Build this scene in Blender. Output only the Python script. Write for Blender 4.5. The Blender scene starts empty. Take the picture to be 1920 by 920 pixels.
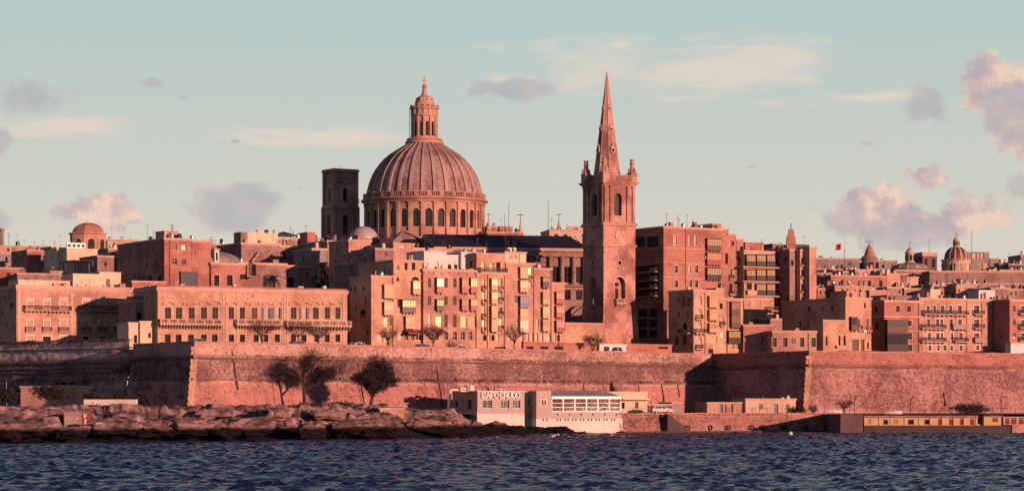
import bpy, math, random
import numpy as np
from mathutils import Vector, noise as mn
random.seed(7)
rad = math.radians
S = bpy.context.scene
COL = S.collection
# ---------------------------------------------------------------- camera, sun, world, exposure
F = 4800.0; CX = 960.0; HY = 757.0; CZ = 5.5          # focal length in photo pixels, horizon row, eye height
cd = bpy.data.cameras.new('camera'); cam = bpy.data.objects.new('camera', cd); COL.objects.link(cam)
cam.location = (0, 0, CZ); cam.rotation_euler = (rad(90), 0, 0)
cd.sensor_width = 36; cd.lens = 90; cd.shift_y = (HY-460)/1920; cd.clip_start = 1; cd.clip_end = 9000
S.camera = cam
SUN_AZ = 134.0; SUN_EL = 7.5                            # clockwise from +Y
sl = bpy.data.lights.new('sun', 'SUN'); sun = bpy.data.objects.new('sun', sl); COL.objects.link(sun)
sl.energy = 5.0; sl.angle = rad(0.6); sl.color = (1.0, 0.472, 0.335)
sd = Vector((math.sin(rad(SUN_AZ))*math.cos(rad(SUN_EL)), math.cos(rad(SUN_AZ))*math.cos(rad(SUN_EL)), math.sin(rad(SUN_EL))))
sun.rotation_euler = sd.to_track_quat('Z', 'Y').to_euler()
S.view_settings.view_transform = 'Standard'; S.view_settings.look = 'None'; S.view_settings.exposure = 0.6
S.view_settings.gamma = 1.0

def node(nt, t, **k):
    n = nt.nodes.new(t)
    for a, b in k.items(): setattr(n, a, b)
    return n
def link(nt, a, b): nt.links.new(a, b)
def mth(nt, op, a, b=None, c=None, clamp=False):
    n = node(nt, 'ShaderNodeMath', operation=op, use_clamp=clamp)
    for i, x in enumerate((a, b, c)):
        if x is None: continue
        if isinstance(x, (int, float)): n.inputs[i].default_value = x
        else: link(nt, x, n.inputs[i])
    return n.outputs[0]
def mixc(nt, fac, a, b, mode='MIX'):
    n = node(nt, 'ShaderNodeMix', data_type='RGBA', blend_type=mode)
    for i, x in ((0, fac), (6, a), (7, b)):
        if isinstance(x, (int, float)): n.inputs[i].default_value = x
        elif isinstance(x, (tuple, list)): n.inputs[i].default_value = (*x[:3], 1)
        else: link(nt, x, n.inputs[i])
    return n.outputs[2]
def sstep(nt, x, a, b):
    n = node(nt, 'ShaderNodeMapRange', interpolation_type='SMOOTHSTEP')
    link(nt, x, n.inputs[0]); n.inputs[1].default_value = a; n.inputs[2].default_value = b
    return n.outputs[0]
def ramp(nt, x, stops):
    n = node(nt, 'ShaderNodeValToRGB'); link(nt, x, n.inputs[0]); e = n.color_ramp.elements
    while len(e) < len(stops): e.new(0.5)
    for i, (p, c) in enumerate(stops): e[i].position = p; e[i].color = (*c, 1)
    return n.outputs[0]
def noise_tex(nt, vec, scale, detail=4, rough=0.55, dist=0.0):
    n = node(nt, 'ShaderNodeTexNoise'); n.inputs['Scale'].default_value = scale; n.inputs['Detail'].default_value = detail
    n.inputs['Roughness'].default_value = rough; n.inputs['Distortion'].default_value = dist
    if vec is not None: link(nt, vec, n.inputs['Vector'])
    return n.outputs['Fac']

W = bpy.data.worlds.new('World'); S.world = W; W.use_nodes = True
def build_world():
    nt = W.node_tree; nt.nodes.clear()
    out = node(nt, 'ShaderNodeOutputWorld'); bg = node(nt, 'ShaderNodeBackground'); link(nt, bg.outputs[0], out.inputs[0])
    tc = node(nt, 'ShaderNodeTexCoord'); sep = node(nt, 'ShaderNodeSeparateXYZ'); link(nt, tc.outputs['Generated'], sep.inputs[0])
    X, Y, Z = sep.outputs
    sky = node(nt, 'ShaderNodeTexSky', sky_type='NISHITA', sun_disc=False)
    sky.sun_elevation = rad(SUN_EL); sky.sun_rotation = rad(SUN_AZ); sky.dust_density = 2.0; sky.air_density = 1.0
    nish = mixc(nt, 1.0, sky.outputs[0], (0.075, 0.055, 0.085), 'MULTIPLY')
    el = mth(nt, 'ARCSINE', Z); el = mth(nt, 'MULTIPLY', el, 180/math.pi)     # degrees
    az = mth(nt, 'ARCTAN2', X, Y); az = mth(nt, 'MULTIPLY', az, 180/math.pi)
    # evening band above the horizon, cream turning to pale teal, fading into the Nishita sky above
    t = mth(nt, 'DIVIDE', el, 40.0, clamp=True)
    grad = ramp(nt, t, [(0.0, (0.68, 0.58, 0.51)), (0.075, (0.69, 0.64, 0.54)), (0.15, (0.57, 0.61, 0.56)), (0.225, (0.45, 0.585, 0.58)), (0.31, (0.27, 0.38, 0.49)), (0.40, (0.15, 0.21, 0.33)), (0.58, (0.10, 0.11, 0.22)), (1.0, (0.08, 0.06, 0.17))])
    hfac = sstep(nt, el, 60.0, 24.0)
    base = mixc(nt, hfac, nish, grad)
    # clouds
    comb = node(nt, 'ShaderNodeCombineXYZ'); link(nt, az, comb.inputs[0]); link(nt, el, comb.inputs[1])
    P = comb.outputs[0]
    n1 = noise_tex(nt, P, 0.75, 9, 0.62, 0.25); n1 = mth(nt, 'SUBTRACT', n1, 0.5)
    sc = node(nt, 'ShaderNodeVectorMath', operation='MULTIPLY'); link(nt, P, sc.inputs[0]); sc.inputs[1].default_value = (0.35, 1.5, 1)
    n2 = noise_tex(nt, sc.outputs[0], 1.3, 8, 0.62, 0.5); n2 = mth(nt, 'SUBTRACT', n2, 0.5)
    D = lambda px, py, rx, ry: (math.degrees(math.atan((px-CX)/F)), math.degrees(math.atan((HY-py)/F)), rx/F*57.3, ry/F*57.3)
    def blobs(lst):
        cur = None
        for b in lst:
            a, e, rx, ry = D(*b[:4])
            s = node(nt, 'ShaderNodeVectorMath', operation='SUBTRACT'); link(nt, P, s.inputs[0]); s.inputs[1].default_value = (a, e, 0)
            m = node(nt, 'ShaderNodeVectorMath', operation='MULTIPLY'); link(nt, s.outputs[0], m.inputs[0]); m.inputs[1].default_value = (1/rx, 1/ry, 0)
            l = node(nt, 'ShaderNodeVectorMath', operation='LENGTH'); link(nt, m.outputs[0], l.inputs[0])
            d = mth(nt, 'SUBTRACT', b[4] if len(b) > 4 else 1.0, l.outputs['Value'])
            cur = d if cur is None else mth(nt, 'SMOOTH_MAX', cur, d, 0.25)
        return cur
    wisp = blobs([(1300, 128, 260, 50), (950, 152, 70, 14), (640, 262, 150, 18), (110, 245, 130, 20), (1490, 118, 110, 38), (1640, 187, 70, 9), (1165, 85, 26, 9), (1430, 196, 40, 8), (500, 250, 60, 10)])
    w = sstep(nt, mth(nt, 'ADD', wisp, mth(nt, 'MULTIPLY', n2, 4.2)), -0.5, 1.0)
    base = mixc(nt, mth(nt, 'MULTIPLY', w, 0.75), base, (0.80, 0.67, 0.57))
    pink = blobs([(1868, 178, 92, 56, 1.2), (1905, 235, 62, 56, 1.15), (1925, 285, 40, 40, .8), (1645, 400, 94, 50, 1.4), (1735, 340, 52, 30), (1805, 408, 62, 46, 1.15), (1720, 430, 80, 30), (190, 402, 64, 32, 1.3)])
    p = mth(nt, 'ADD', pink, mth(nt, 'MULTIPLY', n1, 3.4))
    pm = sstep(nt, p, 0.0, 0.42)
    pc = ramp(nt, mth(nt, 'ADD', noise_tex(nt, P, 1.6, 4), 0.0), [(0.38, (0.48, 0.40, 0.43)), (0.52, (0.68, 0.50, 0.46)), (0.60, (0.90, 0.62, 0.50))])
    base = mixc(nt, mth(nt, 'MULTIPLY', pm, 0.9), base, pc)
    grey = blobs([(1905, 222, 60, 44, 1.4), (1742, 205, 50, 36, 1.1), (1580, 420, 44, 44, 1.2), (1690, 446, 110, 26), (75, 192, 78, 44, 1.0), (425, 394, 80, 40, 1.35), (-4, 280, 22, 26), (962, 166, 62, 20, 1.5), (283, 161, 22, 11, 1.4), (1912, 350, 30, 36, .7), (-5, 420, 40, 26), (345, 188, 20, 8, .8), (560, 355, 20, 12, .5), (130, 412, 40, 18, .7), (245, 420, 40, 16, .6), (440, 268, 14, 6, .8), (1625, 274, 22, 8, .7), (1410, 316, 22, 6, .7), (1840, 300, 50, 16, .4)])
    g = mth(nt, 'ADD', grey, mth(nt, 'MULTIPLY', n1, 3.0))
    gm = sstep(nt, g, 0.0, 0.6)
    gc = ramp(nt, noise_tex(nt, P, 1.2, 3), [(0.4, (0.42, 0.42, 0.46)), (0.65, (0.55, 0.47, 0.47))])
    base = mixc(nt, mth(nt, 'MULTIPLY', gm, 0.68), base, gc)
    # other loose cloud all round the rest of the sky
    sc2 = node(nt, 'ShaderNodeVectorMath', operation='MULTIPLY'); link(nt, tc.outputs['Generated'], sc2.inputs[0]); sc2.inputs[1].default_value = (1, 1, 3)
    n3 = noise_tex(nt, sc2.outputs[0], 4.0, 6, 0.6)
    far = sstep(nt, mth(nt, 'ABSOLUTE', az), 13.0, 24.0)
    c3 = mth(nt, 'MULTIPLY', mth(nt, 'MULTIPLY', sstep(nt, n3, 0.55, 0.75), far), 0.5)
    base = mixc(nt, c3, base, (0.34, 0.27, 0.29))
    link(nt, base, bg.inputs[0]); bg.inputs[1].default_value = 0.66
    W.cycles.sampling_method = 'MANUAL'; W.cycles.sample_map_resolution = 512
build_world()

# ---------------------------------------------------------------- materials
MATS = {}
def principled(name):
    m = bpy.data.materials.new(name); m.use_nodes = True; nt = m.node_tree
    b = nt.nodes['Principled BSDF']; MATS[name] = m
    return m, nt, b
def obj_vec(nt, kind='Object'):
    tc = node(nt, 'ShaderNodeTexCoord'); return tc.outputs[kind]
def plain(name, c, rough=0.7, metal=0.0, var=0.25, scale=0.8, coat=0.0):
    m, nt, b = principled(name)
    v = obj_vec(nt); n = noise_tex(nt, v, scale, 5)
    f = mth(nt, 'MULTIPLY_ADD', n, 2*var, 1-var)
    cc = node(nt, 'ShaderNodeVectorMath', operation='SCALE'); cc.inputs[0].default_value = tuple(x*.68 for x in c); link(nt, f, cc.inputs['Scale'])
    link(nt, cc.outputs[0], b.inputs['Base Color']); b.inputs['Roughness'].default_value = rough; b.inputs['Metallic'].default_value = metal
    b.inputs['Coat Weight'].default_value = coat
    return m
def stone(name, c, blotch=0.35, dark=(0.5, 0.42, 0.44), courses=0.5, streak=0.35, grain=0.5, course_h=0.30, bump=0.5, pale=(1.2, 1.22, 1.15)):
    """limestone masonry: block courses, rain streaks, blotches and grain"""
    m, nt, b = principled(name)
    v = obj_vec(nt); sep = node(nt, 'ShaderNodeSeparateXYZ'); link(nt, v, sep.inputs[0])
    info = node(nt, 'ShaderNodeObjectInfo')
    comb = node(nt, 'ShaderNodeCombineXYZ'); link(nt, mth(nt, 'ADD', sep.outputs[0], sep.outputs[1]), comb.inputs[0]); link(nt, sep.outputs[2], comb.inputs[1])
    br = node(nt, 'ShaderNodeTexBrick'); link(nt, comb.outputs[0], br.inputs['Vector'])
    br.inputs['Color1'].default_value = (1, 1, 1, 1); br.inputs['Color2'].default_value = (.66, .63, .64, 1); br.inputs['Mortar'].default_value = (.55, .5, .5, 1)
    br.inputs['Scale'].default_value = 1; br.inputs['Brick Width'].default_value = course_h*2.3; br.inputs['Row Height'].default_value = course_h
    br.inputs['Mortar Size'].default_value = 0.02; br.inputs['Mortar Smooth'].default_value = 0.4
    col = mixc(nt, courses, (1, 1, 1), br.outputs['Color'])
    col = mixc(nt, 1.0, col, (c[0]*.64, c[1]*.72, c[2]*.77), 'MULTIPLY')
    gp = node(nt, 'ShaderNodeNewGeometry').outputs['Position']
    n1 = noise_tex(nt, gp, 0.16, 5, 0.6)
    col = mixc(nt, mth(nt, 'MULTIPLY', sstep(nt, n1, 0.44, 0.62), min(1, blotch*1.3)), col, mixc(nt, 1.0, col, dark, 'MULTIPLY'))
    n1b = noise_tex(nt, gp, 0.35, 5, 0.65, 0.5)
    col = mixc(nt, mth(nt, 'MULTIPLY', sstep(nt, n1b, 0.5, 0.72), blotch*0.8), col, mixc(nt, 1.0, col, pale, 'MULTIPLY'))
    sv = node(nt, 'ShaderNodeVectorMath', operation='MULTIPLY'); link(nt, gp, sv.inputs[0]); sv.inputs[1].default_value = (1.3, 1.3, 0.12)
    n2 = noise_tex(nt, sv.outputs[0], 1.0, 5, 0.7)
    col = mixc(nt, mth(nt, 'MULTIPLY', sstep(nt, n2, 0.52, 0.74), streak), col, mixc(nt, 1.0, col, (0.5, 0.43, 0.45), 'MULTIPLY'))
    n3 = noise_tex(nt, gp, 2.6, 6, 0.7)
    f = mth(nt, 'MULTIPLY_ADD', mth(nt, 'SUBTRACT', n3, 0.5), grain*2.3, 1.0)
    cc = node(nt, 'ShaderNodeVectorMath', operation='SCALE'); link(nt, col, cc.inputs[0]); link(nt, f, cc.inputs['Scale'])
    link(nt, cc.outputs[0], b.inputs['Base Color']); b.inputs['Roughness'].default_value = 0.92; b.inputs['Specular IOR Level'].default_value = 0.15
    bp = node(nt, 'ShaderNodeBump'); bp.inputs['Strength'].default_value = bump; bp.inputs['Distance'].default_value = 0.07
    h = mth(nt, 'ADD', n3, mth(nt, 'MULTIPLY', br.outputs['Fac'], -0.15))
    link(nt, h, bp.inputs['Height']); link(nt, bp.outputs[0], b.inputs['Normal'])
    return m
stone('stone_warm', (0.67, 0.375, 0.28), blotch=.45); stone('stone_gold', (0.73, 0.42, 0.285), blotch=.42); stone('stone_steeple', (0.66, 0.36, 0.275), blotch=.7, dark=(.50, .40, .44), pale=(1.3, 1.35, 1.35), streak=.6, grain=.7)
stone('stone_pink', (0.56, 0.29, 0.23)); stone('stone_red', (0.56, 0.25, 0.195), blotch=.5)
stone('stone_shaded_brown', (0.42, 0.26, 0.225), blotch=.5); stone('stone_pale', (0.72, 0.52, 0.38), blotch=.25, streak=.25)  # the darker brown also puts the shade of unlit houses into their stone
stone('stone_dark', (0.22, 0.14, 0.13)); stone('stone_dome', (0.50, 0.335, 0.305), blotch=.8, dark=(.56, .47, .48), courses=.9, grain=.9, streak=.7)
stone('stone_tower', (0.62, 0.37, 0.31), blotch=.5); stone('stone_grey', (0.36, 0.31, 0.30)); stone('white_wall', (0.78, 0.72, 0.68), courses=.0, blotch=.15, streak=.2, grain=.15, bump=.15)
stone('cream_wall', (0.80, 0.62, 0.44), courses=.0, blotch=.15, streak=.3, grain=.2, bump=.15)
stone('beige_wall', (0.58, 0.44, 0.38), courses=.0, blotch=.1, streak=.2, grain=.12, bump=.1)
stone('base_wall', (0.86, 0.75, 0.66), courses=.0, blotch=.15, streak=.3, grain=.12, bump=.1)
stone('plaster_red', (0.50, 0.20, 0.15), courses=.0, blotch=.5, streak=.5, grain=.3, bump=.2)
stone('stone_trim', (0.66, 0.42, 0.32), courses=.0, blotch=.2, streak=.4, grain=.3)
stone('ribstone', (0.52, 0.34, 0.29), courses=.0, blotch=.4, streak=.4, grain=.5)
plain('glass_dark', (0.02, 0.016, 0.02), 0.12, var=.5)
plain('glass_curtain_glow', (0.58, 0.40, 0.24), 0.3, var=.6, scale=.9, coat=.5)  # curtain cream with the sunset glow of the panes put into its colour
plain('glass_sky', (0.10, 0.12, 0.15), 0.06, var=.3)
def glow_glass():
    m, nt, b = principled('glass_painted_sun')  # gold base colour carries the sunset reflection, brightness varied per pane
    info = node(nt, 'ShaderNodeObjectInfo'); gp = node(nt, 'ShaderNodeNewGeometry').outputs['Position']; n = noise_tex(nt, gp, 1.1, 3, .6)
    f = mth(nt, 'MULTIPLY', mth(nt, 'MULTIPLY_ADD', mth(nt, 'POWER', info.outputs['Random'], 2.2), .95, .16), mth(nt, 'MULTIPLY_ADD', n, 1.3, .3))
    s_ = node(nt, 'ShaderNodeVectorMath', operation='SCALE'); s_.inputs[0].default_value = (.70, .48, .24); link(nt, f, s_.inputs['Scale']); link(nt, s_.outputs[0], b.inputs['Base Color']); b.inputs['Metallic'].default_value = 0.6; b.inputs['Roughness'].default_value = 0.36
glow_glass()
plain('interior_dark', (0.015, 0.011, 0.013), 0.9)
plain('wood_white', (0.72, 0.62, 0.54), 0.5); plain('wood_brown', (0.085, 0.036, 0.03), 0.55); plain('wood_green', (0.03, 0.045, 0.04), 0.5)
plain('wood_red', (0.30, 0.03, 0.03), 0.45); plain('wood_blue', (0.06, 0.13, 0.28), 0.45); plain('wood_cream', (0.52, 0.33, 0.22), 0.5)
plain('wood_dark', (0.018, 0.011, 0.012), 0.6); plain('iron', (0.016, 0.012, 0.014), 0.6); plain('door_blue', (0.10, 0.12, 0.17), 0.6); plain('canopy_pale', (0.5, 0.48, 0.5), 0.4); plain('metal_grey', (0.35, 0.35, 0.37), 0.4, metal=.6)
plain('slate', (0.032, 0.026, 0.028), 0.55, var=.4, scale=.4); plain('tile_red', (0.16, 0.035, 0.03), 0.6); plain('lead_grey', (0.42, 0.42, 0.44), 0.55)
plain('white_metal', (0.8, 0.78, 0.76), 0.35, var=.08); plain('tank_plastic', (0.62, 0.55, 0.5), 0.5); plain('tank_black', (0.02, 0.02, 0.022), 0.4)
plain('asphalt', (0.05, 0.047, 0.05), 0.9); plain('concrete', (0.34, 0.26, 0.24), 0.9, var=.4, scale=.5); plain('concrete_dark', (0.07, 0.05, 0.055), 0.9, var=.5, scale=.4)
plain('bark', (0.045, 0.028, 0.03), 0.95); plain('bark_pale', (0.14, 0.075, 0.065), 0.95); plain('leaf_dry', (0.11, 0.055, 0.05), 0.9, var=.5, scale=2); plain('leaf_dark', (0.032, 0.024, 0.026), 0.9, var=.5, scale=2); plain('leaf_green', (0.035, 0.035, 0.02), 0.9, var=.5, scale=2)
plain('weed', (0.05, 0.03, 0.026), 0.95, var=.5, scale=1); plain('tyre', (0.015, 0.015, 0.015), 0.9); plain('rubber_black', (0.02, 0.02, 0.02), 0.7)
plain('paint_white', (0.75, 0.73, 0.72), 0.25, coat=.6, var=.05); plain('paint_black', (0.02, 0.02, 0.023), 0.25, coat=.6, var=.05)
plain('paint_silver', (0.35, 0.35, 0.37), 0.25, coat=.6, metal=.4, var=.05); plain('paint_red', (0.35, 0.02, 0.02), 0.25, coat=.6, var=.05)
plain('yellow_paint', (0.60, 0.43, 0.21), 0.7, var=.2); plain('canvas_red', (0.28, 0.06, 0.05), 0.8); plain('flag_white', (0.8, 0.76, 0.74), 0.8); plain('flag_red', (0.55, 0.03, 0.03), 0.8)
plain('sign_white', (0.92, 0.9, 0.86), 0.5, var=.03)

# ---------------------------------------------------------------- geometry helpers
class G:
    def __init__(s): s.v = []; s.f = []
    def add(s, vs, fs):
        o = len(s.v); s.v += [tuple(p) for p in vs]; s.f += [tuple(i+o for i in f) for f in fs]; return s
    def quad(s, a, b, c, d): return s.add([a, b, c, d], [(0, 1, 2, 3)])
    def box(s, x0, x1, y0, y1, z0, z1):
        return s.add([(x0, y0, z0), (x1, y0, z0), (x1, y1, z0), (x0, y1, z0), (x0, y0, z1), (x1, y0, z1), (x1, y1, z1), (x0, y1, z1)],
                     [(0, 3, 2, 1), (4, 5, 6, 7), (0, 1, 5, 4), (1, 2, 6, 5), (2, 3, 7, 6), (3, 0, 4, 7)])
    def taper(s, x0, x1, y0, y1, z0, z1, i):
        return s.add([(x0, y0, z0), (x1, y0, z0), (x1, y1, z0), (x0, y1, z0), (x0+i, y0+i, z1), (x1-i, y0+i, z1), (x1-i, y1-i, z1), (x0+i, y1-i, z1)],
                     [(0, 3, 2, 1), (4, 5, 6, 7), (0, 1, 5, 4), (1, 2, 6, 5), (2, 3, 7, 6), (3, 0, 4, 7)])
    def prism(s, pts, y0, y1):       # polygon of (x, z) swept along y
        n = len(pts)
        return s.add([(x, y0, z) for x, z in pts]+[(x, y1, z) for x, z in pts], [tuple(range(n)), tuple(range(2*n-1, n-1, -1))]+[(i, i+n, (i+1) % n+n, (i+1) % n) for i in range(n)])
    def lathe(s, prof, n=24, cx=0, cy=0, a0=0.0, a1=2*math.pi, cap=True):
        full = abs(a1-a0-2*math.pi) < 1e-6; k = n if full else n+1
        vs = [(cx+r*math.cos(a0+(a1-a0)*i/n), cy+r*math.sin(a0+(a1-a0)*i/n), z) for r, z in prof for i in range(k)]
        fs = []
        for j in range(len(prof)-1):
            for i in range(n):
                a = j*k+i; b = j*k+(i+1) % k
                fs.append((a, b, b+k, a+k))
        if cap and full:
            fs.append(tuple(range(k-1, -1, -1))); fs.append(tuple((len(prof)-1)*k+i for i in range(k)))
        return s.add(vs, fs)
    def tube(s, p, q, r0, r1=None, n=5):
        r1 = r0 if r1 is None else r1
        p = Vector(p); q = Vector(q); d = (q-p)
        if d.length < 1e-6: return s
        d.normalize(); a = d.orthogonal().normalized(); b = d.cross(a)
        vs = []
        for c, r in ((p, r0), (q, r1)):
            for i in range(n):
                t = 2*math.pi*i/n; vs.append(c+a*(r*math.cos(t))+b*(r*math.sin(t)))
        return s.add(vs, [(i, (i+1) % n, (i+1) % n+n, i+n) for i in range(n)]+[tuple(range(n-1, -1, -1)), tuple(range(n, 2*n))])
    def mesh(s, name, mat, smooth=False):
        me = bpy.data.meshes.new(name); me.from_pydata(s.v, [], s.f); me.update()
        if smooth: me.polygons.foreach_set('use_smooth', [True]*len(me.polygons))
        me.materials.append(MATS[mat]); return me
    def ob(s, name, mat, parent=None, loc=(0, 0, 0), rz=0.0, smooth=False):
        return link_ob(name, s.mesh(name, mat, smooth), parent, loc, rz)
def link_ob(name, me, parent=None, loc=(0, 0, 0), rz=0.0):
    o = bpy.data.objects.new(name, me); COL.objects.link(o); o.location = loc; o.rotation_euler = (0, 0, rz)
    if parent: o.parent = parent
    return o
def tag(o, label=None, cat=None, group=None, kind=None):
    if label: o['label'] = label
    if cat: o['category'] = cat
    if group: o['group'] = group
    if kind: o['kind'] = kind
    return o
def thing(name, label, cat, loc=(0, 0, 0), rz=0.0, group=None):
    return tag(link_ob(name, None, None, loc, rz), label, cat, group)
def PX(px, Y): return (px-CX)/F*Y
def PZ(py, Y): return CZ+(HY-py)/F*Y
def P3(px, py, Y): return (PX(px, Y), Y, PZ(py, Y))
CACHE = {}
def cached(key, fn):
    if key not in CACHE: CACHE[key] = fn()
    return CACHE[key]
def q5(x): return max(0.1, round(x*20)/20)
def arc(w, h, n=8):          # points of an arched outline, from right springing to left springing
    r = w/2; return [(r+r*math.cos(math.pi*i/n), h-r+r*math.sin(math.pi*i/n)) for i in range(n+1)]

# ---- facade pieces; local x along the wall, y into the wall, z up
def f_window(P, loc, rz, w, h, arch=False, frame='wood_white', pane='glass_dark', sur=None, hood=None, nm=1, ntr=1, depth=.2):
    w, h = q5(w), q5(h); t = .06 if w < 1.3 else .08
    def fr():
        g = G(); g.box(0, t, depth, depth+.07, 0, h-(w/2 if arch else 0)); g.box(w-t, w, depth, depth+.07, 0, h-(w/2 if arch else 0)); g.box(t, w-t, depth, depth+.07, 0, t)
        if not arch: g.box(t, w-t, depth, depth+.07, h-t, h)
        else:
            a = arc(w, h); r = w/2-t
            for i in range(8):
                p, q = a[i], a[i+1]; b = lambda c: (w/2+(c[0]-w/2)*(1-2*t/w), h-w/2+(c[1]-h+w/2)*(1-2*t/w))
                g.prism([p, q, b(q), b(p)], depth, depth+.07)
        for i in range(nm):
            x = w*(i+1)/(nm+1); g.box(x-t*.4, x+t*.4, depth+.01, depth+.06, t, h-t*1.2)
        zt = h-(w/2 if arch else t)
        for i in range(ntr):
            z = zt*(i+1)/(ntr+1) if ntr > 1 else zt*.66; g.box(t, w-t, depth+.015, depth+.055, z-t*.35, z+t*.35)
        return g.mesh('window', frame)
    def pn():
        g = G(); y = depth+.045
        pts = [(0, 0), (w, 0)]+(arc(w, h) if arch else [(w, h), (0, h)])
        g.add([(x, y, z) for x, z in pts], [tuple(range(len(pts)))]); return g.mesh('pane', pane)
    o = link_ob('window', cached(('w', w, h, arch, frame, nm, ntr, depth), fr), P, loc, rz)
    link_ob('pane', cached(('p', w, h, arch, pane, depth), pn), o)
    if sur:
        def su():
            g = G(); s_ = .16; hh = h-(w/2 if arch else 0)
            g.box(-s_, 0, -.05, .1, -.02, hh); g.box(w, w+s_, -.05, .1, -.02, hh); g.box(-s_-.05, w+s_+.05, -.09, .1, -.16, -.02)
            if arch:
                a = arc(w, h)
                for i in range(8):
                    p, q = a[i], a[i+1]; b = lambda c: (w/2+(c[0]-w/2)*(1+2*s_/w), h-w/2+(c[1]-h+w/2)*(1+2*s_/w))
                    g.prism([b(p), b(q), q, p], -.05, .1)
            else: g.box(-s_, w+s_, -.052, .1, h, h+s_)
            return g.mesh('surround', sur)
        link_ob('surround', cached(('s', w, h, arch, sur), su), o)
    if hood: f_hood(o, w, h, hood, sur or 'stone_trim')
    return o
def f_hood(o, w, h, kind, mat):
    def ho():
        g = G(); e = .35; z = h+.42
        if kind == 'flat': g.box(-e, w+e, -.28, .1, z, z+.14); g.box(-e+.1, w+e-.1, -.18, .1, z-.1, z)
        elif kind == 'tri':
            g.box(-e, w+e, -.3, .1, z, z+.1); H = w*.38
            g.prism([(-e, z+.1), (w/2, z+.1+H), (w/2, z+.28+H), (-e-.05, z+.25)], -.34, .1); g.prism([(w/2, z+.1+H), (w+e, z+.1), (w+e+.05, z+.25), (w/2, z+.28+H)], -.34, .1)
        else:
            g.box(-e, w+e, -.3, .1, z, z+.1); R = w/2+e
            for i in range(10):
                a0, a1 = math.pi*i/10, math.pi*(i+1)/10; k = .55
                p = lambda a, r: (w/2+r*math.cos(a), z+.1+k*r*math.sin(a))
                g.prism([p(a0, R), p(a0, R+.16), p(a1, R+.16), p(a1, R)], -.34, .1)
        return g.mesh('hood', mat)
    link_ob('hood', cached(('h', w, h, kind, mat), ho), o)
def f_shutter(P, loc, rz, w, h, mat='wood_brown', sur=None, hood=None, arch=False, opened=False):
    w, h = q5(w), q5(h)
    def sh():
        g = G()
        for k in (0, 1):
            x0, x1 = (0.01, w/2-.01) if k == 0 else (w/2+.01, w-.01)
            g.box(x0, x0+.06, .06, .12, 0, h); g.box(x1-.06, x1, .06, .12, 0, h); g.box(x0+.06, x1-.06, .06, .12, 0, .08); g.box(x0+.06, x1-.06, .06, .12, h-.08, h); g.box(x0+.06, x1-.06, .06, .12, h*.5-.04, h*.5+.04)
            n = max(4, int(h/.14))
            for i in range(n):
                z = .1+(h-.2)*i/n; g.add([(x0+.06, .11, z), (x1-.06, .11, z), (x1-.06, .075, z+(h-.2)/n*.9), (x0+.06, .075, z+(h-.2)/n*.9)], [(0, 1, 2, 3)])
        g.quad((0, .13, 0), (w, .13, 0), (w, .13, h), (0, .13, h))
        return g.mesh('shutter', mat)
    if opened:
        o = f_window(P, loc, rz, w, h, False, 'wood_white', 'glass_dark', sur, hood)
        def lf(k):
            def f():
                g = G(); a = -w*.48 if k == 0 else w+.02; g.box(a, a+w*.46, -.1, -.055, 0, h)
                n = int(h/.16)
                for i in range(n): z = .1+(h-.2)*i/n; g.box(a+.06, a+w*.46-.06, -.115, -.1, z, z+.05)
                return g.mesh('shutter', mat)
            return f
        for k in (0, 1): link_ob('shutter', cached(('ol', w, h, mat, k), lf(k)), o)
        return o
    o = link_ob('window', cached(('sh', w, h, mat), sh), P, loc, rz)
    if sur:
        def su():
            g = G(); s_ = .16; g.box(-s_, 0, -.05, .1, -.02, h); g.box(w, w+s_, -.05, .1, -.02, h); g.box(-s_-.05, w+s_+.05, -.09, .1, -.16, -.02); g.box(-s_, w+s_, -.052, .1, h, h+s_); return g.mesh('surround', sur)
        link_ob('surround', cached(('s2', w, h, sur), su), o)
    if hood: f_hood(o, w, h, hood, sur or 'stone_trim')
    return o
def f_corbel(P, n, w, zt, proj, mat, hgt=.45, wid=.16):
    def co():
        g = G(); g.prism([(0, 0), (0, -hgt), (.12, -hgt), (proj*.5, -hgt*.55), (proj*.92, -hgt*.3), (proj*.92, 0)], 0, wid)
        g.v = [(y-wid/2, -x, z) for x, y, z in g.v]; return g.mesh('corbel', mat)
    me = cached(('c', q5(proj), mat, hgt, wid), co)
    for i in range(n): link_ob('corbel', me, P, ((i+.5)*w/n if n > 1 else w/2, 0, zt))
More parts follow.
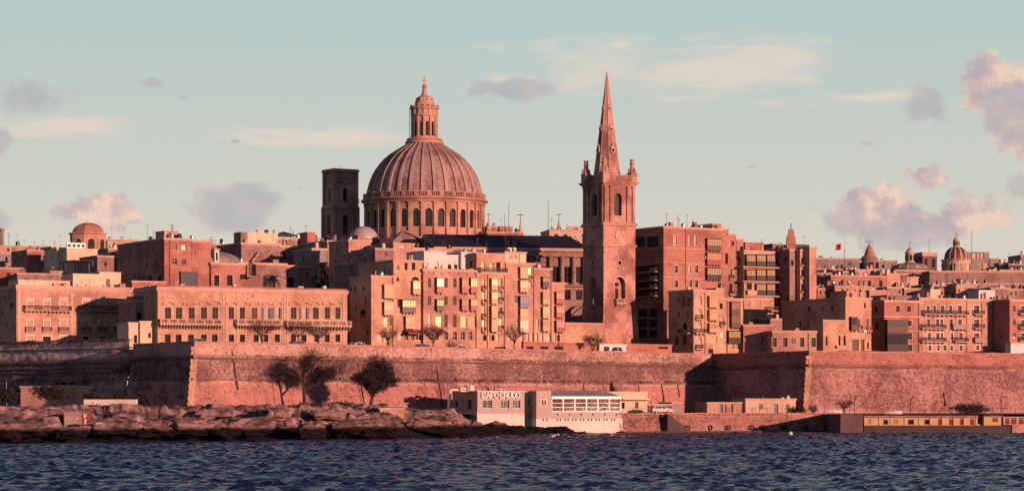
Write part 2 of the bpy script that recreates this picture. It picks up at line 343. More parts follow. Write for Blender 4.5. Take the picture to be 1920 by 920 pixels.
def f_encl(P, loc, rz, w, h, mat='wood_green', pane='glass_curtain_glow', nb=3, proj=.8, low=.38, corb='stone_trim', ncorb=None, rows=2, name='enclosed_balcony'):
    w, h = q5(w), q5(h); zl = h*low
    def bd():
        g = G(); p = proj; t = .1
        g.box(-.06, w+.06, -p-.06, 0, -.12, 0); g.box(0, w, -p, 0, 0, zl); g.box(-.05, w+.05, -p-.05, 0, zl, zl+.06)
        g.box(-.1, w+.1, -p-.12, 0, h-.12, h); g.box(0, w, -p, 0, h-.3, h-.12)
        m = max(2, nb)
        for i in range(m): a = w*i/m; g.box(a+.06, a+w/m-.06, -p-.025, -p, .1, zl-.08)
        for i in range(nb+1): x = min(max(w*i/nb, t/2), w-t/2); g.box(x-t/2, x+t/2, -p, -p+t, zl+.06, h-.3)
        for r in range(1, rows+1):
            z = zl+.06+(h-.3-zl-.06)*(r/(rows+1) if rows > 1 else .68); g.box(t/2, w-t/2, -p+.01, -p+t-.01, z-.04, z+.04)
        for sx in (0, 1):
            x0 = .0 if sx == 0 else w-t
            g.box(x0, x0+t, -p*.5, -p*.5+t, zl+.06, h-.3); g.box(x0, x0+t, -t, 0, zl+.06, h-.3)
        return g.mesh('enclosed_balcony', mat)
    def pn():
        g = G(); p = proj-.045; z0, z1 = zl+.06, h-.3
        g.quad((.05, -p, z0), (w-.05, -p, z0), (w-.05, -p, z1), (.05, -p, z1)); g.quad((.045, 0, z0), (.045, -p, z0), (.045, -p, z1), (.045, 0, z1)); g.quad((w-.045, -p, z0), (w-.045, 0, z0), (w-.045, 0, z1), (w-.045, -p, z1))
        return g.mesh('pane', pane)
    o = link_ob(name, cached(('e', w, h, mat, nb, proj, low, rows), bd), P, loc, rz)
    link_ob('pane', cached(('ep', w, h, pane, proj, low), pn), o)
    if corb: f_corbel(o, ncorb or max(2, round(w/.75)), w, -.12, proj, corb)
    return o
def f_balc(P, loc, rz, w, proj=.9, rail='iron', corb='stone_trim', rh=.95, ncorb=None, slab='stone_trim', ch=.45, cw=.16):
    w = q5(w)
    def sb():
        g = G(); g.box(-.05, w+.05, -proj-.05, 0, -.14, 0); g.box(0, w, -proj+.02, 0, -.2, -.14); return g.mesh('balcony', slab)
    def rl():
        g = G(); p = proj
        if rail == 'solid': g.box(0, w, -p, -p+.08, .003, rh); g.box(0, .08, -p+.08, 0, .003, rh); g.box(w-.08, w, -p+.08, 0, .003, rh); return g.mesh('railing', 'concrete')
        st = rail == 'stone'; t = .09 if st else .045; step = .3 if st else .16; mat = 'stone_trim' if st else rail
        for a, b, c, d in ((0, w, -p, -p+t*1.6), (0, t*1.6, -p+t*1.6, 0), (w-t*1.6, w, -p+t*1.6, 0)):
            g.box(a, b, c, d, rh-.08 if not st else rh-.14, rh); g.box(a, b, c, d, .003, .05 if not st else .12)
        n = max(2, int(w/step))
        for i in range(n+1):
            x = min(max(i*w/n, t/2), w-t/2)
            if st and i % 6 == 0: g.box(max(0, x-.14), min(w, x+.14), -p-.01, -p+.2, .003, rh+.02)
            else: g.box(x-t/2, x+t/2, -p+.01, -p+.01+t, .04, rh-.07)
        m = max(1, int(p/step))
        for i in range(1, m+1):
            y = -p*i/(m+1); g.box(0.01, t, y-t/2, y+t/2, .04, rh-.07); g.box(w-t, w-.01, y-t/2, y+t/2, .04, rh-.07)
        return g.mesh('railing', mat)
    o = link_ob('balcony', cached(('b', w, proj, slab), sb), P, loc, rz)
    link_ob('railing', cached(('br', w, proj, rail, rh), rl), o)
    if corb: f_corbel(o, ncorb or max(2, round(w/.9)), w, -.2, proj, corb, ch, cw)
    return o

def wall_sheet(g, u0, u1, z0, z1, holes, T, dep=.35):
    """a wall face with real openings and reveals; T maps (u, inward, z) to a point"""
    zs = sorted({z0, z1, *[h[2] for h in holes], *[h[3] for h in holes]})
    zs = [z for z in zs if z0 <= z <= z1]
    for a, b in zip(zs, zs[1:]):
        if b-a < 1e-5: continue
        mid = (a+b)/2; hs = sorted((h[0], h[1]) for h in holes if h[2] < mid < h[3]); cur = u0
        for x0, x1 in hs:
            if x0 > cur: g.quad(T(cur, 0, a), T(x0, 0, a), T(x0, 0, b), T(cur, 0, b))
            cur = max(cur, x1)
        if cur < u1: g.quad(T(cur, 0, a), T(u1, 0, a), T(u1, 0, b), T(cur, 0, b))
    for h in holes:
        x0, x1, a, b = h[:4]; arch = h[4]; w = x1-x0
        top = [(x0+p, a+q) for p, q in arc(w, b-a)] if arch else [(x1, b), (x0, b)]
        loop = [(x0, a), (x1, a)]+top
        for i in range(len(loop)):
            p, q = loop[i], loop[(i+1) % len(loop)]
            if abs(p[0]-q[0])+abs(p[1]-q[1]) < 1e-4: continue
            g.quad(T(p[0], 0, p[1]), T(q[0], 0, q[1]), T(q[0], dep, q[1]), T(p[0], dep, p[1]))
        if arch:
            n = len(top); mi = n//2
            g.add([T(x1, 0, b)]+[T(*((p[0], 0, p[1]))) for p in top[:mi+1]], [tuple([0]+list(range(1, mi+2)))]); g.add([T(x0, 0, b)]+[T(p[0], 0, p[1]) for p in top[mi:]], [tuple([0]+list(range(1, n-mi+1)))])
class Bld:
    def __init__(s, name, label, px, Y, r, mat, zb=14.0, zoom=None, cat='building', group=None):
        s.r = rad(r); s.O = (PX(px, Y), Y); s.zb = zb; s.mat = mat; s.zm = zoom or (0, 0, 1)
        s.E = thing(name, label, cat, (s.O[0], s.O[1], zb), s.r, group); s.blk = None
        s.c, s.s = math.cos(s.r), math.sin(s.r)
    def px(s, x): return s.zm[0]+x/s.zm[2]
    def py(s, y): return s.zm[1]+y/s.zm[2]
    def u(s, x, v=0.0):
        k = (s.px(x)-CX)/F; ox, oy = s.O[0]-s.s*v, s.O[1]+s.c*v
        return (k*oy-ox)/(s.c-k*s.s)
    def z(s, x, y, v=0.0):
        u = s.u(x, v); Y = s.O[1]+s.c*v+s.s*u; return PZ(s.py(y), Y)-s.zb
    def vs(s, x, u=0.0):      # depth along the left side face at column x
        k = (s.px(x)-CX)/F; ox, oy = s.O[0]+s.c*u, s.O[1]+s.s*u
        return (k*oy-ox)/(-s.s-k*s.c)
    def zs(s, x, y, u=0.0):
        v = s.vs(x, u); Y = s.O[1]+s.s*u+s.c*v; return PZ(s.py(y), Y)-s.zb
    def block(s, x0, x1, yt, depth=12.0, v=0.0, yb=None, mat=None, cornice=.35, name='wall', zx=None):
        if s.blk: s.done()
        u0, u1 = s.u(x0, v), s.u(x1, v); zt = s.z(zx if zx is not None else (x0+x1)/2, yt, v)
        z0 = s.z((x0+x1)/2, yb, v) if yb is not None else 0.0
        s.blk = dict(u0=u0, u1=u1, z0=z0, z1=zt, v=v, d=depth, mat=mat or s.mat, F=[], S=[], n=name, xm=(x0+x1)/2)
        if cornice:
            g = G(); c = cornice; p = .22
            g.box(u0-p, u1+p, v-p, v+.2, zt-c, zt+.03); g.box(u0-p, u0+.2, v+.2, v+depth, zt-c, zt+.03); g.box(u1-.2, u1+p, v+.2, v+depth, zt-c, zt+.03)
            g.box(u0-p*.5, u1+p*.5, v-p*.5, v+.1, zt-c-.18, zt-c)
            g.ob('cornice', 'stone_trim' if s.mat.startswith('stone') else s.blk['mat'], s.E)
        return s
    def put(s, x0, x1, y0, y1, kind, side=False, **k):
        B = s.blk
        if side:
            va, vb = s.vs(x0, B['u0']), s.vs(x1, B['u0']); za, zb_ = s.zs((x0+x1)/2, y1, B['u0']), s.zs((x0+x1)/2, y0, B['u0'])
            w = va-vb; loc = lambda z: (B['u0'], va, z); rz = -math.pi/2
        else:
            ua, ub = s.u(x0, B['v']), s.u(x1, B['v']); za, zb_ = s.z((x0+x1)/2, y1, B['v']), s.z((x0+x1)/2, y0, B['v'])
            w = ub-ua; loc = lambda z: (ua, B['v'], z); rz = 0.0
        w, h = q5(w), q5(zb_-za)
        hole = lambda arch: (B['S'].append((va-w, va, za, za+h, arch)) if side else B['F'].append((ua, ua+w, za, za+h, arch)))
        if kind == 'win': hole(k.get('arch', False)); return f_window(s.E, loc(za), rz, w, h, **k)
        if kind == 'shut':
            hole(False); return f_shutter(s.E, loc(za), rz, w, h, **k)
        if kind == 'encl': return f_encl(s.E, loc(za), rz, w, h, **k)
        if kind == 'balc': return f_balc(s.E, loc(za), rz, w, **k)       # y1 = floor of the balcony
        if kind == 'void':
            hole(k.get('arch', False)); k.setdefault('frame', 'wood_dark'); k.setdefault('nm', 0); k.setdefault('ntr', 0); return f_window(s.E, loc(za), rz, w, h, pane='interior_dark', depth=.3, **k)
        if kind == 'door':
            hole(k.get('arch', False)); mt = k.pop('mat', 'wood_brown')
            return f_window(s.E, loc(za), rz, w, h, frame=mt, pane=mt, nm=1, ntr=2, **k)
    def row(s, xs, y0, y1, kind, **k):
        for a, b in xs: s.put(a, b, y0, y1, kind, **k)
        return s
    def band(s, y, t=.18, p=.1, name='string_course', mat='stone_trim', x=None):
        B = s.blk; z = s.z((B['v']*0+(x if x is not None else B['xm'])), y, B['v']); g = G()
        g.box(B['u0']-p, B['u1']+p, B['v']-p, B['v']+.05, z-t/2, z+t/2); g.box(B['u0']-p, B['u0']+.05, B['v']+.05, B['v']+B['d']-.1, z-t/2, z+t/2)
        g.ob(name, mat, s.E); return s
    def pil(s, x, w=.5, p=.1, mat=None, name='pilaster'):
        B = s.blk; u = s.u(x, B['v']); g = G(); g.box(u-w/2, u+w/2, B['v']-p, B['v']+.05, B['z0'], B['z1']-.55); g.box(u-w/2-.06, u+w/2+.06, B['v']-p-.06, B['v']+.05, B['z1']-.85, B['z1']-.6)
        g.ob(name, mat or 'stone_trim', s.E); return s
    def pipe(s, x, mat='iron'):
        B = s.blk; u = s.u(x, B['v']); g = G(); g.tube((u, B['v']-.1, B['z0']+.1), (u, B['v']-.1, B['z1']-.4), .06, .06, 6); g.ob('drainpipe', mat, s.E); return s
    def done(s):
        B = s.blk
        if not B: return s
        u0, u1, v, d, z0, z1 = B['u0'], B['u1'], B['v'], B['d'], B['z0'], B['z1']; s.auto(B)
        g = G()
        wall_sheet(g, u0, u1, z0, z1, B['F'], lambda a, i, z: (a, v+i, z))
        wall_sheet(g, v, v+d, z0, z1, B['S'], lambda a, i, z: (u0+i, a, z))
        g.quad((u1, v, z0), (u1, v+d, z0), (u1, v+d, z1), (u1, v, z1)); g.quad((u1, v+d, z0), (u0, v+d, z0), (u0, v+d, z1), (u1, v+d, z1))
        g.ob(B['n'], B['mat'], s.E)
        g = G(); g.box(u0+.02, u1-.02, v+.02, v+d-.02, z1-.5, z1-.38); g.ob('roof', 'concrete', s.E)
        s.blk = None; return s
    def auto(s, B):
        # the small irregular openings, pipes and wall units every one of these old houses carries
        rr = random.Random(int(B['u1']*37+B['z1']*11)); base = 18.6-s.zb; zt = B['z1']-1.3
        if s.E.name.split('.')[0] not in ('house', 'apartment_house', 'apartment_block', 'palazzo'): return
        if B['d'] >= 9 and zt-base > 4:
            z = zt-1.6
            while z > max(base, zt-13):
                v = B['v']+1.2+rr.random()
                while v < B['v']+min(B['d'], 22)-1.6:
                    w, h = rr.choice([.7, .8, .9]), rr.choice([1.1, 1.3, 1.5])
                    if rr.random() < .5 and not any(a < v+w+.5 and b > v-.5 and c < z+h+.4 and e > z-.4 for a, b, c, e, _ in B['S']):
                        B['S'].append((v, v+w, z, z+h, False)); loc = (B['u0'], v+w, z)
                        k = rr.random()
                        if k < .45: f_window(s.E, loc, -math.pi/2, w, h, pane='interior_dark', frame='wood_dark', nm=0, ntr=0, depth=.25)
                        elif k < .75: f_window(s.E, loc, -math.pi/2, w, h, sur='stone_trim')
                        else: f_shutter(s.E, loc, -math.pi/2, w, h, rr.choice(['wood_green', 'wood_brown', 'wood_cream']))
                    v += rr.uniform(2.0, 3.6)
                z -= 3.1
        if not B['F'] and B['v'] <= 4 and B['z1']-base > 3.5 and B['u1']-B['u0'] > 3.5 and s.zb >= 15.5:
            u = B['u0']+1+rr.random()
            while u < B['u1']-1.8:
                z = B['z1']-2.6; w, h = rr.choice([.8, .9, 1.0]), rr.choice([1.2, 1.4])
                while z > max(base, B['z1']-9):
                    if rr.random() < .6:
                        B['F'].append((u, u+w, z, z+h, False)); f_window(s.E, (u, B['v'], z), 0, w, h, pane=rr.choice(['interior_dark', 'glass_dark', 'glass_sky', 'glass_curtain_glow']), frame=rr.choice(['wood_dark', 'wood_white']), sur='stone_trim' if rr.random() < .4 else None)
                    z -= 3.2
                u += rr.uniform(2.0, 3.6)
        if B['d'] >= 8:
            u = B['u0']+rr.uniform(.8, 2.5)
            while u < B['u1']-1:
                k = rr.random(); v = B['v']+rr.uniform(1.2, 4)
                if k < .22: g = G(); r_ = rr.uniform(.35, .5); h_ = rr.uniform(.8, 1.2); g.lathe([(r_, 0), (r_, h_*.85), (.12, h_)], 10); g.box(-r_, r_, -r_, r_, -.4, 0); g.ob('water_tank', rr.choice(['tank_plastic', 'metal_grey', 'tank_black']), s.E, (u, v, B['z1']+.02))
                elif k < .55: h_ = rr.uniform(1.2, 3.4); g = G(); g.tube((0, 0, -.5), (0, 0, h_), .035, .025, 4); g.box(-.35, .35, -.02, .02, h_-.15, h_-.1); g.box(-.25, .25, -.02, .02, h_-.4, h_-.35); g.ob('antenna', 'iron', s.E, (u, v, B['z1']))
                elif k < .7: w_ = rr.uniform(.4, 1.6); G().box(0, w_, 0, w_*.7, -.4, rr.uniform(.5, 1.3)).ob('chimney', B['mat'], s.E, (u, v, B['z1']))
                u += rr.uniform(1.5, 4.5)
        for q in range(int((B['u1']-B['u0'])/7) if B['z1']-1.5 > max(base, B['z1']-12)+1 else 0):
            u = B['u0']+rr.uniform(.6, B['u1']-B['u0']-1.2); z = rr.uniform(max(base, B['z1']-12), B['z1']-1.5)
            if any(a < u+1.2 and b > u-1 and c < z+.9 and e > z-.9 for a, b, c, e, _ in B['F']): continue
            k = rr.random()
            if k < .4: G().box(u, u+.8, B['v']-.35, B['v']-.003, z, z+.55).ob('air_conditioner', 'white_metal', s.E)
            elif k < .8:
                g = G(); z0 = max(base-.5, z-rr.uniform(3, 7)); g.tube((u, B['v']-.05, z0), (u, B['v']-.05, z), .035, .035, 4); g.tube((u, B['v']-.05, z), (u+rr.uniform(-2, 2), B['v']-.05, z+.05), .03, .03, 4); g.ob('cable', 'iron', s.E)
            else: G().box(u, u+.35, B['v']-.06, B['v']-.003, z, z+.35).ob('vent_grille', 'iron', s.E)
    # roof furniture (fixed to the house)
    def tank(s, x, v=2.0, r=.55, h=1.2, mat='tank_plastic', z=None):
        B = s.blk; u = s.u(x, B['v']+v); g = G(); zt = B['z1'] if z is None else z
        g.lathe([(r, 0), (r, h*.85), (r*.6, h), (.12, h*1.08)], 12); g.box(-r, r, -r, r, -.35, 0); g.ob('water_tank', mat, s.E, (u, B['v']+v, zt+.02)); return s
    def mast(s, x, v=3.0, h=4.0, z=None, yag=True):
        B = s.blk; u = s.u(x, B['v']+v); g = G(); g.tube((0, 0, -.5), (0, 0, h), .05, .035, 5)
        if yag:
            for i, zz in enumerate((h-.2, h-.55, h-.9)): g.tube((-.5+.1*i, 0, zz), (.5-.1*i, 0, zz), .025, .025, 4)
        g.ob('antenna', 'iron', s.E, (u, B['v']+v, B['z1'] if z is None else z)); return s
    def hut(s, x0, x1, yt, v=3.0, d=3.0, mat=None, door=True, win=None):
        B = s.blk; vv = B['v']+v; u0, u1 = s.u(x0, vv), s.u(x1, vv); z1 = s.z((x0+x1)/2, yt, vv); z0 = B['z1']-.5; g = G(); hl = []
        if door and u1-u0 > 1.6: a = u0+(u1-u0)*random.uniform(.2, .5); hl = [(a, a+.85, z0+.5, min(z1-.3, z0+2.4), False)]
        wall_sheet(g, u0, u1, z0, z1, hl, lambda a, i, z: (a, vv+i, z)); g.quad((u0, vv, z0), (u0, vv+d, z0), (u0, vv+d, z1), (u0, vv, z1)); g.quad((u1, vv, z0), (u1, vv+d, z0), (u1, vv+d, z1), (u1, vv, z1)); g.quad((u0, vv+d, z0), (u1, vv+d, z0), (u1, vv+d, z1), (u0, vv+d, z1))
        g.box(u0-.1, u1+.1, vv-.1, vv+d+.1, z1-.02, z1+.14)
        o = g.ob('stair_hut', mat or B['mat'], s.E)
        for a, b, c, e, _ in hl: G().quad((a, vv+.25, c), (b, vv+.25, c), (b, vv+.25, e), (a, vv+.25, e)).ob('door', random.choice(['wood_brown', 'wood_green', 'wood_dark']), o)
        return s
    def parapet(s, h=.9, mat=None):
        B = s.blk; g = G(); z = B['z1']; u0, u1, v, d = B['u0'], B['u1'], B['v'], B['d']
        g.box(u0, u1, v+.003, v+.25, z+.035, z+h); g.box(u0, u0+.25, v+.25, v+d, z+.035, z+h); g.box(u1-.25, u1, v+.25, v+d, z+.035, z+h); g.ob('parapet', mat or B['mat'], s.E); return s
    def rnd(s, n, x0, x1, seed=1):
        rr = random.Random(seed)
        for i in range(n):
            x = rr.uniform(x0, x1); k = rr.random()
            if k < .45: s.tank(x, rr.uniform(1.5, 5), rr.uniform(.4, .6), rr.uniform(.9, 1.5), rr.choice(['tank_plastic', 'tank_black', 'tank_plastic', 'metal_grey']))
            elif k < .8: s.mast(x, rr.uniform(1, 5), rr.uniform(1.8, 4.2))
            else:
                B = s.blk; g = G(); w = rr.uniform(.5, 1.0); g.box(-w/2, w/2, 0, w*.8, -.4, rr.uniform(.8, 1.6)); g.ob('chimney', B['mat'], s.E, (s.u(x, B['v']+2), B['v']+rr.uniform(1.5, 4), B['z1']))
        return s

# ---------------------------------------------------------------- setting: sea, shore, bastions, town ground
def sea_material():
    m, nt, b = principled('sea_water')
    b.inputs['Base Color'].default_value = (0.006, 0.018, 0.060, 1); b.inputs['Roughness'].default_value = 0.1; b.inputs['IOR'].default_value = 1.33; b.inputs['Specular IOR Level'].default_value = 0.30; b.inputs['Specular Tint'].default_value = (.66, .84, 1, 1)
    gp = node(nt, 'ShaderNodeNewGeometry').outputs['Position']
    sv = node(nt, 'ShaderNodeVectorMath', operation='MULTIPLY'); link(nt, gp, sv.inputs[0]); sv.inputs[1].default_value = (0.7, 1.0, 1)
    n = noise_tex(nt, sv.outputs[0], 1.7, 6, 0.66, 0.4); bp = node(nt, 'ShaderNodeBump'); bp.inputs['Strength'].default_value = 1.0; bp.inputs['Distance'].default_value = 0.42
    link(nt, n, bp.inputs['Height']); link(nt, bp.outputs[0], b.inputs['Normal'])
sea_material()
def make_sea():
    nx, ny, dx = 640, 1024, 0.42
    rs = np.random.RandomState(3); N = 1024; L = N*dx
    k = np.fft.fftfreq(N, dx)*2*np.pi; KX, KY = np.meshgrid(k, k); K = np.hypot(KX, KY)+1e-9
    th = np.arctan2(KY, KX); Lp = 1.9; kp = 2*np.pi/Lp
    spec = np.exp(-1.1*(kp/K)**2)/K**2.15*(0.22+np.cos(th-1.9)**2); spec[0, 0] = 0
    sw = np.where(K > .05, np.exp(-2*(2*np.pi/14/K)**2)/K**3.2, 0)*.12*np.cos(th-1.7)**2
    h = np.fft.ifft2((spec+sw)*np.exp(2j*np.pi*rs.rand(N, N))*rs.rayleigh(1, (N, N))).real
    h = h/h.std()*0.060; h = h+0.5*h*np.abs(h)/0.15
    ix = np.arange(nx); iy = np.arange(ny)
    Xg = (ix-nx/2)*dx; Yg = 140+iy*dx
    co = np.zeros((ny, nx, 3)); co[..., 0] = Xg[None]; co[..., 1] = Yg[:, None]; co[..., 2] = h[:ny, :nx]
    a = (np.arange(ny-1)[:, None]*nx+np.arange(nx-1)[None]).ravel()
    fs = np.stack([a, a+1, a+nx+1, a+nx], 1)
    me = bpy.data.meshes.new('sea'); me.vertices.add(nx*ny); me.vertices.foreach_set('co', co.ravel())
    me.loops.add(fs.size); me.loops.foreach_set('vertex_index', fs.ravel().astype(np.int32)); me.polygons.add(len(fs))
    me.polygons.foreach_set('loop_start', (np.arange(len(fs))*4).astype(np.int32)); me.polygons.foreach_set('use_smooth', np.ones(len(fs), dtype=bool))
    me.update(calc_edges=True); me.materials.append(MATS['sea_water'])
    tag(link_ob('sea', me), 'choppy dark blue harbour water with small wind waves', kind='structure')
    g = G(); x0, x1, y1 = float(Xg[0])+.3, float(Xg[-1])-.3, 140+ny*dx
    g.quad((-2500, -900, -.3), (2500, -900, -.3), (2500, 141, -.3), (-2500, 141, -.3)); g.quad((-2500, 141, -.3), (x0, 141, -.3), (x0, 3000, -.3), (-2500, 3000, -.3)); g.quad((x1, 141, -.3), (2500, 141, -.3), (2500, 3000, -.3), (x1, 3000, -.3))
    tag(g.ob('open_water', 'sea_water'), 'open dark blue water beyond the near waves', kind='structure')
make_sea()

def rock_material(name, c, wet):
    m, nt, b = principled(name)
    gp = node(nt, 'ShaderNodeNewGeometry').outputs['Position']; sep = node(nt, 'ShaderNodeSeparateXYZ'); link(nt, gp, sep.inputs[0])
    n1 = noise_tex(nt, gp, 0.28, 6, 0.62, 0.6); n3 = noise_tex(nt, gp, 1.6, 8, 0.7)
    sv = node(nt, 'ShaderNodeVectorMath', operation='MULTIPLY'); link(nt, gp, sv.inputs[0]); sv.inputs[1].default_value = (0.5, 0.8, 1.3)
    n4 = noise_tex(nt, sv.outputs[0], 0.8, 6, 0.65, 0.4)
    col = ramp(nt, n1, [(0.36, tuple(x*.35 for x in c)), (0.5, c), (0.64, tuple(min(1, x*1.65) for x in c))])
    col = mixc(nt, mth(nt, 'MULTIPLY', sstep(nt, n4, 0.53, 0.62), 0.6), col, mixc(nt, 1.0, col, (.22, .18, .2), 'MULTIPLY'))
    f = mth(nt, 'MULTIPLY_ADD', n3, 1.1, 0.45); s_ = node(nt, 'ShaderNodeVectorMath', operation='SCALE'); link(nt, col, s_.inputs[0]); link(nt, f, s_.inputs['Scale'])
    z = mth(nt, 'ADD', sep.outputs[2], mth(nt, 'MULTIPLY', n1, -1.6))
    col = mixc(nt, sstep(nt, z, wet+.35, wet-.25), s_.outputs[0], (0.008, 0.006, 0.008))
    link(nt, col, b.inputs['Base Color']); b.inputs['Roughness'].default_value = .9; b.inputs['Specular IOR Level'].default_value = 0.15
    bp = node(nt, 'ShaderNodeBump'); bp.inputs['Strength'].default_value = .9; bp.inputs['Distance'].default_value = .22
    link(nt, mth(nt, 'ADD', n3, n4), bp.inputs['Height']); link(nt, bp.outputs[0], b.inputs['Normal'])
rock_material('shore_rock', (0.20, 0.138, 0.137), 1.15)

def lattice(sx, sy, seed, nx, ny):
    rs = np.random.RandomState(seed); gx, gy = int(nx/sx)+3, int(ny/sy)+3; g = rs.rand(gy, gx)
    x = np.arange(nx)/sx; y = np.arange(ny)/sy; xi = x.astype(int); yi = y.astype(int); fx = x-xi; fy = y-yi; fx = fx*fx*(3-2*fx); fy = fy*fy*(3-2*fy)
    a = g[yi][:, xi]; b = g[yi][:, xi+1]; c = g[yi+1][:, xi]; d = g[yi+1][:, xi+1]
    return (a*(1-fx)+b*fx)*(1-fy)[:, None]+(c*(1-fx)+d*fx)*fy[:, None]
WLX = [-260, -96, -72.4, -55, -38.3, -17.8, -9.6, 2.8, 12]; WLY = [360, 356, 362, 371, 383, 406, 419, 455, 468]
HMX = [-260, -66, -54, -20, -16, -12, -8, -4, 3, 12]; HMY = [5.1, 5.0, 4.9, 4.9, 4.4, 4.6, 2.6, 1.2, .6, .4]
def make_rocks():
    d = .3; nx, ny = 466, 430; x0, y0 = -126.0, 350.0
    xs = x0+np.arange(nx)*d; ys = y0+np.arange(ny)*d; X, Y = np.meshgrid(xs, ys)
    big = lattice(40, 22, 1, nx, ny)-.5; mid = lattice(14, 8, 2, nx, ny)-.5; sm = lattice(5, 4, 3, nx, ny)-.5; ti = lattice(2, 2, 4, nx, ny)-.5
    wl = np.interp(X, WLX, WLY)+big*10; Hm = np.interp(X, HMX, HMY)
    t = np.clip((Y-wl)/24, -.5, 1.4); ss = np.clip(t, 0, 1); base = Hm*(1-(1-ss)**1.9)+np.minimum(t, 0)*8
    rough = np.clip(t*5, 0, 1)*np.clip((1.1-t)*3.5, .08, 1)
    # elongated slabs: cell noise stretched along the shore, tilted tops, cracks between
    rs = np.random.RandomState(9); U = (X*.9+Y*.35)/12+mid*.6; V = (Y*.95-X*.18)/2.7+sm*.5
    iu, iv = np.floor(U), np.floor(V); best = np.full(X.shape, 9.); sec = np.full(X.shape, 9.); hgt = np.zeros(X.shape); tl = np.zeros(X.shape)
    R = rs.rand(97, 97, 4)
    for a in (-1, 0, 1):
        for b in (-1, 0, 1):
            r = R[(iu+a).astype(int) % 97, (iv+b).astype(int) % 97]; du = iu+a+r[..., 0]-U; dv = iv+b+r[..., 1]-V; q = np.hypot(du, dv)
            m = q < best; sec = np.where(m, best, np.minimum(sec, q)); hgt = np.where(m, r[..., 2], hgt); tl = np.where(m, r[..., 3]*dv, tl); best = np.where(m, q, best)
    edge = np.clip((sec-best)*3.5, 0, 1)
    f1 = lattice(1, 1, 5, nx, ny)-.5; crk = np.abs(lattice(9, 3, 6, nx, ny)-.5)+np.abs(lattice(4, 2, 8, nx, ny)-.5)*.5; crk = np.clip(1-crk*9, 0, 1)
    z = base+rough*(big*1.6+mid*.9+sm*.6+ti*.42+f1*.2+(hgt-.5)*1.5+tl*1.1-(1-edge)**2*.9-crk*.95)
    st_ = .8; q = z/st_+mid*.8; fr = q-np.floor(q); z = z+rough*.55*st_*(np.clip(fr*1.8-.4, 0, 1)-fr)
    z = np.where(t > 0.02, np.maximum(z, .15+.4*(sm+.5)), z)
    co = np.stack([X+sm*.3, Y+mid*.4, z], -1)
    a = (np.arange(ny-1)[:, None]*nx+np.arange(nx-1)[None]).ravel(); fs = np.stack([a, a+1, a+nx+1, a+nx], 1)
    me = bpy.data.meshes.new('rocky_shore'); me.vertices.add(nx*ny); me.vertices.foreach_set('co', co.ravel())
    me.loops.add(fs.size); me.loops.foreach_set('vertex_index', fs.ravel().astype(np.int32)); me.polygons.add(len(fs)); me.polygons.foreach_set('loop_start', (np.arange(len(fs))*4).astype(np.int32))
    me.update(calc_edges=True); me.materials.append(MATS['shore_rock'])
    tag(link_ob('rocky_shore', me), 'weathered purple brown rock slabs sloping into the sea below the left bastion', kind='structure')
    return xs, ys, z
RX, RY, RZ = make_rocks()
def rock_z(x, y):
    i = int(np.clip((x-RX[0])/.3, 0, len(RX)-1)); j = int(np.clip((y-RY[0])/.3, 0, len(RY)-1)); return float(RZ[j, i])
def boulder(name, label, px, py, w, h, dpt, seed, rz=0.0, grp=None, y=None):
    Y = (y or 430)*.917; w, h, dpt = w*.8, h*.72, dpt*.9; rr = random.Random(seed); g = G(); n, m = 40, 26; off = Vector((seed*3.1, seed*1.7, 0))
    vs = []
    for j in range(m+1):
        a = math.pi*j/m-math.pi/2
        for i in range(n):
            b = 2*math.pi*i/n; p = Vector((math.cos(a)*math.cos(b), math.cos(a)*math.sin(b), math.sin(a)))
            k = 1+.42*mn.noise(p*1.3+off)+.22*mn.noise(p*3.1+off)-.22*abs(mn.noise(p*2.2-off))+.07*mn.noise(p*8+off); q = Vector((abs(p.x)**.7*math.copysign(1, p.x), abs(p.y)**.7*math.copysign(1, p.y), abs(p.z)**.6*math.copysign(1, p.z)))*k
            vs.append((q.x*w/2, q.y*dpt/2, q.z*h/2))
    g.add(vs, [(j*n+i, j*n+(i+1) % n, (j+1)*n+(i+1) % n, (j+1)*n+i) for j in range(m) for i in range(n)])
    o = g.ob(name, 'shore_rock', None, P3(px, py, Y), rz); o.rotation_euler.y = rr.uniform(-.14, .14); return tag(o, label, 'boulder', grp)
for k, (px, py, Y, w, h, lb) in enumerate([
    (470, 800, 414, 9, 3.6, 'long rounded pale rock slab at the water left of the narrow cleft'), (415, 806, 411, 7, 3.0, 'low rounded boulder just left of the long pale slab'),
    (585, 808, 421, 6, 3.2, 'square-edged rock slab right of the narrow dark cleft'), (660, 800, 428, 11, 3.2, 'long sloping rock slab below the leafless double-trunk tree'),
    (712, 812, 432, 7, 2.0, 'flat rock tongue at the water left of the brick-faced buttress'), (805, 800, 450, 9, 3.2, 'dark tilted slab right of the brick-faced buttress'),
    (850, 808, 458, 8, 2.4, 'low slab at the water left of the white-based restaurant'), (900, 806, 478, 8, 2.0, 'small wet rock ridge under the restaurant sign wall'),
    (955, 808, 492, 6, 1.6, 'smallest dark rock against the foot of the restaurant'), (350, 800, 407, 9, 3.4, 'broad hump of pale rock below the corner of the bastion'),
    (285, 806, 404, 7, 3.2, 'rough boulder right of the little graffiti hut'), (215, 800, 401, 10, 3.4, 'large pale rock under the long cream container'),
    (130, 810, 398, 7, 2.4, 'low wet boulder left below the graffiti hut'), (60, 800, 396, 10, 3.6, 'big grey shore rock near the left picture edge'), (5, 808, 393, 7, 3.0, 'cut-off boulder at the very left end of the shore'),
    (520, 775, 428, 6, 2.6, 'square block of rock above the long pale slab'), (610, 778, 436, 7, 2.4, 'knobbly rock left of the lone thin lamp post'), (395, 775, 425, 8, 2.4, 'humped rock at the foot of the bastion corner')]):
    boulder('boulder', lb, px, py, w, h, w*.7, k+1, random.Random(k).uniform(-.3, .5), 'boulders along the rocky shore', Y)

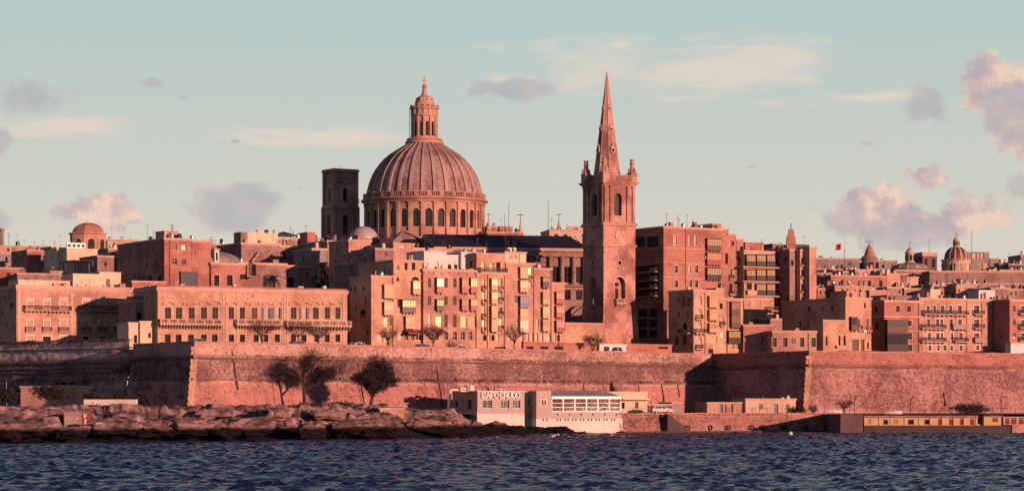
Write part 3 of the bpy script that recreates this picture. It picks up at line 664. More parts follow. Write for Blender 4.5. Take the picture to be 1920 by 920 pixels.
def uvmesh(name, P, uv, mat, smooth=False):
    ny, nx, _ = P.shape; a = (np.arange(ny-1)[:, None]*nx+np.arange(nx-1)[None]).ravel(); fs = np.stack([a, a+1, a+nx+1, a+nx], 1)
    me = bpy.data.meshes.new(name); me.vertices.add(nx*ny); me.vertices.foreach_set('co', P.ravel().astype(np.float32)); me.loops.add(fs.size); me.loops.foreach_set('vertex_index', fs.ravel().astype(np.int32))
    me.polygons.add(len(fs)); me.polygons.foreach_set('loop_start', (np.arange(len(fs))*4).astype(np.int32)); me.update(calc_edges=True)
    l = me.uv_layers.new(name='uv'); l.data.foreach_set('uv', uv.reshape(-1, 2)[fs.ravel()].ravel().astype(np.float32)); me.materials.append(MATS[mat]); return me
def node_sep(nt, c):
    n = node(nt, 'ShaderNodeSeparateColor'); link(nt, c, n.inputs[0]); return n.outputs[0]
def bastion_material(name, up, mid, low, zled, zplaster, rough_amt=1.0):
    """rubble and block masonry in bands: parapet courses, pitted middle, rendered foot"""
    m, nt, b = principled(name)
    uv = obj_vec(nt, 'UV'); gp = node(nt, 'ShaderNodeNewGeometry').outputs['Position']; sep = node(nt, 'ShaderNodeSeparateXYZ'); link(nt, gp, sep.inputs[0])
    br = node(nt, 'ShaderNodeTexBrick'); link(nt, uv, br.inputs['Vector'])
    for kk, vv in (('Color1', (1, 1, 1, 1)), ('Color2', (.72, .7, .7, 1)), ('Mortar', (.5, .45, .45, 1))): br.inputs[kk].default_value = vv
    for kk, vv in (('Scale', 1), ('Brick Width', .95), ('Row Height', .42), ('Mortar Size', .03), ('Mortar Smooth', .5), ('Bias', -.2)): br.inputs[kk].default_value = vv
    nb = noise_tex(nt, gp, 0.12, 6, 0.65, 0.4); nm = noise_tex(nt, gp, 0.55, 6, 0.68, 0.3); nf = noise_tex(nt, gp, 1.5, 7, 0.78, 0.2)
    z = mth(nt, 'ADD', sep.outputs[2], mth(nt, 'MULTIPLY_ADD', nb, 1.4, -.7))
    col = mixc(nt, sstep(nt, z, zled-.15, zled+.15), mid, up)
    col = mixc(nt, sstep(nt, mth(nt, 'ADD', z, mth(nt, 'MULTIPLY', nm, .6)), zplaster+.5, zplaster+.1), col, low)
    col = mixc(nt, 1.0, col, (1.0, 1.12, 1.2), 'MULTIPLY')
    col = mixc(nt, 1.0, col, mixc(nt, .5, (.95, .95, .95), br.outputs['Color']), 'MULTIPLY')
    vs_ = node(nt, 'ShaderNodeVectorMath', operation='MULTIPLY'); wv = node(nt, 'ShaderNodeVectorMath', operation='ADD'); link(nt, gp, wv.inputs[0])
    nn3 = node(nt, 'ShaderNodeTexNoise'); nn3.inputs['Scale'].default_value = .9; link(nt, gp, nn3.inputs['Vector']); link(nt, nn3.outputs['Color'], wv.inputs[1]); link(nt, wv.outputs[0], vs_.inputs[0]); vs_.inputs[1].default_value = (1.35, 1.35, 2.1)
    vo = node(nt, 'ShaderNodeTexVoronoi', feature='F1'); link(nt, vs_.outputs[0], vo.inputs['Vector']); ve = node(nt, 'ShaderNodeTexVoronoi', feature='DISTANCE_TO_EDGE'); link(nt, vs_.outputs[0], ve.inputs['Vector'])
    vb = mth(nt, 'MULTIPLY', mth(nt, 'MULTIPLY_ADD', node_sep(nt, vo.outputs['Color']), .8, .6), mth(nt, 'MULTIPLY_ADD', sstep(nt, ve.outputs['Distance'], .0, .12), .5, .5))
    rub = mth(nt, 'MULTIPLY', mth(nt, 'MULTIPLY', sstep(nt, z, zplaster, zplaster+.8), sstep(nt, z, zled+.9, zled+.2)), rough_amt, clamp=True)
    vsc = node(nt, 'ShaderNodeVectorMath', operation='SCALE'); link(nt, col, vsc.inputs[0]); link(nt, vb, vsc.inputs['Scale']); col = mixc(nt, mth(nt, 'MULTIPLY', rub, .9), col, vsc.outputs[0])
    # weathered dark crust in patches (stronger in the middle band), pale worn stone elsewhere
    nl = noise_tex(nt, gp, 0.045, 4, .6); crust = mth(nt, 'ADD', mth(nt, 'MULTIPLY', nf, 0.62), mth(nt, 'ADD', mth(nt, 'MULTIPLY', nb, 0.22), mth(nt, 'MULTIPLY', nl, 0.24)))
    midb = mth(nt, 'MULTIPLY', sstep(nt, z, zplaster, zplaster+1.0), sstep(nt, z, zled+1.2, zled-.4))
    thr = mth(nt, 'MULTIPLY_ADD', midb, 0.055*rough_amt, -.525)
    c1 = sstep(nt, mth(nt, 'ADD', crust, thr), 0.0, 0.09)
    col = mixc(nt, mth(nt, 'MULTIPLY', c1, .88), col, mixc(nt, 1.0, col, (.27, .22, .28), 'MULTIPLY'))
    for vec, amt in (((.22, .22, 2.2), .75), ((1.5, 1.5, .10), .55)):
        cv = node(nt, 'ShaderNodeVectorMath', operation='MULTIPLY'); link(nt, gp, cv.inputs[0]); cv.inputs[1].default_value = vec
        cn = mth(nt, 'ABSOLUTE', mth(nt, 'SUBTRACT', noise_tex(nt, cv.outputs[0], .55, 4, .6, .4), .5)); ck = mth(nt, 'MULTIPLY', sstep(nt, cn, .022, .004), sstep(nt, nm, .42, .6))
        col = mixc(nt, mth(nt, 'MULTIPLY', ck, amt), col, mixc(nt, 1.0, col, (.25, .2, .24), 'MULTIPLY'))
    c2 = sstep(nt, nm, .55, .72); col = mixc(nt, mth(nt, 'MULTIPLY', c2, .5), col, mixc(nt, 1.0, col, (1.45, 1.5, 1.4), 'MULTIPLY'))
    sv = node(nt, 'ShaderNodeVectorMath', operation='MULTIPLY'); link(nt, gp, sv.inputs[0]); sv.inputs[1].default_value = (.9, .9, .06)
    ns = noise_tex(nt, sv.outputs[0], 1.0, 5, 0.7); col = mixc(nt, mth(nt, 'MULTIPLY', sstep(nt, ns, .56, .75), .6), col, mixc(nt, 1.0, col, (.42, .36, .4), 'MULTIPLY'))
    f = mth(nt, 'MULTIPLY_ADD', nf, 1.7, -.18); s_ = node(nt, 'ShaderNodeVectorMath', operation='SCALE'); link(nt, col, s_.inputs[0]); link(nt, f, s_.inputs['Scale'])
    link(nt, s_.outputs[0], b.inputs['Base Color']); b.inputs['Roughness'].default_value = .95; b.inputs['Specular IOR Level'].default_value = .1
    bp = node(nt, 'ShaderNodeBump'); bp.inputs['Strength'].default_value = .8; bp.inputs['Distance'].default_value = .14
    link(nt, mth(nt, 'ADD', mth(nt, 'MULTIPLY', nf, 1.2), mth(nt, 'MULTIPLY', br.outputs['Fac'], -.2)), bp.inputs['Height']); link(nt, bp.outputs[0], b.inputs['Normal'])
bastion_material('bastion_left', (0.70, 0.43, 0.345), (0.70, 0.41, 0.335), (0.58, 0.27, 0.22), 13.7, 9.1)
bastion_material('bastion_right', (0.56, 0.25, 0.205), (0.66, 0.36, 0.31), (0.54, 0.26, 0.225), 13.3, 3.6, .55)
bastion_material('bastion_curtain', (0.85, 0.62, 0.56), (0.72, 0.48, 0.46), (0.66, 0.42, 0.40), 13.4, 5.0)
WALLZ = 16.4
def offs(pts, d):       # polyline pushed out towards the sea by d, mitred
    out = []
    for i, (x, y) in enumerate(pts):
        ns = []
        for a, b in ((i-1, i), (i, i+1)):
            if a < 0 or b >= len(pts): continue
            dx, dy = pts[b][0]-pts[a][0], pts[b][1]-pts[a][1]; l = math.hypot(dx, dy); ns.append((dy/l, -dx/l))
        if len(ns) == 1: n = ns[0]; k = 1
        else: n = (ns[0][0]+ns[1][0], ns[0][1]+ns[1][1]); l = math.hypot(*n); n = (n[0]/l, n[1]/l); k = 1/max(.4, n[0]*ns[0][0]+n[1]*ns[0][1])
        out.append((x+n[0]*d*k, y+n[1]*d*k))
    return out
def bastion(name, label, pts, mat, zb, zt, batter, zled, zbreak=None, par=1.0, led2=None, seed=1, undul=0.0, extra=()):
    E = thing(name, label, 'bastion wall', (pts[0][0], pts[0][1], zb)); O = Vector((pts[0][0], pts[0][1], zb))
    st = .55; s0 = 0.0
    prof = [(zb-2, batter*1.15), (zb, batter), (zled, .25 if batter < 2 else .25), (zt, 0.0)]
    for i in range(len(pts)-1):
        L = math.dist(pts[i], pts[i+1]); n = int(L/st)+1; zz = np.arange(zb-2, zt+.01, .42); zz[-1] = zt
        o = np.interp(zz, [p[0] for p in prof], [p[1] for p in prof]); P = np.zeros((len(zz), n+1, 3)); uv = np.zeros((len(zz), n+1, 2))
        dx, dy = (pts[i+1][0]-pts[i][0])/L, (pts[i+1][1]-pts[i][1])/L; nx_, ny_ = dy, -dx
        rs = lattice(3, 2.5, seed+i, n+1, len(zz))-.5; rb = lattice(12, 7, seed+i+7, n+1, len(zz))-.5; rf = np.random.RandomState(seed+i).rand(len(zz), n+1)-.5
        for j, z in enumerate(zz):
            q = offs(pts, float(o[j])); t = np.arange(n+1)/n; e = np.minimum(1, np.minimum(t, 1-t)*n/3)
            sm = .25 if z < (zbreak or -99) else 1.0
            disp = e*(rb[j]*.5+rs[j]*.22+rf[j]*.16)*sm*(1 if z > zb else .3)
            P[j, :, 0] = q[i][0]*(1-t)+q[i+1][0]*t+nx_*disp-O.x; P[j, :, 1] = q[i][1]*(1-t)+q[i+1][1]*t+ny_*disp-O.y
            P[j, :, 2] = z-O.z+(undul*(lattice(14, 3, seed, n+1, 4)[0]-.5) if j == len(zz)-1 else 0); uv[j, :, 0] = s0+t*L; uv[j, :, 1] = z
        s0 += L; link_ob('wall_face', uvmesh('wall_face', P, uv, mat), E)
    def course(z, out, h, nm, m):
        a, b = offs(pts, out), offs(pts, -.9); g = G()
        for i in range(len(pts)-1):
            n = max(1, int(math.dist(pts[i], pts[i+1])/2.2)); rr = random.Random(seed+i)
            for k in range(n):
                t0, t1 = k/n, (k+1)/n; j = rr.uniform(-.03, .03); zz = z+rr.uniform(-.03, .03)
                A = [(p[i][0]*(1-t)+p[i+1][0]*t-O.x, p[i][1]*(1-t)+p[i+1][1]*t-O.y) for p, t in ((a, t0), (a, t1), (b, t1), (b, t0))]
                g.add([(x, y, zz-h/2+j-O.z) for x, y in A]+[(x, y, zz+h/2+j-O.z) for x, y in A], [(0, 3, 2, 1), (4, 5, 6, 7), (0, 1, 5, 4), (1, 2, 6, 5), (2, 3, 7, 6), (3, 0, 4, 7)])
        g.ob(nm, m, E)
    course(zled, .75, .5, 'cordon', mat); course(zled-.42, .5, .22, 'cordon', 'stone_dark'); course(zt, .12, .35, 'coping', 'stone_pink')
    for zx in extra: course(zx, float(np.interp(zx, [p[0] for p in prof], [p[1] for p in prof]))+.45, .2, 'ledge', mat)
    if led2:
        a, b, zl = led2; course(zl, float(np.interp(zl, [p[0] for p in prof], [p[1] for p in prof]))+.3, .3, 'ledge', mat)
    return E
LB = [(-69.5, 470.0), (-55.8, 450.0), (43.6, 561.0)]
RB = [(42.6, 567.0), (61.5, 530.0), (165.0, 590.0)]
CU = [(-158.0, 541.0), (-70.3, 470.8)]
bastion('bastion', 'long lit bastion wall with a sharp left corner and weedy cordon', LB, 'bastion_left', 4.2, WALLZ, 2.2, 13.9, 9.3, led2=(0, 1, 9.9), seed=3)
bastion('bastion', 'smooth battered red bastion at the right, behind the yellow quay booths', RB, 'bastion_right', 3.2, WALLZ, 2.6, 13.5, seed=9)
bastion('curtain_wall', 'shaded curtain wall below the pink palazzo at far left', CU, 'bastion_curtain', 4.6, WALLZ+.9, 1.2, 13.4, led2=(0, 1, 10.2), seed=21, undul=.8, extra=(15.9, 12.2, 11.4, 8.1, 6.6))

def highlight_quoins(E, p, zb, zt, bat, flip=1):
    O = E.location; me = {}
    for i in range(int((zt-zb)/.55)):
        z = zb+i*.55; o = bat*(1-(z-zb)/(13.9-zb)) if z < 13.9 else 0; q = offs(p, max(0, o)+.14)[1]; w = .62 if i % 2 else .5
        if w not in me: me[w] = G().box(-w, w, -.1, .9, 0, .54).mesh('quoin', 'stone_gold')  # pale blocks paint the sunlit sliver along the bastion corner
        link_ob('quoin', me[w], E, (q[0]-O.x, q[1]-O.y+.15, z-O.z), rad(6*flip))
def wall_strips(E, px_list, line, zb, zt, out):
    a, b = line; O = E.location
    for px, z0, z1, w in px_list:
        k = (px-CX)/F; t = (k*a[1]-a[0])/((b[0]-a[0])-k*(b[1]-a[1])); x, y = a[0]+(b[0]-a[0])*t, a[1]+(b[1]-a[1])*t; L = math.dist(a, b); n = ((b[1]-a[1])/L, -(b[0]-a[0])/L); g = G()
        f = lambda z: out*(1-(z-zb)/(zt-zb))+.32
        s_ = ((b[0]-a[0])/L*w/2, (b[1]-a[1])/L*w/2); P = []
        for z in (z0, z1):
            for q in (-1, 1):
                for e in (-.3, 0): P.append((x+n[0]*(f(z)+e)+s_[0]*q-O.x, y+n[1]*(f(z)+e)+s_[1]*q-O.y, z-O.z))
        g.add(P, [(1, 3, 7, 5), (0, 1, 5, 4), (3, 2, 6, 7), (4, 5, 7, 6)]); g.ob('dark_strip', 'concrete_dark', E)  # thin dark vertical strip on the wall face
BE = [o for o in COL.objects if o.name.startswith('bastion') and o.type == 'EMPTY']
highlight_quoins(BE[0], LB, 4.6, WALLZ-.5, 2.2); highlight_quoins(BE[1], RB, 3.4, WALLZ-.5, 2.6)
wall_strips(BE[0], [(435, 8.0, 15.6, .35), (668, 5, 13.6, .14), (727, 10.4, 15.9, .14), (815, 5, 13.0, .14), (905, 10.4, 15.8, .12), (1012, 10.3, 16, .12), (1085, 5, 10, .2), (1188, 5.5, 10, .22), (1232, 6, 10, .2), (1262, 7, 10, .2)], (LB[1], LB[2]), 4.2, 13.9, 2.2)
wall_strips(BE[1], [(1700, 12.2, 15.8, .14), (1850, 12.5, 15.8, .14), (1760, 5, 8, .12)], (RB[1], RB[2]), 3.2, 13.5, 2.6)
def town_z(x, y):
    t = max(0.0, y-592.0)
    return 15.5+min(t, 110)*.17+max(0, min(t-110, 120))*.10
def make_town_ground():
    pts = [(-420, 780), CU[0], CU[1], LB[0], LB[1], LB[2], RB[0], RB[1], RB[2], (420, 740)]; dense = []
    for a, b in zip(pts, pts[1:]):
        n = max(1, int(math.dist(a, b)/8)); dense += [(a[0]+(b[0]-a[0])*i/n, a[1]+(b[1]-a[1])*i/n+.5) for i in range(n)]
    dense.append(pts[-1]); rows = [0, .4, 8, 16, 24, 32, 48, 64, 90, 120, 160, 220, 300, 420, 600, 900]
    g = G(); vs = []
    for r in rows:
        for x, y in dense: yy = max(y+r, 430+r); vs.append((x*(1+r*.0004), yy, town_z(x, yy)+(mn.noise(Vector((x*.05, yy*.05, 0)))*.6 if r > 60 else 0)))
    n = len(dense); g.add(vs, [(j*n+i, j*n+i+1, (j+1)*n+i+1, (j+1)*n+i) for j in range(len(rows)-1) for i in range(n-1)])
    tag(g.ob('town_ground', 'asphalt'), 'ground of the town rising behind the bastions', kind='structure')
make_town_ground()
# road on top of the bastions
def strip(name, label, pts, d0, d1, z, mat):
    a, b = offs(pts, -d0), offs(pts, -d1); g = G()
    for i in range(len(pts)-1): g.quad((*a[i], z), (*a[i+1], z), (*b[i+1], z), (*b[i], z))
    tag(g.ob(name, mat), label, kind='structure')
strip('road', 'asphalt road along the top of the bastions', [CU[0], CU[1], LB[1], LB[2], RB[1], RB[2]], 2.0, 9.0, 15.65, 'asphalt')
# quay ground
QZ = 3.6
def make_quay():
    g = G(); z = QZ
    P = [(-8, 474), (PX(1165, 483), 483), (PX(1575, 508), 508), (PX(1580, 491), 491), (PX(1900, 491.5), 491.5), (170, 500)]
    B = [(-8, 600), (20, 600), (60, 600), (70, 600), (110, 600), (170, 620)]
    for i in range(len(P)-1): g.quad((*P[i], z), (*P[i+1], z), (*B[i+1], z), (*B[i], z))
    tag(g.ob('quay_pavement', 'concrete'), 'raised quay road at the foot of the bastions', kind='structure')
    g = G(); g.quad((-26, 455, 4.3), (-8, 474, QZ+.02), (-8, 520, QZ+.02), (-26, 520, 4.3)); tag(g.ob('path', 'concrete'), 'path between the rocks and the restaurant', kind='structure')
make_quay()
def quay_wall():
    E = thing('quay_wall', 'long reddish quay wall between the restaurant and the dark jetty', 'quay wall', (PX(1165, 483), 482.4, 0))
    a = Vector((PX(1160, 482.4), 482.4)); b = Vector((PX(1577, 507.4), 507.4)); L = (b-a).length; n = int(L/.5); zz = np.arange(-.8, 3.9, .4); zz[-1] = 3.75
    P = np.zeros((len(zz), n+1, 3)); uv = np.zeros((len(zz), n+1, 2)); rs = lattice(3, 2, 5, n+1, len(zz))-.5; d = (b-a)/L; nn = (d.y, -d.x); rb = lattice(10, 6, 8, n+1, len(zz))-.5
    for j, z in enumerate(zz):
        t = np.arange(n+1)/n; dd = rs[j]*.35+rb[j]*.8+.25*(1-z/4)
        P[j, :, 0] = a.x+(b.x-a.x)*t+nn[0]*dd-E.location.x; P[j, :, 1] = a.y+(b.y-a.y)*t+nn[1]*dd-E.location.y; P[j, :, 2] = z; uv[j, :, 0] = t*L; uv[j, :, 1] = z
    link_ob('wall_face', uvmesh('wall_face', P, uv, 'quay_stone'), E)
    g = G(); rr = random.Random(2); N = 46
    for k in range(N):
        t0, t1 = k/N+.001, (k+1)/N-.001
        q = [(a.x+(b.x-a.x)*t+nn[0]*o-E.location.x, a.y+(b.y-a.y)*t+nn[1]*o-E.location.y) for t, o in ((t0, .45), (t1, .45), (t1, -.6), (t0, -.6))]; j = rr.uniform(-.06, .06)
        g.add([(x, y, 3.55+j) for x, y in q]+[(x, y, 3.8+j) for x, y in q], [(0, 3, 2, 1), (4, 5, 6, 7), (0, 1, 5, 4), (1, 2, 6, 5), (2, 3, 7, 6), (3, 0, 4, 7)])
    g.ob('coping', 'stone_pink', E)
    g = G(); g.box(-1, L*.98, -2.4, .8, -.5, .35); g.ob('footing', 'concrete_dark', E, (0, 0, 0), math.atan2(d.y, d.x))
bastion_material('quay_stone', (0.56, 0.28, 0.22), (0.52, 0.26, 0.21), (0.44, 0.24, 0.20), 2.9, .4, .3)
quay_wall()
def leaves(g, c, r, n, size, rr, flat=1.0):
    for _ in range(n):
        while True:
            p = Vector((rr.uniform(-1, 1), rr.uniform(-1, 1), rr.uniform(-1, 1)))
            if p.length < 1: break
        q = Vector(c)+Vector((p.x*r[0], p.y*r[1], p.z*r[2])); a = Vector((rr.gauss(0, 1), rr.gauss(0, 1), rr.gauss(0, 1)*flat)).normalized(); b = a.cross(Vector((rr.gauss(0, 1), rr.gauss(0, 1), rr.gauss(0, 1)))).normalized(); s_ = size*rr.uniform(.6, 1.3)
        g.add([q-a*s_, q+b*s_*.45, q+a*s_, q-b*s_*.45], [(0, 1, 2, 3)])
def wall_plants():
    g = G(); rr = random.Random(4); a, b = Vector(LB[1]), Vector(LB[2]); d = (b-a).normalized(); nn = Vector((d.y, -d.x)); L = (b-a).length
    for k in range(210):
        t = rr.random()**.8; z = rr.choice([14.2, 14.15, 10.2, 10.1, 10.15]); 
        if z < 12 and t < .2: continue
        p = a+d*(t*L); o = .55 if z > 12 else 1.45; leaves(g, (p.x+nn.x*o, p.y+nn.y*o, z), (rr.uniform(.3, 1.6), .3, rr.uniform(.12, .4)), rr.randint(12, 50), .11, rr)
    for k in range(70):
        t = rr.random()*.95; z = rr.uniform(11, 15.8); p = a+d*(t*L); o = np.interp(z, [4.6, 14.3, 16.7], [2.2, .4, .15]); leaves(g, (p.x+nn.x*o, p.y+nn.y*o, z), (rr.uniform(.2, .8), .2, rr.uniform(.2, .7)), 16, .1, rr)
    a, b = Vector(CU[0]), Vector(CU[1]); d = (b-a).normalized(); nn = Vector((d.y, -d.x)); L = (b-a).length
    for k in range(150):
        t = rr.uniform(.2, 1); p = a+d*(t*L); z = rr.choice([17.4, 17.3, 17.4, 13.7, 10.5]); leaves(g, (p.x+nn.x*.3, p.y+nn.y*.3, z), (rr.uniform(.4, 1.4), .5, rr.uniform(.15, .45)), 30, .13, rr)
    a, b = Vector(LB[0]), Vector(LB[1]); d = (b-a).normalized(); nn = Vector((d.y, -d.x)); L = (b-a).length
    for k in range(40):
        t = rr.uniform(0, 1); p = a+d*(t*L); z = rr.uniform(6, 13.4); o = np.interp(z, [4.6, 14.3], [2.3, .5]); leaves(g, (p.x+nn.x*o, p.y+nn.y*o, z), (.9, .4, .7), 60, .13, rr)
    tag(g.ob('wall_plants', 'weed'), 'dry weeds and capers rooted along the bastion ledges', kind='stuff')
wall_plants()
def shore_scrub():
    g = G(); rr = random.Random(14)
    for k in range(330):
        px = rr.uniform(150, 860); Y = rr.uniform(376, 420)+(px-300)*.035; x = PX(px, Y); Y = max(Y, float(np.interp(x, WLX, WLY))+9); x = PX(px, Y); z = rock_z(x, Y)-.1
        leaves(g, (x, Y, z+.1), (rr.uniform(.5, 1.9), .9, rr.uniform(.25, .6)), 60, .15, rr)
    tag(g.ob('shore_scrub', 'weed'), 'low dark scrub growing between the shore rocks', kind='stuff')
shore_scrub()

# ---------------------------------------------------------------- landmarks
Z1, Z2, Z3, Z4, Z5, Z6, Z7 = [(o, 380, 3.067) for o in (0, 330, 640, 860, 1060, 1240, 1500)]
def arch_window_mesh(w, h, mat='glass_dark', dep=.5):
    g = G(); pts = [(0, 0), (w, 0)]+arc(w, h); g.add([(x-w/2, dep, z) for x, z in pts], [tuple(range(len(pts)))]); return g.mesh('window', mat)
def basilica_dome():
    Y = 672.0; k = Y/F; cx = PX(796, Y); zb = PZ(470, Y)
    E = thing('domed_basilica', 'huge ribbed stone dome with arched drum, tall lantern and cross', 'domed church', (cx, Y, zb)); Z = lambda py: PZ(py, Y)-zb
    n = 30; R = 110*k
    # drum with real arched openings, one wall panel per bay
    z0, z1 = Z(452), Z(384); bay = 2*math.pi/n; wbay = 2*R*math.tan(bay/2); ww, wz0, wz1 = 1.75, Z(432), Z(398)
    g = G(); wall_sheet(g, -wbay/2, wbay/2, z0, z1, [(-ww/2, ww/2, wz0, wz1, True)], lambda a, i, z: (a, i, z), .55); me = g.mesh('drum_wall', 'stone_warm')
    g = G(); g.box(-.38, .38, -.38, .02, z0, z1-.25); g.box(-.5, .5, -.5, .02, z1-.6, z1-.25); g.box(-.48, .48, -.48, .02, z0, z0+.5); pm = g.mesh('pilaster', 'stone_warm')
    wm = arch_window_mesh(ww, wz1-wz0)
    g = G()
    for z in np.linspace(.4, wz1-wz0-1.0, 5): g.box(-ww/2, ww/2, .40, .46, z-.03, z+.03)
    for x in (-.3, .3): g.box(x-.03, x+.03, .40, .46, 0, wz1-wz0-.3)
    bm = g.mesh('glazing_bar', 'wood_brown')
    g = G(); a = arc(ww+.5, wz1-wz0+.25, 8); b = arc(ww, wz1-wz0, 8)
    for i in range(8): g.prism([(a[i][0]-ww/2-.25, a[i][1]), (a[i+1][0]-ww/2-.25, a[i+1][1]), (b[i+1][0]-ww/2, b[i+1][1]), (b[i][0]-ww/2, b[i][1])], -.12, .05)
    g.box(-ww/2-.3, ww/2+.3, -.15, .05, -.25, 0); am = g.mesh('surround', 'stone_trim')
    for i in range(n):
        t = bay*i+bay/2-math.pi/2; ph = t+math.pi/2; ax = (R*math.cos(t), R*math.sin(t), 0)
        link_ob('drum_wall', me, E, ax, ph)
        o = link_ob('window', wm, E, (ax[0], ax[1], wz0), ph); link_ob('glazing_bar', bm, o); link_ob('surround', am, o)
        t2 = bay*i-math.pi/2; r2 = R/math.cos(bay/2); link_ob('pilaster', pm, E, (r2*math.cos(t2), r2*math.sin(t2), 0), t2+math.pi/2)
    g = G(); c = R+.2
    g.lathe([(c-.6, z0-6), (c+1.0, z0-6), (c+1.0, z0-.4), (c+.3, z0+.02), (c-.6, z0+.02)], 60); g.ob('drum_base', 'stone_shaded_brown', E, smooth=False)
    g = G(); g.lathe([(c-.9, z1-.2), (c+.35, z1-.2), (c+.45, z1+.25), (c+1.05, z1+.6), (c+1.1, z1+1.0), (c+.4, z1+1.25), (c-.9, z1+1.25)], 90); g.ob('cornice', 'stone_warm', E)
    zr = z1+1.25; g = G()
    g.lathe([(c-.1, zr+.95), (c+.55, zr+.95), (c+.55, zr+1.2), (c-.1, zr+1.2)], 90); g.ob('balustrade_rail', 'stone_warm', E)
    g = G(); g.box(-.1, .1, -.13, .13, 0, .96); bme = g.mesh('baluster', 'stone_warm'); g = G(); g.box(-.42, .42, -.3, .3, 0, 1.35); pme = g.mesh('pedestal', 'stone_warm')
    for i in range(180):
        t = 2*math.pi*i/180; r = c+.22
        if i % 6 == 0: link_ob('pedestal', pme, E, (r*math.cos(t), r*math.sin(t), zr), t+math.pi/2)
        else: link_ob('baluster', bme, E, (r*math.cos(t), r*math.sin(t), zr), t+math.pi/2)
    # dome shell and ribs
    prof = [(372, 107.5), (366, 107), (359.6, 105.5), (345, 101.8), (331, 96.5), (320, 90.5), (309, 82.5), (300, 74.5), (291, 64.5), (284, 54), (278, 44), (272, 35), (270, 30)]
    pr = [(r*k, Z(py)) for py, r in prof]
    g = G(); g.lathe([(pr[0][0]+.0, zr-.3)]+pr, 120); g.ob('dome_shell', 'stone_dome', E, smooth=True)
    g = G()
    for j in range(len(pr)-1):
        (r0, a), (r1, b) = pr[j], pr[j+1]; w0, w1 = max(.16, .42*r0/pr[0][0]), max(.16, .42*r1/pr[0][0])
        g.add([(r0-.2, -w0, a), (r0+.38, -w0, a), (r0+.38, w0, a), (r0-.2, w0, a), (r1-.2, -w1, b), (r1+.38, -w1, b), (r1+.38, w1, b), (r1-.2, w1, b)], [(0, 4, 5, 1), (1, 5, 6, 2), (2, 6, 7, 3)])
    rm = g.mesh('rib', 'ribstone')
    for i in range(n): link_ob('rib', rm, E, (0, 0, 0), bay*i+math.pi/2)
    # lantern
    g = G(); g.lathe([(33*k, Z(272)), (36*k, Z(270)), (36*k, Z(266)), (31*k, Z(265)), (31*k, Z(262)), (27*k, Z(261)), (27*k, Z(258)), (0.1, Z(258))], 48); g.ob('lantern_base', 'stone_warm', E)
    g = G(); g.lathe([(33*k, Z(262)), (33.6*k, Z(262)), (33.6*k, Z(261)), (33*k, Z(261))], 40)
    for i in range(40): t = 2*math.pi*i/40; g.tube((33.3*k*math.cos(t), 33.3*k*math.sin(t), Z(266)), (33.3*k*math.cos(t), 33.3*k*math.sin(t), Z(261.5)), .07, .07, 4)
    g.ob('lantern_railing', 'stone_trim', E)
    m = 12; rL = 22*k; by = 2*math.pi/m; wb = 2*rL*math.tan(by/2); zl0, zl1 = Z(259), Z(218)
    g = G(); wall_sheet(g, -wb/2, wb/2, zl0, zl1, [(-.42, .42, Z(256), Z(229), True)], lambda a, i, z: (a, i, z), .3); me2 = g.mesh('lantern_wall', 'stone_warm')
    g = G(); g.box(-.22, .22, -.3, .02, zl0, zl1); pm2 = g.mesh('pilaster', 'stone_warm'); wm2 = arch_window_mesh(.84, Z(229)-Z(256), dep=.28)
    for i in range(m):
        t = by*(i+.5)-math.pi/2; link_ob('lantern_wall', me2, E, (rL*math.cos(t), rL*math.sin(t), 0), t+math.pi/2); link_ob('window', wm2, E, (rL*math.cos(t), rL*math.sin(t), Z(256)), t+math.pi/2)
        t -= by/2; r2 = rL/math.cos(by/2); link_ob('pilaster', pm2, E, (r2*math.cos(t), r2*math.sin(t), 0), t+math.pi/2)
    g = G(); g.lathe([(a*k, Z(b)) for a, b in ((20, 220), (24.5, 219), (26, 216.5), (25, 214.5), (24, 214), (24, 207), (27, 205.5), (28, 202.5), (25, 201), (20, 198), (18, 194), (17.5, 190), (15, 188), (15, 184), (12, 182), (8, 180), (6, 178), (4.4, 172), (3.6, 166), (5, 163), (3, 160), (1.4, 158), (0.05, 157.5))], 36); g.ob('lantern_cap', 'stone_warm', E)
    g = G(); g.box(-.14, .14, -.25, 0, Z(216)-.2, Z(206)); vm = g.mesh('volute', 'stone_trim'); g = G(); g.lathe([(.18, 0), (.25, .15), (.1, .35), (.22, .55), (.05, .85)], 8); um = g.mesh('urn', 'stone_trim')
    for i in range(16):
        t = 2*math.pi*i/16; link_ob('volute', vm, E, (24*k*math.cos(t), 24*k*math.sin(t), 0), t+math.pi/2)
        link_ob('urn', um, E, (26*k*math.cos(t), 26*k*math.sin(t), Z(202.4)))
        if i % 2: link_ob('urn', um, E, (16.4*k*math.cos(t), 16.4*k*math.sin(t), Z(190)))
    g = G(); g.box(-.17, .17, -.17, .17, Z(160), Z(144)); g.box(-.55, .55, -.165, .165, Z(152.5), Z(150)); g.lathe([(.25, Z(144.2)), (.1, Z(142.5))], 8); g.lathe([(.5, Z(161)), (.6, Z(160)), (.3, Z(158.5))], 10); g.ob('cross', 'stone_trim', E, (0, 0, 0), rad(10))
    g = G()
    for t in np.linspace(2.6, 4.0, 5):
        x, y = 28.5*k*math.cos(t), 28.5*k*math.sin(t); g.tube((x, y, Z(262)), (x, y, Z(203)), .05, .05, 4)
    for py in range(205, 262, 6):
        P = [(28.5*k*math.cos(t), 28.5*k*math.sin(t), Z(py)) for t in np.linspace(2.6, 4.0, 6)]
        for a, b in zip(P, P[1:]): g.tube(a, b, .035, .035, 4)
    g.ob('scaffolding', 'metal_grey', E)
basilica_dome()
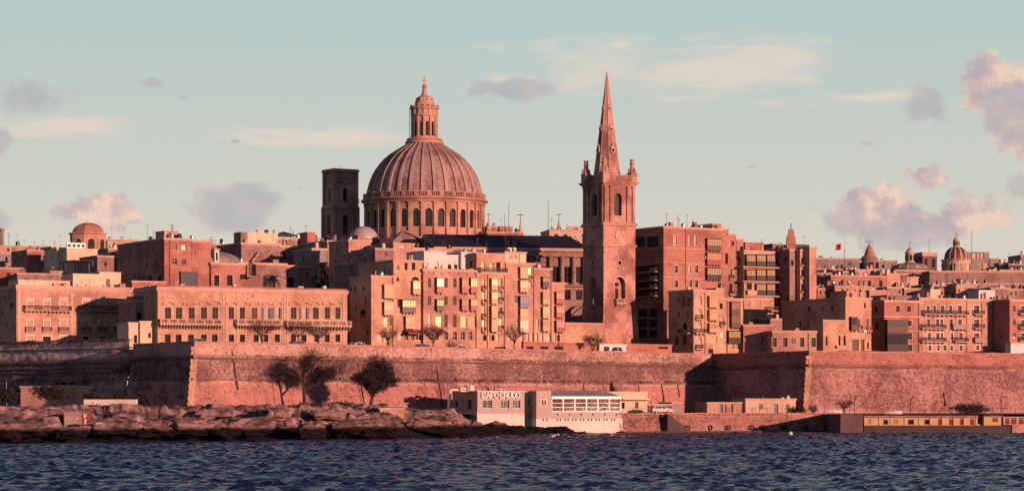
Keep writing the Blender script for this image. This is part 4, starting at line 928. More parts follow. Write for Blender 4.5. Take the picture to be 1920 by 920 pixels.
def bell_tower():
    r = 32; Y = 694; B = Bld('bell_tower', 'dark square bell tower with open arches left of the great dome', 627, Y, r, 'stone_tower', zb=30, cat='bell tower')
    s_ = 5.4*1.0; u1 = B.u(668); D = -0 + abs(B.vs(608.5))
    def T(y0, y1, arch, w, nm, ex=0.0):
        z0, z1 = B.z(640, y1), B.z(640, y0); g = G(); a, b, c, d = -ex, u1+ex, -ex, D+ex; zz = (B.z(640, arch[1]), B.z(640, arch[0])); m = (a+b)/2; n_ = (c+d)/2
        wall_sheet(g, a, b, z0, z1, [(m-w/2, m+w/2, *zz, True)], lambda q, i, z: (q, c+i, z), .8); wall_sheet(g, c, d, z0, z1, [(n_-w/2, n_+w/2, *zz, True)], lambda q, i, z: (a+i, q, z), .8)
        wall_sheet(g, a, b, z0, z1, [(m-w/2, m+w/2, *zz, True)], lambda q, i, z: (q, d-i, z), .8); wall_sheet(g, c, d, z0, z1, [(n_-w/2, n_+w/2, *zz, True)], lambda q, i, z: (b-i, q, z), .8)
        g.ob(nm, 'stone_tower', B.E)
        for x, y in ((a, c), (b, c), (a, d), (b, d)): G().box(x-.45, x+.45, y-.45, y+.45, z0, z1-.03).ob('corner_pilaster', 'stone_warm', B.E)
    T(390, 470, (403, 440), 1.9, 'lower_stage', .25); T(322, 388, (352, 378), 1.35, 'upper_stage')
    for y, h, p, nm in ((389, .5, .7, 'cornice'), (386.5, .3, .55, 'cornice'), (320, .5, .65, 'cornice'), (317.5, .35, .5, 'parapet'), (340, .2, .5, 'string_course')):
        z = B.z(640, y); G().box(-p, u1+p, -p, D+p, z-h/2, z+h/2).ob(nm, 'stone_warm', B.E)
    z = B.z(640, 345); g = G(); g.lathe([(.55, 0), (.7, .3), (.55, .6), (.2, .65)], 10); g.ob('shield', 'stone_trim', B.E, (u1/2, -.2, z))
    G().tube((u1/2, D/2, B.z(640, 318)), (u1/2, D/2, B.z(640, 306)), .06, .03).ob('finial', 'iron', B.E)
    g = G(); z = B.z(668, 380, 4); g.box(u1, u1+2.2, 2, 3, z-.15, z); [g.box(u1+.2*i, u1+.2*i+.06, 2, 2.06, z, z+.9) for i in range(11)]; g.ob('footbridge', 'iron', B.E)
bell_tower()
def steeple():
    r = 31; B = Bld('church_steeple', 'tall square stone church steeple with octagonal spire and corner pinnacles', 1131.7, 575, r, 'stone_steeple', zb=16, zoom=Z5, cat='church steeple')
    s_ = B.u(402); xc = 290; E = B.E; zf = lambda y: B.z(xc, y); c = s_/2
    def sheet(nm, z0, z1, h, dep=.6, ex=0.0, mat='stone_steeple', flare=0.0):
        g = G(); a, b = -ex, s_+ex
        fl = lambda z: flare*max(0, (z1-z)/(z1-z0))
        for k, hh in enumerate((h, h, [], [])):
            def Tm(q, i, z, k=k):
                f = fl(z); m = (q-c)*(1+f/c)
                if k == 0: return (c+m, a-f+i, z)
                if k == 1: return (a-f+i, c+m, z)
                if k == 2: return (c+m, b+f-i, z)
                return (b+f-i, c+m, z)
            wall_sheet(g, a, b, z0, z1, hh, Tm, dep)
        return g.ob(nm, mat, E)
    W = lambda x0, x1, y0, y1, arch: (B.u(x0), B.u(x1), zf(y1), zf(y0), arch)
    sheet('base_stage', -2, zf(572), [], flare=1.15)
    hw = W(283, 345, 425, 552, True); sheet('shaft', zf(572), zf(250), [hw, W(299, 327, 331, 359, True)], 1.3)
    sheet('clock_stage', zf(240), zf(130), [], ex=.02)
    bw = (B.u(284), B.u(326), B.z(xc, (404-380)*3.067), B.z(xc, (362-380)*3.067), True); zt = B.z(xc, (346-380)*3.067)
    g_ = sheet('belfry_stage', zf(120), zt, [bw], 1.1, ex=-.12)
    def all4(mesh, nm, z=0, par=None):
        for k, (x, y) in enumerate(((c, 0), (0, c))): link_ob(nm, mesh, par or E, (x, y, z), 0 if k == 0 else -math.pi/2)
    pw = bw[1]-bw[0]
    def louv(w, h, dep, mat='wood_dark'):
        g = G(); pts = [(0, 0), (w, 0)]+arc(w, h); g.add([(x-w/2, dep, z) for x, z in pts], [tuple(range(len(pts)))])
        for i in range(int(h/.35)): g.box(-w/2, w/2, dep-.25, dep-.03, .1+.35*i, .16+.35*i)
        return g.mesh('louvres', mat)
    all4(louv(pw, bw[3]-bw[2], 1.0), 'louvres', bw[2])
    w2 = hw[1]-hw[0]; all4(arch_window_mesh(w2, hw[3]-hw[2], 'stone_pink', 1.2), 'niche_back', hw[2])
    g = G(); g.box(-.32, .32, 1.0, 1.22, 0, 2.4); all4(g.mesh('window', 'glass_dark'), 'window', hw[2]); g = G(); g.lathe([(.38, 0), (.45, .1)], 16); dm = g.mesh('oculus', 'glass_dark')
    for k, (x, y) in enumerate(((c, 1.05), (1.05, c))):
        o = link_ob('oculus', dm, E, (x, y, hw[2]+3.3)); o.rotation_euler = (math.pi/2, 0, 0 if k == 0 else -math.pi/2)
    ow = (B.u(299)+B.u(327))/2; all4(arch_window_mesh(.9, .9, 'glass_dark', .5), 'oculus', zf(359))
    def ring(r0, r1, y, dep, mat, nm, rr=24):
        for k in (0, 1):
            g = G()
            for i in range(rr):
                a, b = 2*math.pi*i/rr, 2*math.pi*(i+1)/rr; g.prism([(r0*math.cos(a), r0*math.sin(a)), (r1*math.cos(a), r1*math.sin(a)), (r1*math.cos(b), r1*math.sin(b)), (r0*math.cos(b), r0*math.sin(b))], -dep, .02)
            g.ob(nm, mat, E, (c, 0, zf(y)) if k == 0 else (0, c, zf(y)), 0 if k == 0 else -math.pi/2)
    ring(.45, .68, 345, .15, 'stone_trim', 'oculus_surround'); ring(.95, 1.2, 188, .18, 'stone_trim', 'clock_surround')
    g = G(); g.lathe([(.95, 0), (.0, .0)], 24, cap=False); cm = g.mesh('clock_face', 'stone_pale')
    for k in (0, 1):
        o = link_ob('clock_face', cm, E, (c, -.06, zf(188)) if k == 0 else (-.06, c, zf(188))); o.rotation_euler = (math.pi/2, 0, 0) if k == 0 else (math.pi/2, 0, -math.pi/2)
    g = G(); a = arc(w2+.7, hw[3]-hw[2]+.35, 10); b = arc(w2, hw[3]-hw[2], 10)
    for i in range(10): g.prism([(a[i][0]-w2/2-.35, a[i][1]), (a[i+1][0]-w2/2-.35, a[i+1][1]), (b[i+1][0]-w2/2, b[i+1][1]), (b[i][0]-w2/2, b[i][1])], -.15, .05)
    all4(g.mesh('arch_moulding', 'stone_trim'), 'arch_moulding', hw[2])
    for k in (0, 1):       # the little stone balcony on long corbels, on both seen faces
        w = 2.6; loc = (c-w/2, 0, zf(575)) if k == 0 else (0, c+w/2, zf(575))
        f_balc(E, loc, 0 if k == 0 else -math.pi/2, w, .9, 'stone', 'stone_trim', .9, 7, ch=1.1, cw=.2)
    def corn(y, h, p, nm='cornice'): G().box(-p, s_+p, -p, s_+p, zf(y)-h/2, zf(y)+h/2).ob(nm, 'stone_steeple', E)
    corn(574, .35, .18, 'string_course'); corn(246, .45, .35); corn(251.5, .22, .2); corn(240, .25, .16); corn(125, .5, .4); corn(131, .2, .2); corn(116, .3, .2)
    yz = lambda py: (py-380)*3.067
    for y, h, p in ((347, .3, .1), (344.5, .35, .35), (342.5, .3, .62), (340.5, .2, .75)): corn(yz(y), h, p)
    zb0, zb1 = zf(116), zf(yz(347))
    g = G()
    for q in (.5, 2.0, s_-2.0, s_-.5): g.box(q-.32, q+.32, -.2, .0, zb0, zb1-.1); g.box(-.2, .0, q-.32, q+.32, zb0, zb1-.1); g.box(q-.42, q+.42, -.3, .0, zb1-.5, zb1-.1); g.box(-.3, .0, q-.42, q+.42, zb1-.5, zb1-.1)
    g.ob('pilaster', 'stone_steeple', E)
    # balustrade and pinnacles
    zc = zf(yz(339.6)); g = G()
    for f in (0, 1):
        for i in range(26):
            q = .9+(s_-1.8)*i/25
            if f == 0: g.box(q-.08, q+.08, -.2, 0, zc, zc+1.25)
            else: g.box(-.2, 0, q-.08, q+.08, zc, zc+1.25)
    g.box(-.3, s_+.3, -.3, .1, zc+1.25, zc+1.5); g.box(-.3, .1, .1, s_+.3, zc+1.25, zc+1.5); g.box(s_-.1, s_+.3, .1, s_+.3, zc, zc+1.5); g.box(.1, s_-.1, s_-.1, s_+.3, zc, zc+1.5)
    for q in (2.6, s_-2.6): g.box(q-.3, q+.3, -.28, .08, zc, zc+1.62)
    g.ob('balustrade', 'stone_steeple', E)
    g = G(); g.box(-.82, .82, -.82, .82, 0, 1.75); g.box(-.95, .95, -.95, .95, 1.75, 1.98)
    g.lathe([(1.0, 2.0), (.98, 2.3), (.85, 2.8), (.6, 3.2), (.48, 3.5), (.48, 3.9), (.64, 4.05), (.64, 4.2), (.48, 4.3), (.48, 4.75), (.6, 4.9), (.56, 5.1)], 8)
    for q in range(4): t = math.pi/2*q; g.taper(.85*math.cos(t)-.22, .85*math.cos(t)+.22, .85*math.sin(t)-.22, .85*math.sin(t)+.22, 2.0, 3.1, .12)
    pm = g.mesh('pinnacle', 'stone_steeple')
    for x, y in ((.5, .5), (s_-.5, .5), (.5, s_-.5), (s_-.5, s_-.5)): link_ob('pinnacle', pm, E, (x, y, zc), 0)
    # octagonal spire
    zt = zf(yz(133)); R = 24.5*(580/F)/math.cos(math.pi/8); sx, sy = c-.4, c+.25
    g = G(); rot = math.pi/8
    prof = [(R, zc+.2), (R*.67, zc+.2+(zt-zc)*.33), (R*.34, zc+(zt-zc)*.665), (.16, zt-.6)]
    vs = [(r*math.cos(rot+math.pi/4*i), r*math.sin(rot+math.pi/4*i), z) for r, z in prof for i in range(8)]
    g.add(vs, [(j*8+i, j*8+(i+1) % 8, (j+1)*8+(i+1) % 8, (j+1)*8+i) for j in range(3) for i in range(8)]); g.ob('spire', 'stone_steeple', E, (sx, sy, 0))
    g = G()
    for i in range(8):
        t = rot+math.pi/4*i
        for (r0, a), (r1, b) in zip(prof, prof[1:]): g.tube((r0*math.cos(t), r0*math.sin(t), a), (r1*math.cos(t), r1*math.sin(t), b), .11, .09, 5)
    g.ob('spire_edge', 'stone_trim', E, (sx, sy, 0))
    G().lathe([(.16, zt-.7), (.3, zt-.5), (.12, zt-.3), (.24, zt-.1), (.05, zt+.4)], 8).ob('finial', 'stone_trim', E, (sx, sy, 0))
    for py, sc in ((280, 1.0), (240, .8), (200.5, .6)):
        z = zf(yz(py)); rr = R*math.cos(math.pi/8)*(1-(z-zc)/(zt-zc))
        for k in range(8):
            if k % 2: continue
            t = math.pi/4*k; g = G(); q = .62*sc
            for i in range(12):
                a, b = 2*math.pi*i/12, 2*math.pi*(i+1)/12; g.prism([(q*.6*math.cos(a), q*.6*math.sin(a)), (q*math.cos(a), q*math.sin(a)), (q*math.cos(b), q*math.sin(b)), (q*.6*math.cos(b), q*.6*math.sin(b))], -.45*sc, .5)
            g.prism([(-q, q*.9), (q, q*.9), (0, q*2.4)], -.4*sc, .4)
            o = g.ob('spire_dormer', 'stone_trim', E, (sx+rr*math.cos(t), sy+rr*math.sin(t), z), t+math.pi/2)
            g = G(); g.add([(q*.6*math.cos(2*math.pi*i/12), -.1, q*.6*math.sin(2*math.pi*i/12)) for i in range(12)], [tuple(range(12))]); g.ob('opening', 'interior_dark', o)
steeple()
def nave():
    B = Bld('cathedral_nave', 'long shaded church body with dark slate roof left of the steeple', 815, 598, 12, 'stone_shaded_brown', zb=14, zoom=(0, 0, 1), cat='church')
    B.block(815, 1100, 463, 22, cornice=.6)
    pw = [(992+i*22, 1004+i*22) for i in range(5)]
    B.row(pw, 500, 530, 'win', pane='glass_dark', frame='wood_dark', nm=1, ntr=2); B.row(pw, 543, 562, 'win', pane='glass_dark', frame='wood_dark', nm=1)
    for x in (985, 1009, 1031, 1053, 1075, 1095):
        u = B.u(x); g = G(); z0, z1 = B.z(x, 533), B.z(x, 480); g.lathe([(.75, z0), (.75, z0+.3), (.55, z0+.5), (.48, z1-.6), (.65, z1-.35), (.75, z1)], 12, u, -.45); g.ob('column', 'stone_shaded_brown', B.E)
    for y in (479, 470, 534, 541): B.band(y, .4, .9 if y in (479, 534) else .5, 'entablature', 'stone_shaded_brown')
    g = G(); u0, u1 = B.u(812), B.u(1101); z0 = B.z(900, 463)+.04; z1 = B.z(950, 441, 10); 
    g.add([(u0-.5, -.8, z0), (u1+.3, -.8, z0), (u1+.3, 23, z0), (u0-.5, 23, z0), (u0-.5, 10, z1), (u1-2, 10, z1)], [(0, 1, 5, 4), (1, 2, 5), (2, 3, 4, 5), (3, 0, 4), (0, 3, 2, 1)]); g.ob('roof', 'slate', B.E)
    g = G()
    for i in range(1, 40):
        u = u0+(u1-u0)*i/40; g.add([(u, -.8, z0+.03), (u+.09, -.8, z0+.03), (u+.09, 10, z1+.04), (u, 10, z1+.04), (u, -.8, z0+.13), (u+.09, -.8, z0+.13), (u+.09, 10, z1+.13), (u, 10, z1+.13)], [(4, 5, 6, 7), (0, 4, 7, 3), (1, 2, 6, 5)])
    g.ob('roof_seam', 'slate', B.E)
    g = G(); vv = -6; g.add([(B.u(1058), -4, B.z(1058, 598)), (B.u(1058), -2, B.z(1058, 598)), (B.u(1092), -2, B.z(1092, 570)), (B.u(1092), -4, B.z(1092, 570)), (B.u(1058), -4, 0), (B.u(1092), -4, 0)], [(0, 3, 2, 1), (4, 5, 3, 0)]); g.ob('stair', 'stone_shaded_brown', B.E)
    B.done()
    # gabled roof right below the drum
    B = Bld('gabled_chapel', 'small gabled stone chapel in shade under the dome drum', 745, 612, 8, 'stone_shaded_brown', zb=30, zoom=(0, 0, 1), cat='chapel')
    u0, u1 = B.u(733), B.u(800); ze = B.z(745, 460); zp = B.z(760, 432); um = B.u(757); g = G()
    g.add([(u0, 0, 0), (u1, 0, 0), (u1, 0, ze), (um, 0, zp), (u0, 0, ze), (u0, 14, 0), (u1, 14, 0), (u1, 14, ze), (um, 14, zp), (u0, 14, ze)], [(0, 1, 2, 3, 4), (0, 4, 9, 5), (1, 6, 7, 2), (5, 9, 8, 7, 6)]); g.ob('wall', 'stone_shaded_brown', B.E)
    g = G(); g.add([(u0-.6, -.5, ze-.2), (um, -.5, zp+.25), (um, 14.4, zp+.25), (u0-.6, 14.4, ze-.2), (u1+3.5, -.5, ze-.2), (u1+3.5, 14.4, ze-.2), (u0-.6, -.5, ze-.6), (um, -.5, zp-.2), (u1+3.5, -.5, ze-.6)], [(0, 1, 2, 3), (1, 4, 5, 2), (0, 6, 7, 1), (1, 7, 8, 4)]); g.ob('roof', 'stone_grey', B.E)
nave()
def small_dome(name, label, cat, px, pyb, pyt, Y, rpx, mat, drum=None, drum_mat='stone_shaded_brown', ribs=0, lant=None, n=24, ribm='ribstone', peak=1.0, win=0, zb_py=None, k_oct=None):
    k = Y/F; E = thing(name, label, cat, (PX(px, Y), Y, PZ(zb_py or (pyb+20), Y))); zo = E.location.z; Z = lambda y: PZ(y, Y)-zo; H = Z(pyt)-Z(pyb); R = rpx*k
    pr = [(max(.02, R*math.cos(a)), Z(pyb)+H*math.sin(a)**peak) for a in np.linspace(0, math.pi/2*.97, 12)]
    G().lathe([(R, Z(pyb)-.3)]+pr, k_oct or n, cap=False).ob('dome', mat, E, smooth=k_oct is None, rz=math.pi/8+.35 if k_oct else 0)
    if drum:
        dn, dy = drum; g = G(); m = k_oct or 16; q = dn*k; g.lathe([(q, Z(dy)), (q, Z(pyb)-.5), (q*1.08, Z(pyb)-.3), (q*1.08, Z(pyb)), (R*.8, Z(pyb)+.02)], m); g.ob('drum', drum_mat, E, rz=math.pi/8+.35 if k_oct else 0)
        if win:
            hh = (Z(pyb)-Z(dy)); wm = arch_window_mesh(q*.36, hh*.6, 'glass_dark', -.04); sur = G(); a = arc(q*.5, hh*.68, 8)
            for i in range(8): sur.prism([a[i], a[i+1], (a[i+1][0]*.8+q*.05, a[i+1][1]*.9), (a[i][0]*.8+q*.05, a[i][1]*.9)], -.12, .02)
            sur.v = [(x-q*.25, y, z) for x, y, z in sur.v]; sm = sur.mesh('surround', 'stone_trim')
            for i in range(win):
                t = 2*math.pi*i/win-math.pi/2+.35; rr = q*math.cos(math.pi/m); o = link_ob('window', wm, E, (rr*math.cos(t), rr*math.sin(t), Z(dy)+hh*.12), t+math.pi/2); link_ob('surround', sm, o)
    if ribs:
        g = G()
        for (r0, a), (r1, b) in zip(pr, pr[1:]):
            w0, w1 = max(.08, .07*r0), max(.08, .07*r1); g.add([(r0-.1, -w0, a), (r0+.12, -w0, a), (r0+.12, w0, a), (r0-.1, w0, a), (r1-.1, -w1, b), (r1+.12, -w1, b), (r1+.12, w1, b), (r1-.1, w1, b)], [(0, 4, 5, 1), (1, 5, 6, 2), (2, 6, 7, 3)])
        rm = g.mesh('rib', ribm)
        for i in range(ribs): link_ob('rib', rm, E, (0, 0, 0), 2*math.pi*(i+.5)/ribs)
    if lant:
        lr, ly = lant; q = lr*k; z0, z1 = Z(pyt)-.3, Z(ly); h = z1-z0; g = G()
        g.lathe([(q*1.25, z0), (q*1.25, z0+h*.08), (q, z0+h*.1), (q, z0+h*.55), (q*1.25, z0+h*.58), (q*1.2, z0+h*.63), (q*.95, z0+h*.68), (q*.7, z0+h*.82), (q*.25, z0+h*.9), (.05, z1)], 12); g.ob('lantern', ribm if ribm != 'wood_white' else 'stone_pale', E)
        g = G()
        for i in range(8): t = 2*math.pi*i/8+.2; g.box(q*math.cos(t)-.18*q, q*math.cos(t)+.18*q, q*math.sin(t)-.18*q, q*math.sin(t)+.18*q, z0+h*.16, z0+h*.5)
        g.ob('lantern_opening', 'interior_dark', E)
        g = G(); g.box(-.05, .05, -.05, .05, z1-.2, z1+1.4); g.box(-.4, .4, -.04, .04, z1+.8, z1+.9); g.ob('cross', 'iron', E)
    return E
small_dome('chapel_dome', 'small plain pale grey dome between the dark bell tower and big dome', 'chapel dome', 682, 449, 424, 622, 27, 'lead_grey', drum=(28, 475))
small_dome('church_dome', 'low red dome on an octagonal drum at far left skyline', 'domed church', 165, 437, 417.5, 660, 30, 'stone_red', drum=(34, 480), drum_mat='stone_gold', win=8, k_oct=8, lant=None, zb_py=500)
small_dome('church_dome', 'dark red dome with white ribs and slim lantern at the right', 'domed church', 1793, 487, 462, 840, 22, 'tile_red', drum=(27, 512), drum_mat='stone_pale', ribs=12, lant=(5.5, 443), win=8, ribm='stone_pale', peak=.8, zb_py=530)
small_dome('church_dome', 'low ribbed dome with an open tapering lantern above the shaded church', 'domed church', 1706, 503, 492, 800, 34, 'stone_grey', drum=(34, 555), drum_mat='stone_shaded_brown', ribs=12, lant=(8, 462), win=8, ribm='stone_pale', zb_py=560)
def conical_turret():
    Y = 790; k = Y/F; E = thing('bell_turret', 'dark round bell turret with a stepped conical cap near the flag', 'bell turret', (PX(1630, Y), Y, PZ(520, Y))); Z = lambda y: PZ(y, Y)-PZ(520, Y)
    G().lathe([(15*k, 0), (15*k, Z(488)), (17*k, Z(487)), (17*k, Z(484)), (14*k, Z(483)), (13.5*k, Z(480))], 16).ob('wall', 'stone_shaded_brown', E)
    G().lathe([(10*k, Z(481)), (9.5*k, Z(476)), (8.5*k, Z(475)), (7*k, Z(469)), (4*k, Z(463)), (1.6*k, Z(459)), (.1, Z(457))], 16).ob('cap', 'stone_red', E)
    g = G()
    for i in range(8): t = i*math.pi/4+.2; g.box(15*k*math.cos(t)-.5, 15*k*math.cos(t)+.5, 15*k*math.sin(t)-.5, 15*k*math.sin(t)+.5, Z(505), Z(492))
    g.ob('opening', 'interior_dark', E)
    G().tube((0, 0, Z(458)), (0, 0, Z(452)), .1, .05).box(-1.2, 1.2, -.05, .05, Z(453.2), Z(452.4)).ob('weathervane', 'iron', E)
conical_turret()
def flag():
    Y = 770; x = PX(1583, Y); E = thing('flagpole', 'thin pole flying a red and white flag on the right skyline', 'flagpole', (x, Y, PZ(510, Y)))
    G().tube((0, 0, 0), (0, 0, PZ(453, Y)-PZ(510, Y)), .12, .07).ob('pole', 'iron', E)
    w = 16*Y/F; z1 = PZ(455, Y)-PZ(510, Y); h = 11*Y/F
    for nm, a, b, m in (('flag', -w, -w*.5, 'flag_red'), ('flag', -w*.5, 0, 'flag_white')):
        g = G(); n = 8
        P = [[(a+(b-a)*i/n, .35*math.sin((a+(b-a)*i/n)*2.2), z1-j*h/2+(a+(b-a)*i/n)*.22) for i in range(n+1)] for j in range(3)]
        g.add([p for r in P for p in r], [(j*(n+1)+i, j*(n+1)+i+1, (j+1)*(n+1)+i+1, (j+1)*(n+1)+i) for j in range(2) for i in range(n)]); g.ob(nm, m, E)
flag()

# ---------------------------------------------------------------- town houses on the bastions
def B_(label, px, Y, r, mat, zoom, zb=14, cat='house', name='house', group=None): return Bld(name, label, px, Y, r, mat, zb, zoom, cat, group)
# --- far left: pink palazzo with two long iron balconies
b = B_('long pink palazzo with white window surrounds and two dark iron balconies', 30.7, 512, 30, 'stone_warm', Z1, cat='palazzo', name='palazzo')
b.block(95, 760, 480, 20, cornice=.7)
up = [(155, 190), (252, 288), (346, 382), (476, 512), (568, 604), (663, 698)]
b.row(up, 562, 607, 'shut', mat='wood_cream', sur='wood_white', hood='flat'); b.row(up, 672, 712, 'shut', mat='wood_cream', sur='wood_white')
b.put(135, 405, 0, 618, 'balc', ncorb=12); b.put(450, 722, 0, 618, 'balc', ncorb=12)
for a, c in up: b.put(a-9, c+9, 0, 738, 'balc', proj=.5, corb=None, rh=.9)
b.row([(154, 190), (660, 700)], 762, 806, 'shut', mat='wood_cream', sur='wood_white'); b.row([(346, 384)], 762, 806, 'shut', mat='wood_cream', sur='wood_white')
b.row([(246, 292), (474, 512), (570, 606)], 768, 806, 'void', sur='wood_white')
b.pil(413, .6); b.pil(110, .6); b.pil(745, .6); b.band(662, .15, .08); b.band(505, .12, .12)
b.row([(28, 44)], 690, 720, 'win', side=True); b.row([(60, 76)], 575, 610, 'shut', side=True)
b.hut(420, 575, 412, 4, 6, 'cream_wall', False); b.hut(572, 695, 402, 5, 6, 'cream_wall', True); b.hut(105, 405, 449, 5, 6, 'cream_wall', False)
for x in (450, 500, 600, 640): b.tank(x, 2, .4, .5, 'tank_plastic')
b.mast(330, 5, 3.5); b.done()
# --- low shaded wing with a lit lower house
b = B_('low shaded wing with an arched niche between the two palazzi', 247, 508, 25, 'stone_shaded_brown', Z1)
b.block(762, 842, 560, 10, cornice=.3); b.row([(788, 815)], 630, 672, 'void'); b.row([(766, 775)], 640, 675, 'void'); b.pil(772, .5); b.pil(838, .5); b.hut(770, 836, 540, 1, 5, 'stone_shaded_brown', False)
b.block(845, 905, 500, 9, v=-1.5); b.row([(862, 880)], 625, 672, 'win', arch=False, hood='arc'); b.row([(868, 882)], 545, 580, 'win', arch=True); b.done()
b = B_('small cream lower house with a dark doorway beside the sea-front palazzo', 245, 500, 25, 'cream_wall', Z1)
b.block(740, 806, 688, 8, cornice=.2); b.row([(770, 788)], 760, 806, 'void'); b.block(806, 905, 680, 8, v=-.6, cornice=.2); b.row([(852, 868)], 748, 776, 'void'); b.done()
# --- palazzo with pedimented windows and stone balustrade
b = B_('long gold palazzo with pedimented windows above a stone balustrade balcony', 295, 500, 25, 'stone_gold', Z2, cat='palazzo', name='palazzo')
X1 = lambda x: x-92+0.0
b.block(-107, 985, 494, 16, cornice=.6); z1 = lambda a, c: (a/3.067/1+0-330)*3.067
ws = [(-64, -28), (-1, 36), (72, 107), (143, 178), (208, 243), (303, 333), (366, 397), (435, 468), (506, 536), (566, 596), (660, 692), (722, 752), (787, 820), (855, 885), (916, 946)]
hd = ['arc', 'arc', 'tri', 'arc', 'arc', 'arc', 'arc', 'arc', 'tri', 'arc', 'arc', 'arc', 'tri', 'arc', 'arc']
for i, (w, h) in enumerate(zip(ws, hd)):
    if i in (7, 8, 9, 11): b.put(w[0], w[1], 602, 668, 'shut', mat='wood_brown', hood=h, opened=i in (8, 9, 11), sur='stone_trim')
    else: b.put(w[0], w[1], 600, 668, 'shut', mat='wood_dark', hood=h, sur='stone_trim')
b.put(-100, 262, 0, 697, 'balc', rail='stone', proj=1.1, ncorb=22, ch=.9); b.put(340, 602, 0, 700, 'balc', rail='stone', proj=1.1, ncorb=16, ch=.9); b.put(628, 1000, 0, 706, 'balc', rail='stone', proj=1.1, ncorb=22, ch=.9)
for a, c in [(-64, -32), (-1, 32), (70, 102), (145, 175), (208, 238), (303, 333), (366, 396), (445, 475), (505, 530), (567, 597), (660, 690), (720, 750), (795, 825), (855, 883), (916, 944)]: b.put(a, c, 756, 800, 'void', sur='stone_trim' if a > 280 else None)
for x in (-98, 262, 290, 355, 615, 640, 965): b.pil(x, .45, .12)
b.band(740, .16, .1); b.band(520, .1, .14); b.pipe(265); b.pipe(618)
b.row([(-160, -145), (-132, -118)], 640, 672, 'win', side=True) if False else None
b.parapet(.35, 'stone_red'); b.done()
# --- big red wall house behind (L)
b = B_('tall blank red-brick coloured house with wooden gallery window behind the gold palazzo', 308, 560, 30, 'stone_red', Z2, zb=16)
b.block(-67, 90, 204, 28); b.put(-32-0, -25, 330, 470, 'void') if False else None
b.put(22, 120, 398, 478, 'encl', mat='wood_dark', nb=5, rows=3, low=.12, proj=.6, pane='glass_sky', corb=None); b.pipe(-38)
b.put(-310+92-92+40, -250+30, 425, 450, 'void', side=True) if False else None
b.row([(-160, -140), (-105, -85)], 420, 447, 'void', side=True)
b.hut(-90+22, 10, 165, 3, 5, 'stone_warm', True); b.mast(-20, 4, 3.2); b.rnd(2, -50, 60, 3)
b.block(91, 200, 214, 20, v=.6); b.row([(100, 112)], 270, 300, 'win')
b.block(201, 400, 345, 18, v=0); b.row([(218, 248), (292, 325)], 415, 478, 'void', sur='stone_trim'); b.put(368, 400, 412, 440, 'void'); b.put(140, 145, 300, 340, 'void') if False else None
b.done()
b = B_('rounded pale dome roof and white niche figure above the red wall house', 400, 585, 30, 'stone_pale', Z2, zb=20)
g = G(); R = 8; u = b.u(265); zc = b.z(265, 345); g.lathe([(R*math.cos(a), zc+3.2*math.sin(a)) for a in np.linspace(0, 1.5, 8)], 24, u, 8); g.lathe([(R, zc-8), (R, zc)], 24, u, 8); g.ob('dome', 'stone_grey', b.E, smooth=True)
b.block(222, 248, 265, 2, cornice=.15, mat='white_wall'); b.put(229, 241, 285, 335, 'void', arch=True); b.done()
# --- upper shaded houses, centre left (M)
b = B_('shaded stone house with diagonal stair and flat roofs left of the bell tower', 452, 600, 30, 'stone_shaded_brown', Z2, zb=16)
b.block(375, 600, 232, 14); b.row([(535, 552)], 290, 318, 'win', pane='glass_curtain_glow'); b.row([(596, 606), (612, 630)], 285, 318, 'shut')
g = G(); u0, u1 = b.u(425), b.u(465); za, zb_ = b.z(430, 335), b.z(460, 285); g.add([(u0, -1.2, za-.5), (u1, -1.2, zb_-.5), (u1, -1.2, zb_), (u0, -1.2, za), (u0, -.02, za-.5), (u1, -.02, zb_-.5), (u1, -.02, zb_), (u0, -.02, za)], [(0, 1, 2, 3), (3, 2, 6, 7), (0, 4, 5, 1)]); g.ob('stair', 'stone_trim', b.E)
b.hut(372, 412, 172, 5, 4, 'stone_shaded_brown', False); b.tank(395, 5, .6, 1); b.hut(405, 585, 176, 7, 4, 'cream_wall', False); b.row([(438, 452), (470, 484), (518, 532)], 198, 220, 'void') if False else None
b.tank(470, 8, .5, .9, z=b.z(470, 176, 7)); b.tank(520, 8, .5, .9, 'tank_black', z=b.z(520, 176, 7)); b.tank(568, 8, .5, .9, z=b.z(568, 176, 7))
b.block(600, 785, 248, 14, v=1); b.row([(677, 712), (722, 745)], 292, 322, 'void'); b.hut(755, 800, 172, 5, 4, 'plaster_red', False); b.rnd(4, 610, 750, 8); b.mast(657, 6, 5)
b.done()
b = B_('roof terrace with a dark tent canopy and white table left of the bell tower', 520, 615, 30, 'stone_shaded_brown', Z2, zb=24, cat='roof terrace', name='roof_terrace')
b.block(583, 755, 205, 10, cornice=.2)
g = G(); u0, um, u1 = b.u(583), b.u(637), b.u(700); z0, z1 = b.z(640, 184), b.z(640, 163)
g.add([(u0, 0, z0), (u1, 0, z0), (u1, 4, z0), (u0, 4, z0), (um, 2, z1), (u0, 0, z0-.25), (u1, 0, z0-.25), (u1, 4, z0-.25), (u0, 4, z0-.25)], [(0, 1, 4), (1, 2, 4), (2, 3, 4), (3, 0, 4), (0, 5, 6, 1), (1, 6, 7, 2), (2, 7, 8, 3), (3, 8, 5, 0)])
for u in (u0+.1, u1-.1):
    for v in (.1, 3.9): g.tube((u, v, z0), (u, v, b.z(640, 210)), .08)
g.ob('canopy', 'wood_dark', b.E); b.done()
b = B_('long shaded lower house with a white shuttered doorway above the gold palazzo roof', 448, 575, 30, 'stone_shaded_brown', Z2, zb=16)
b.block(362, 635, 345, 12, mat='stone_shaded_brown'); b.row([(500, 550)], 425, 484, 'shut', mat='wood_dark'); b.put(427, 437, 378, 425, 'void'); b.hut(410, 460, 425, -3, 2, 'stone_warm', True)
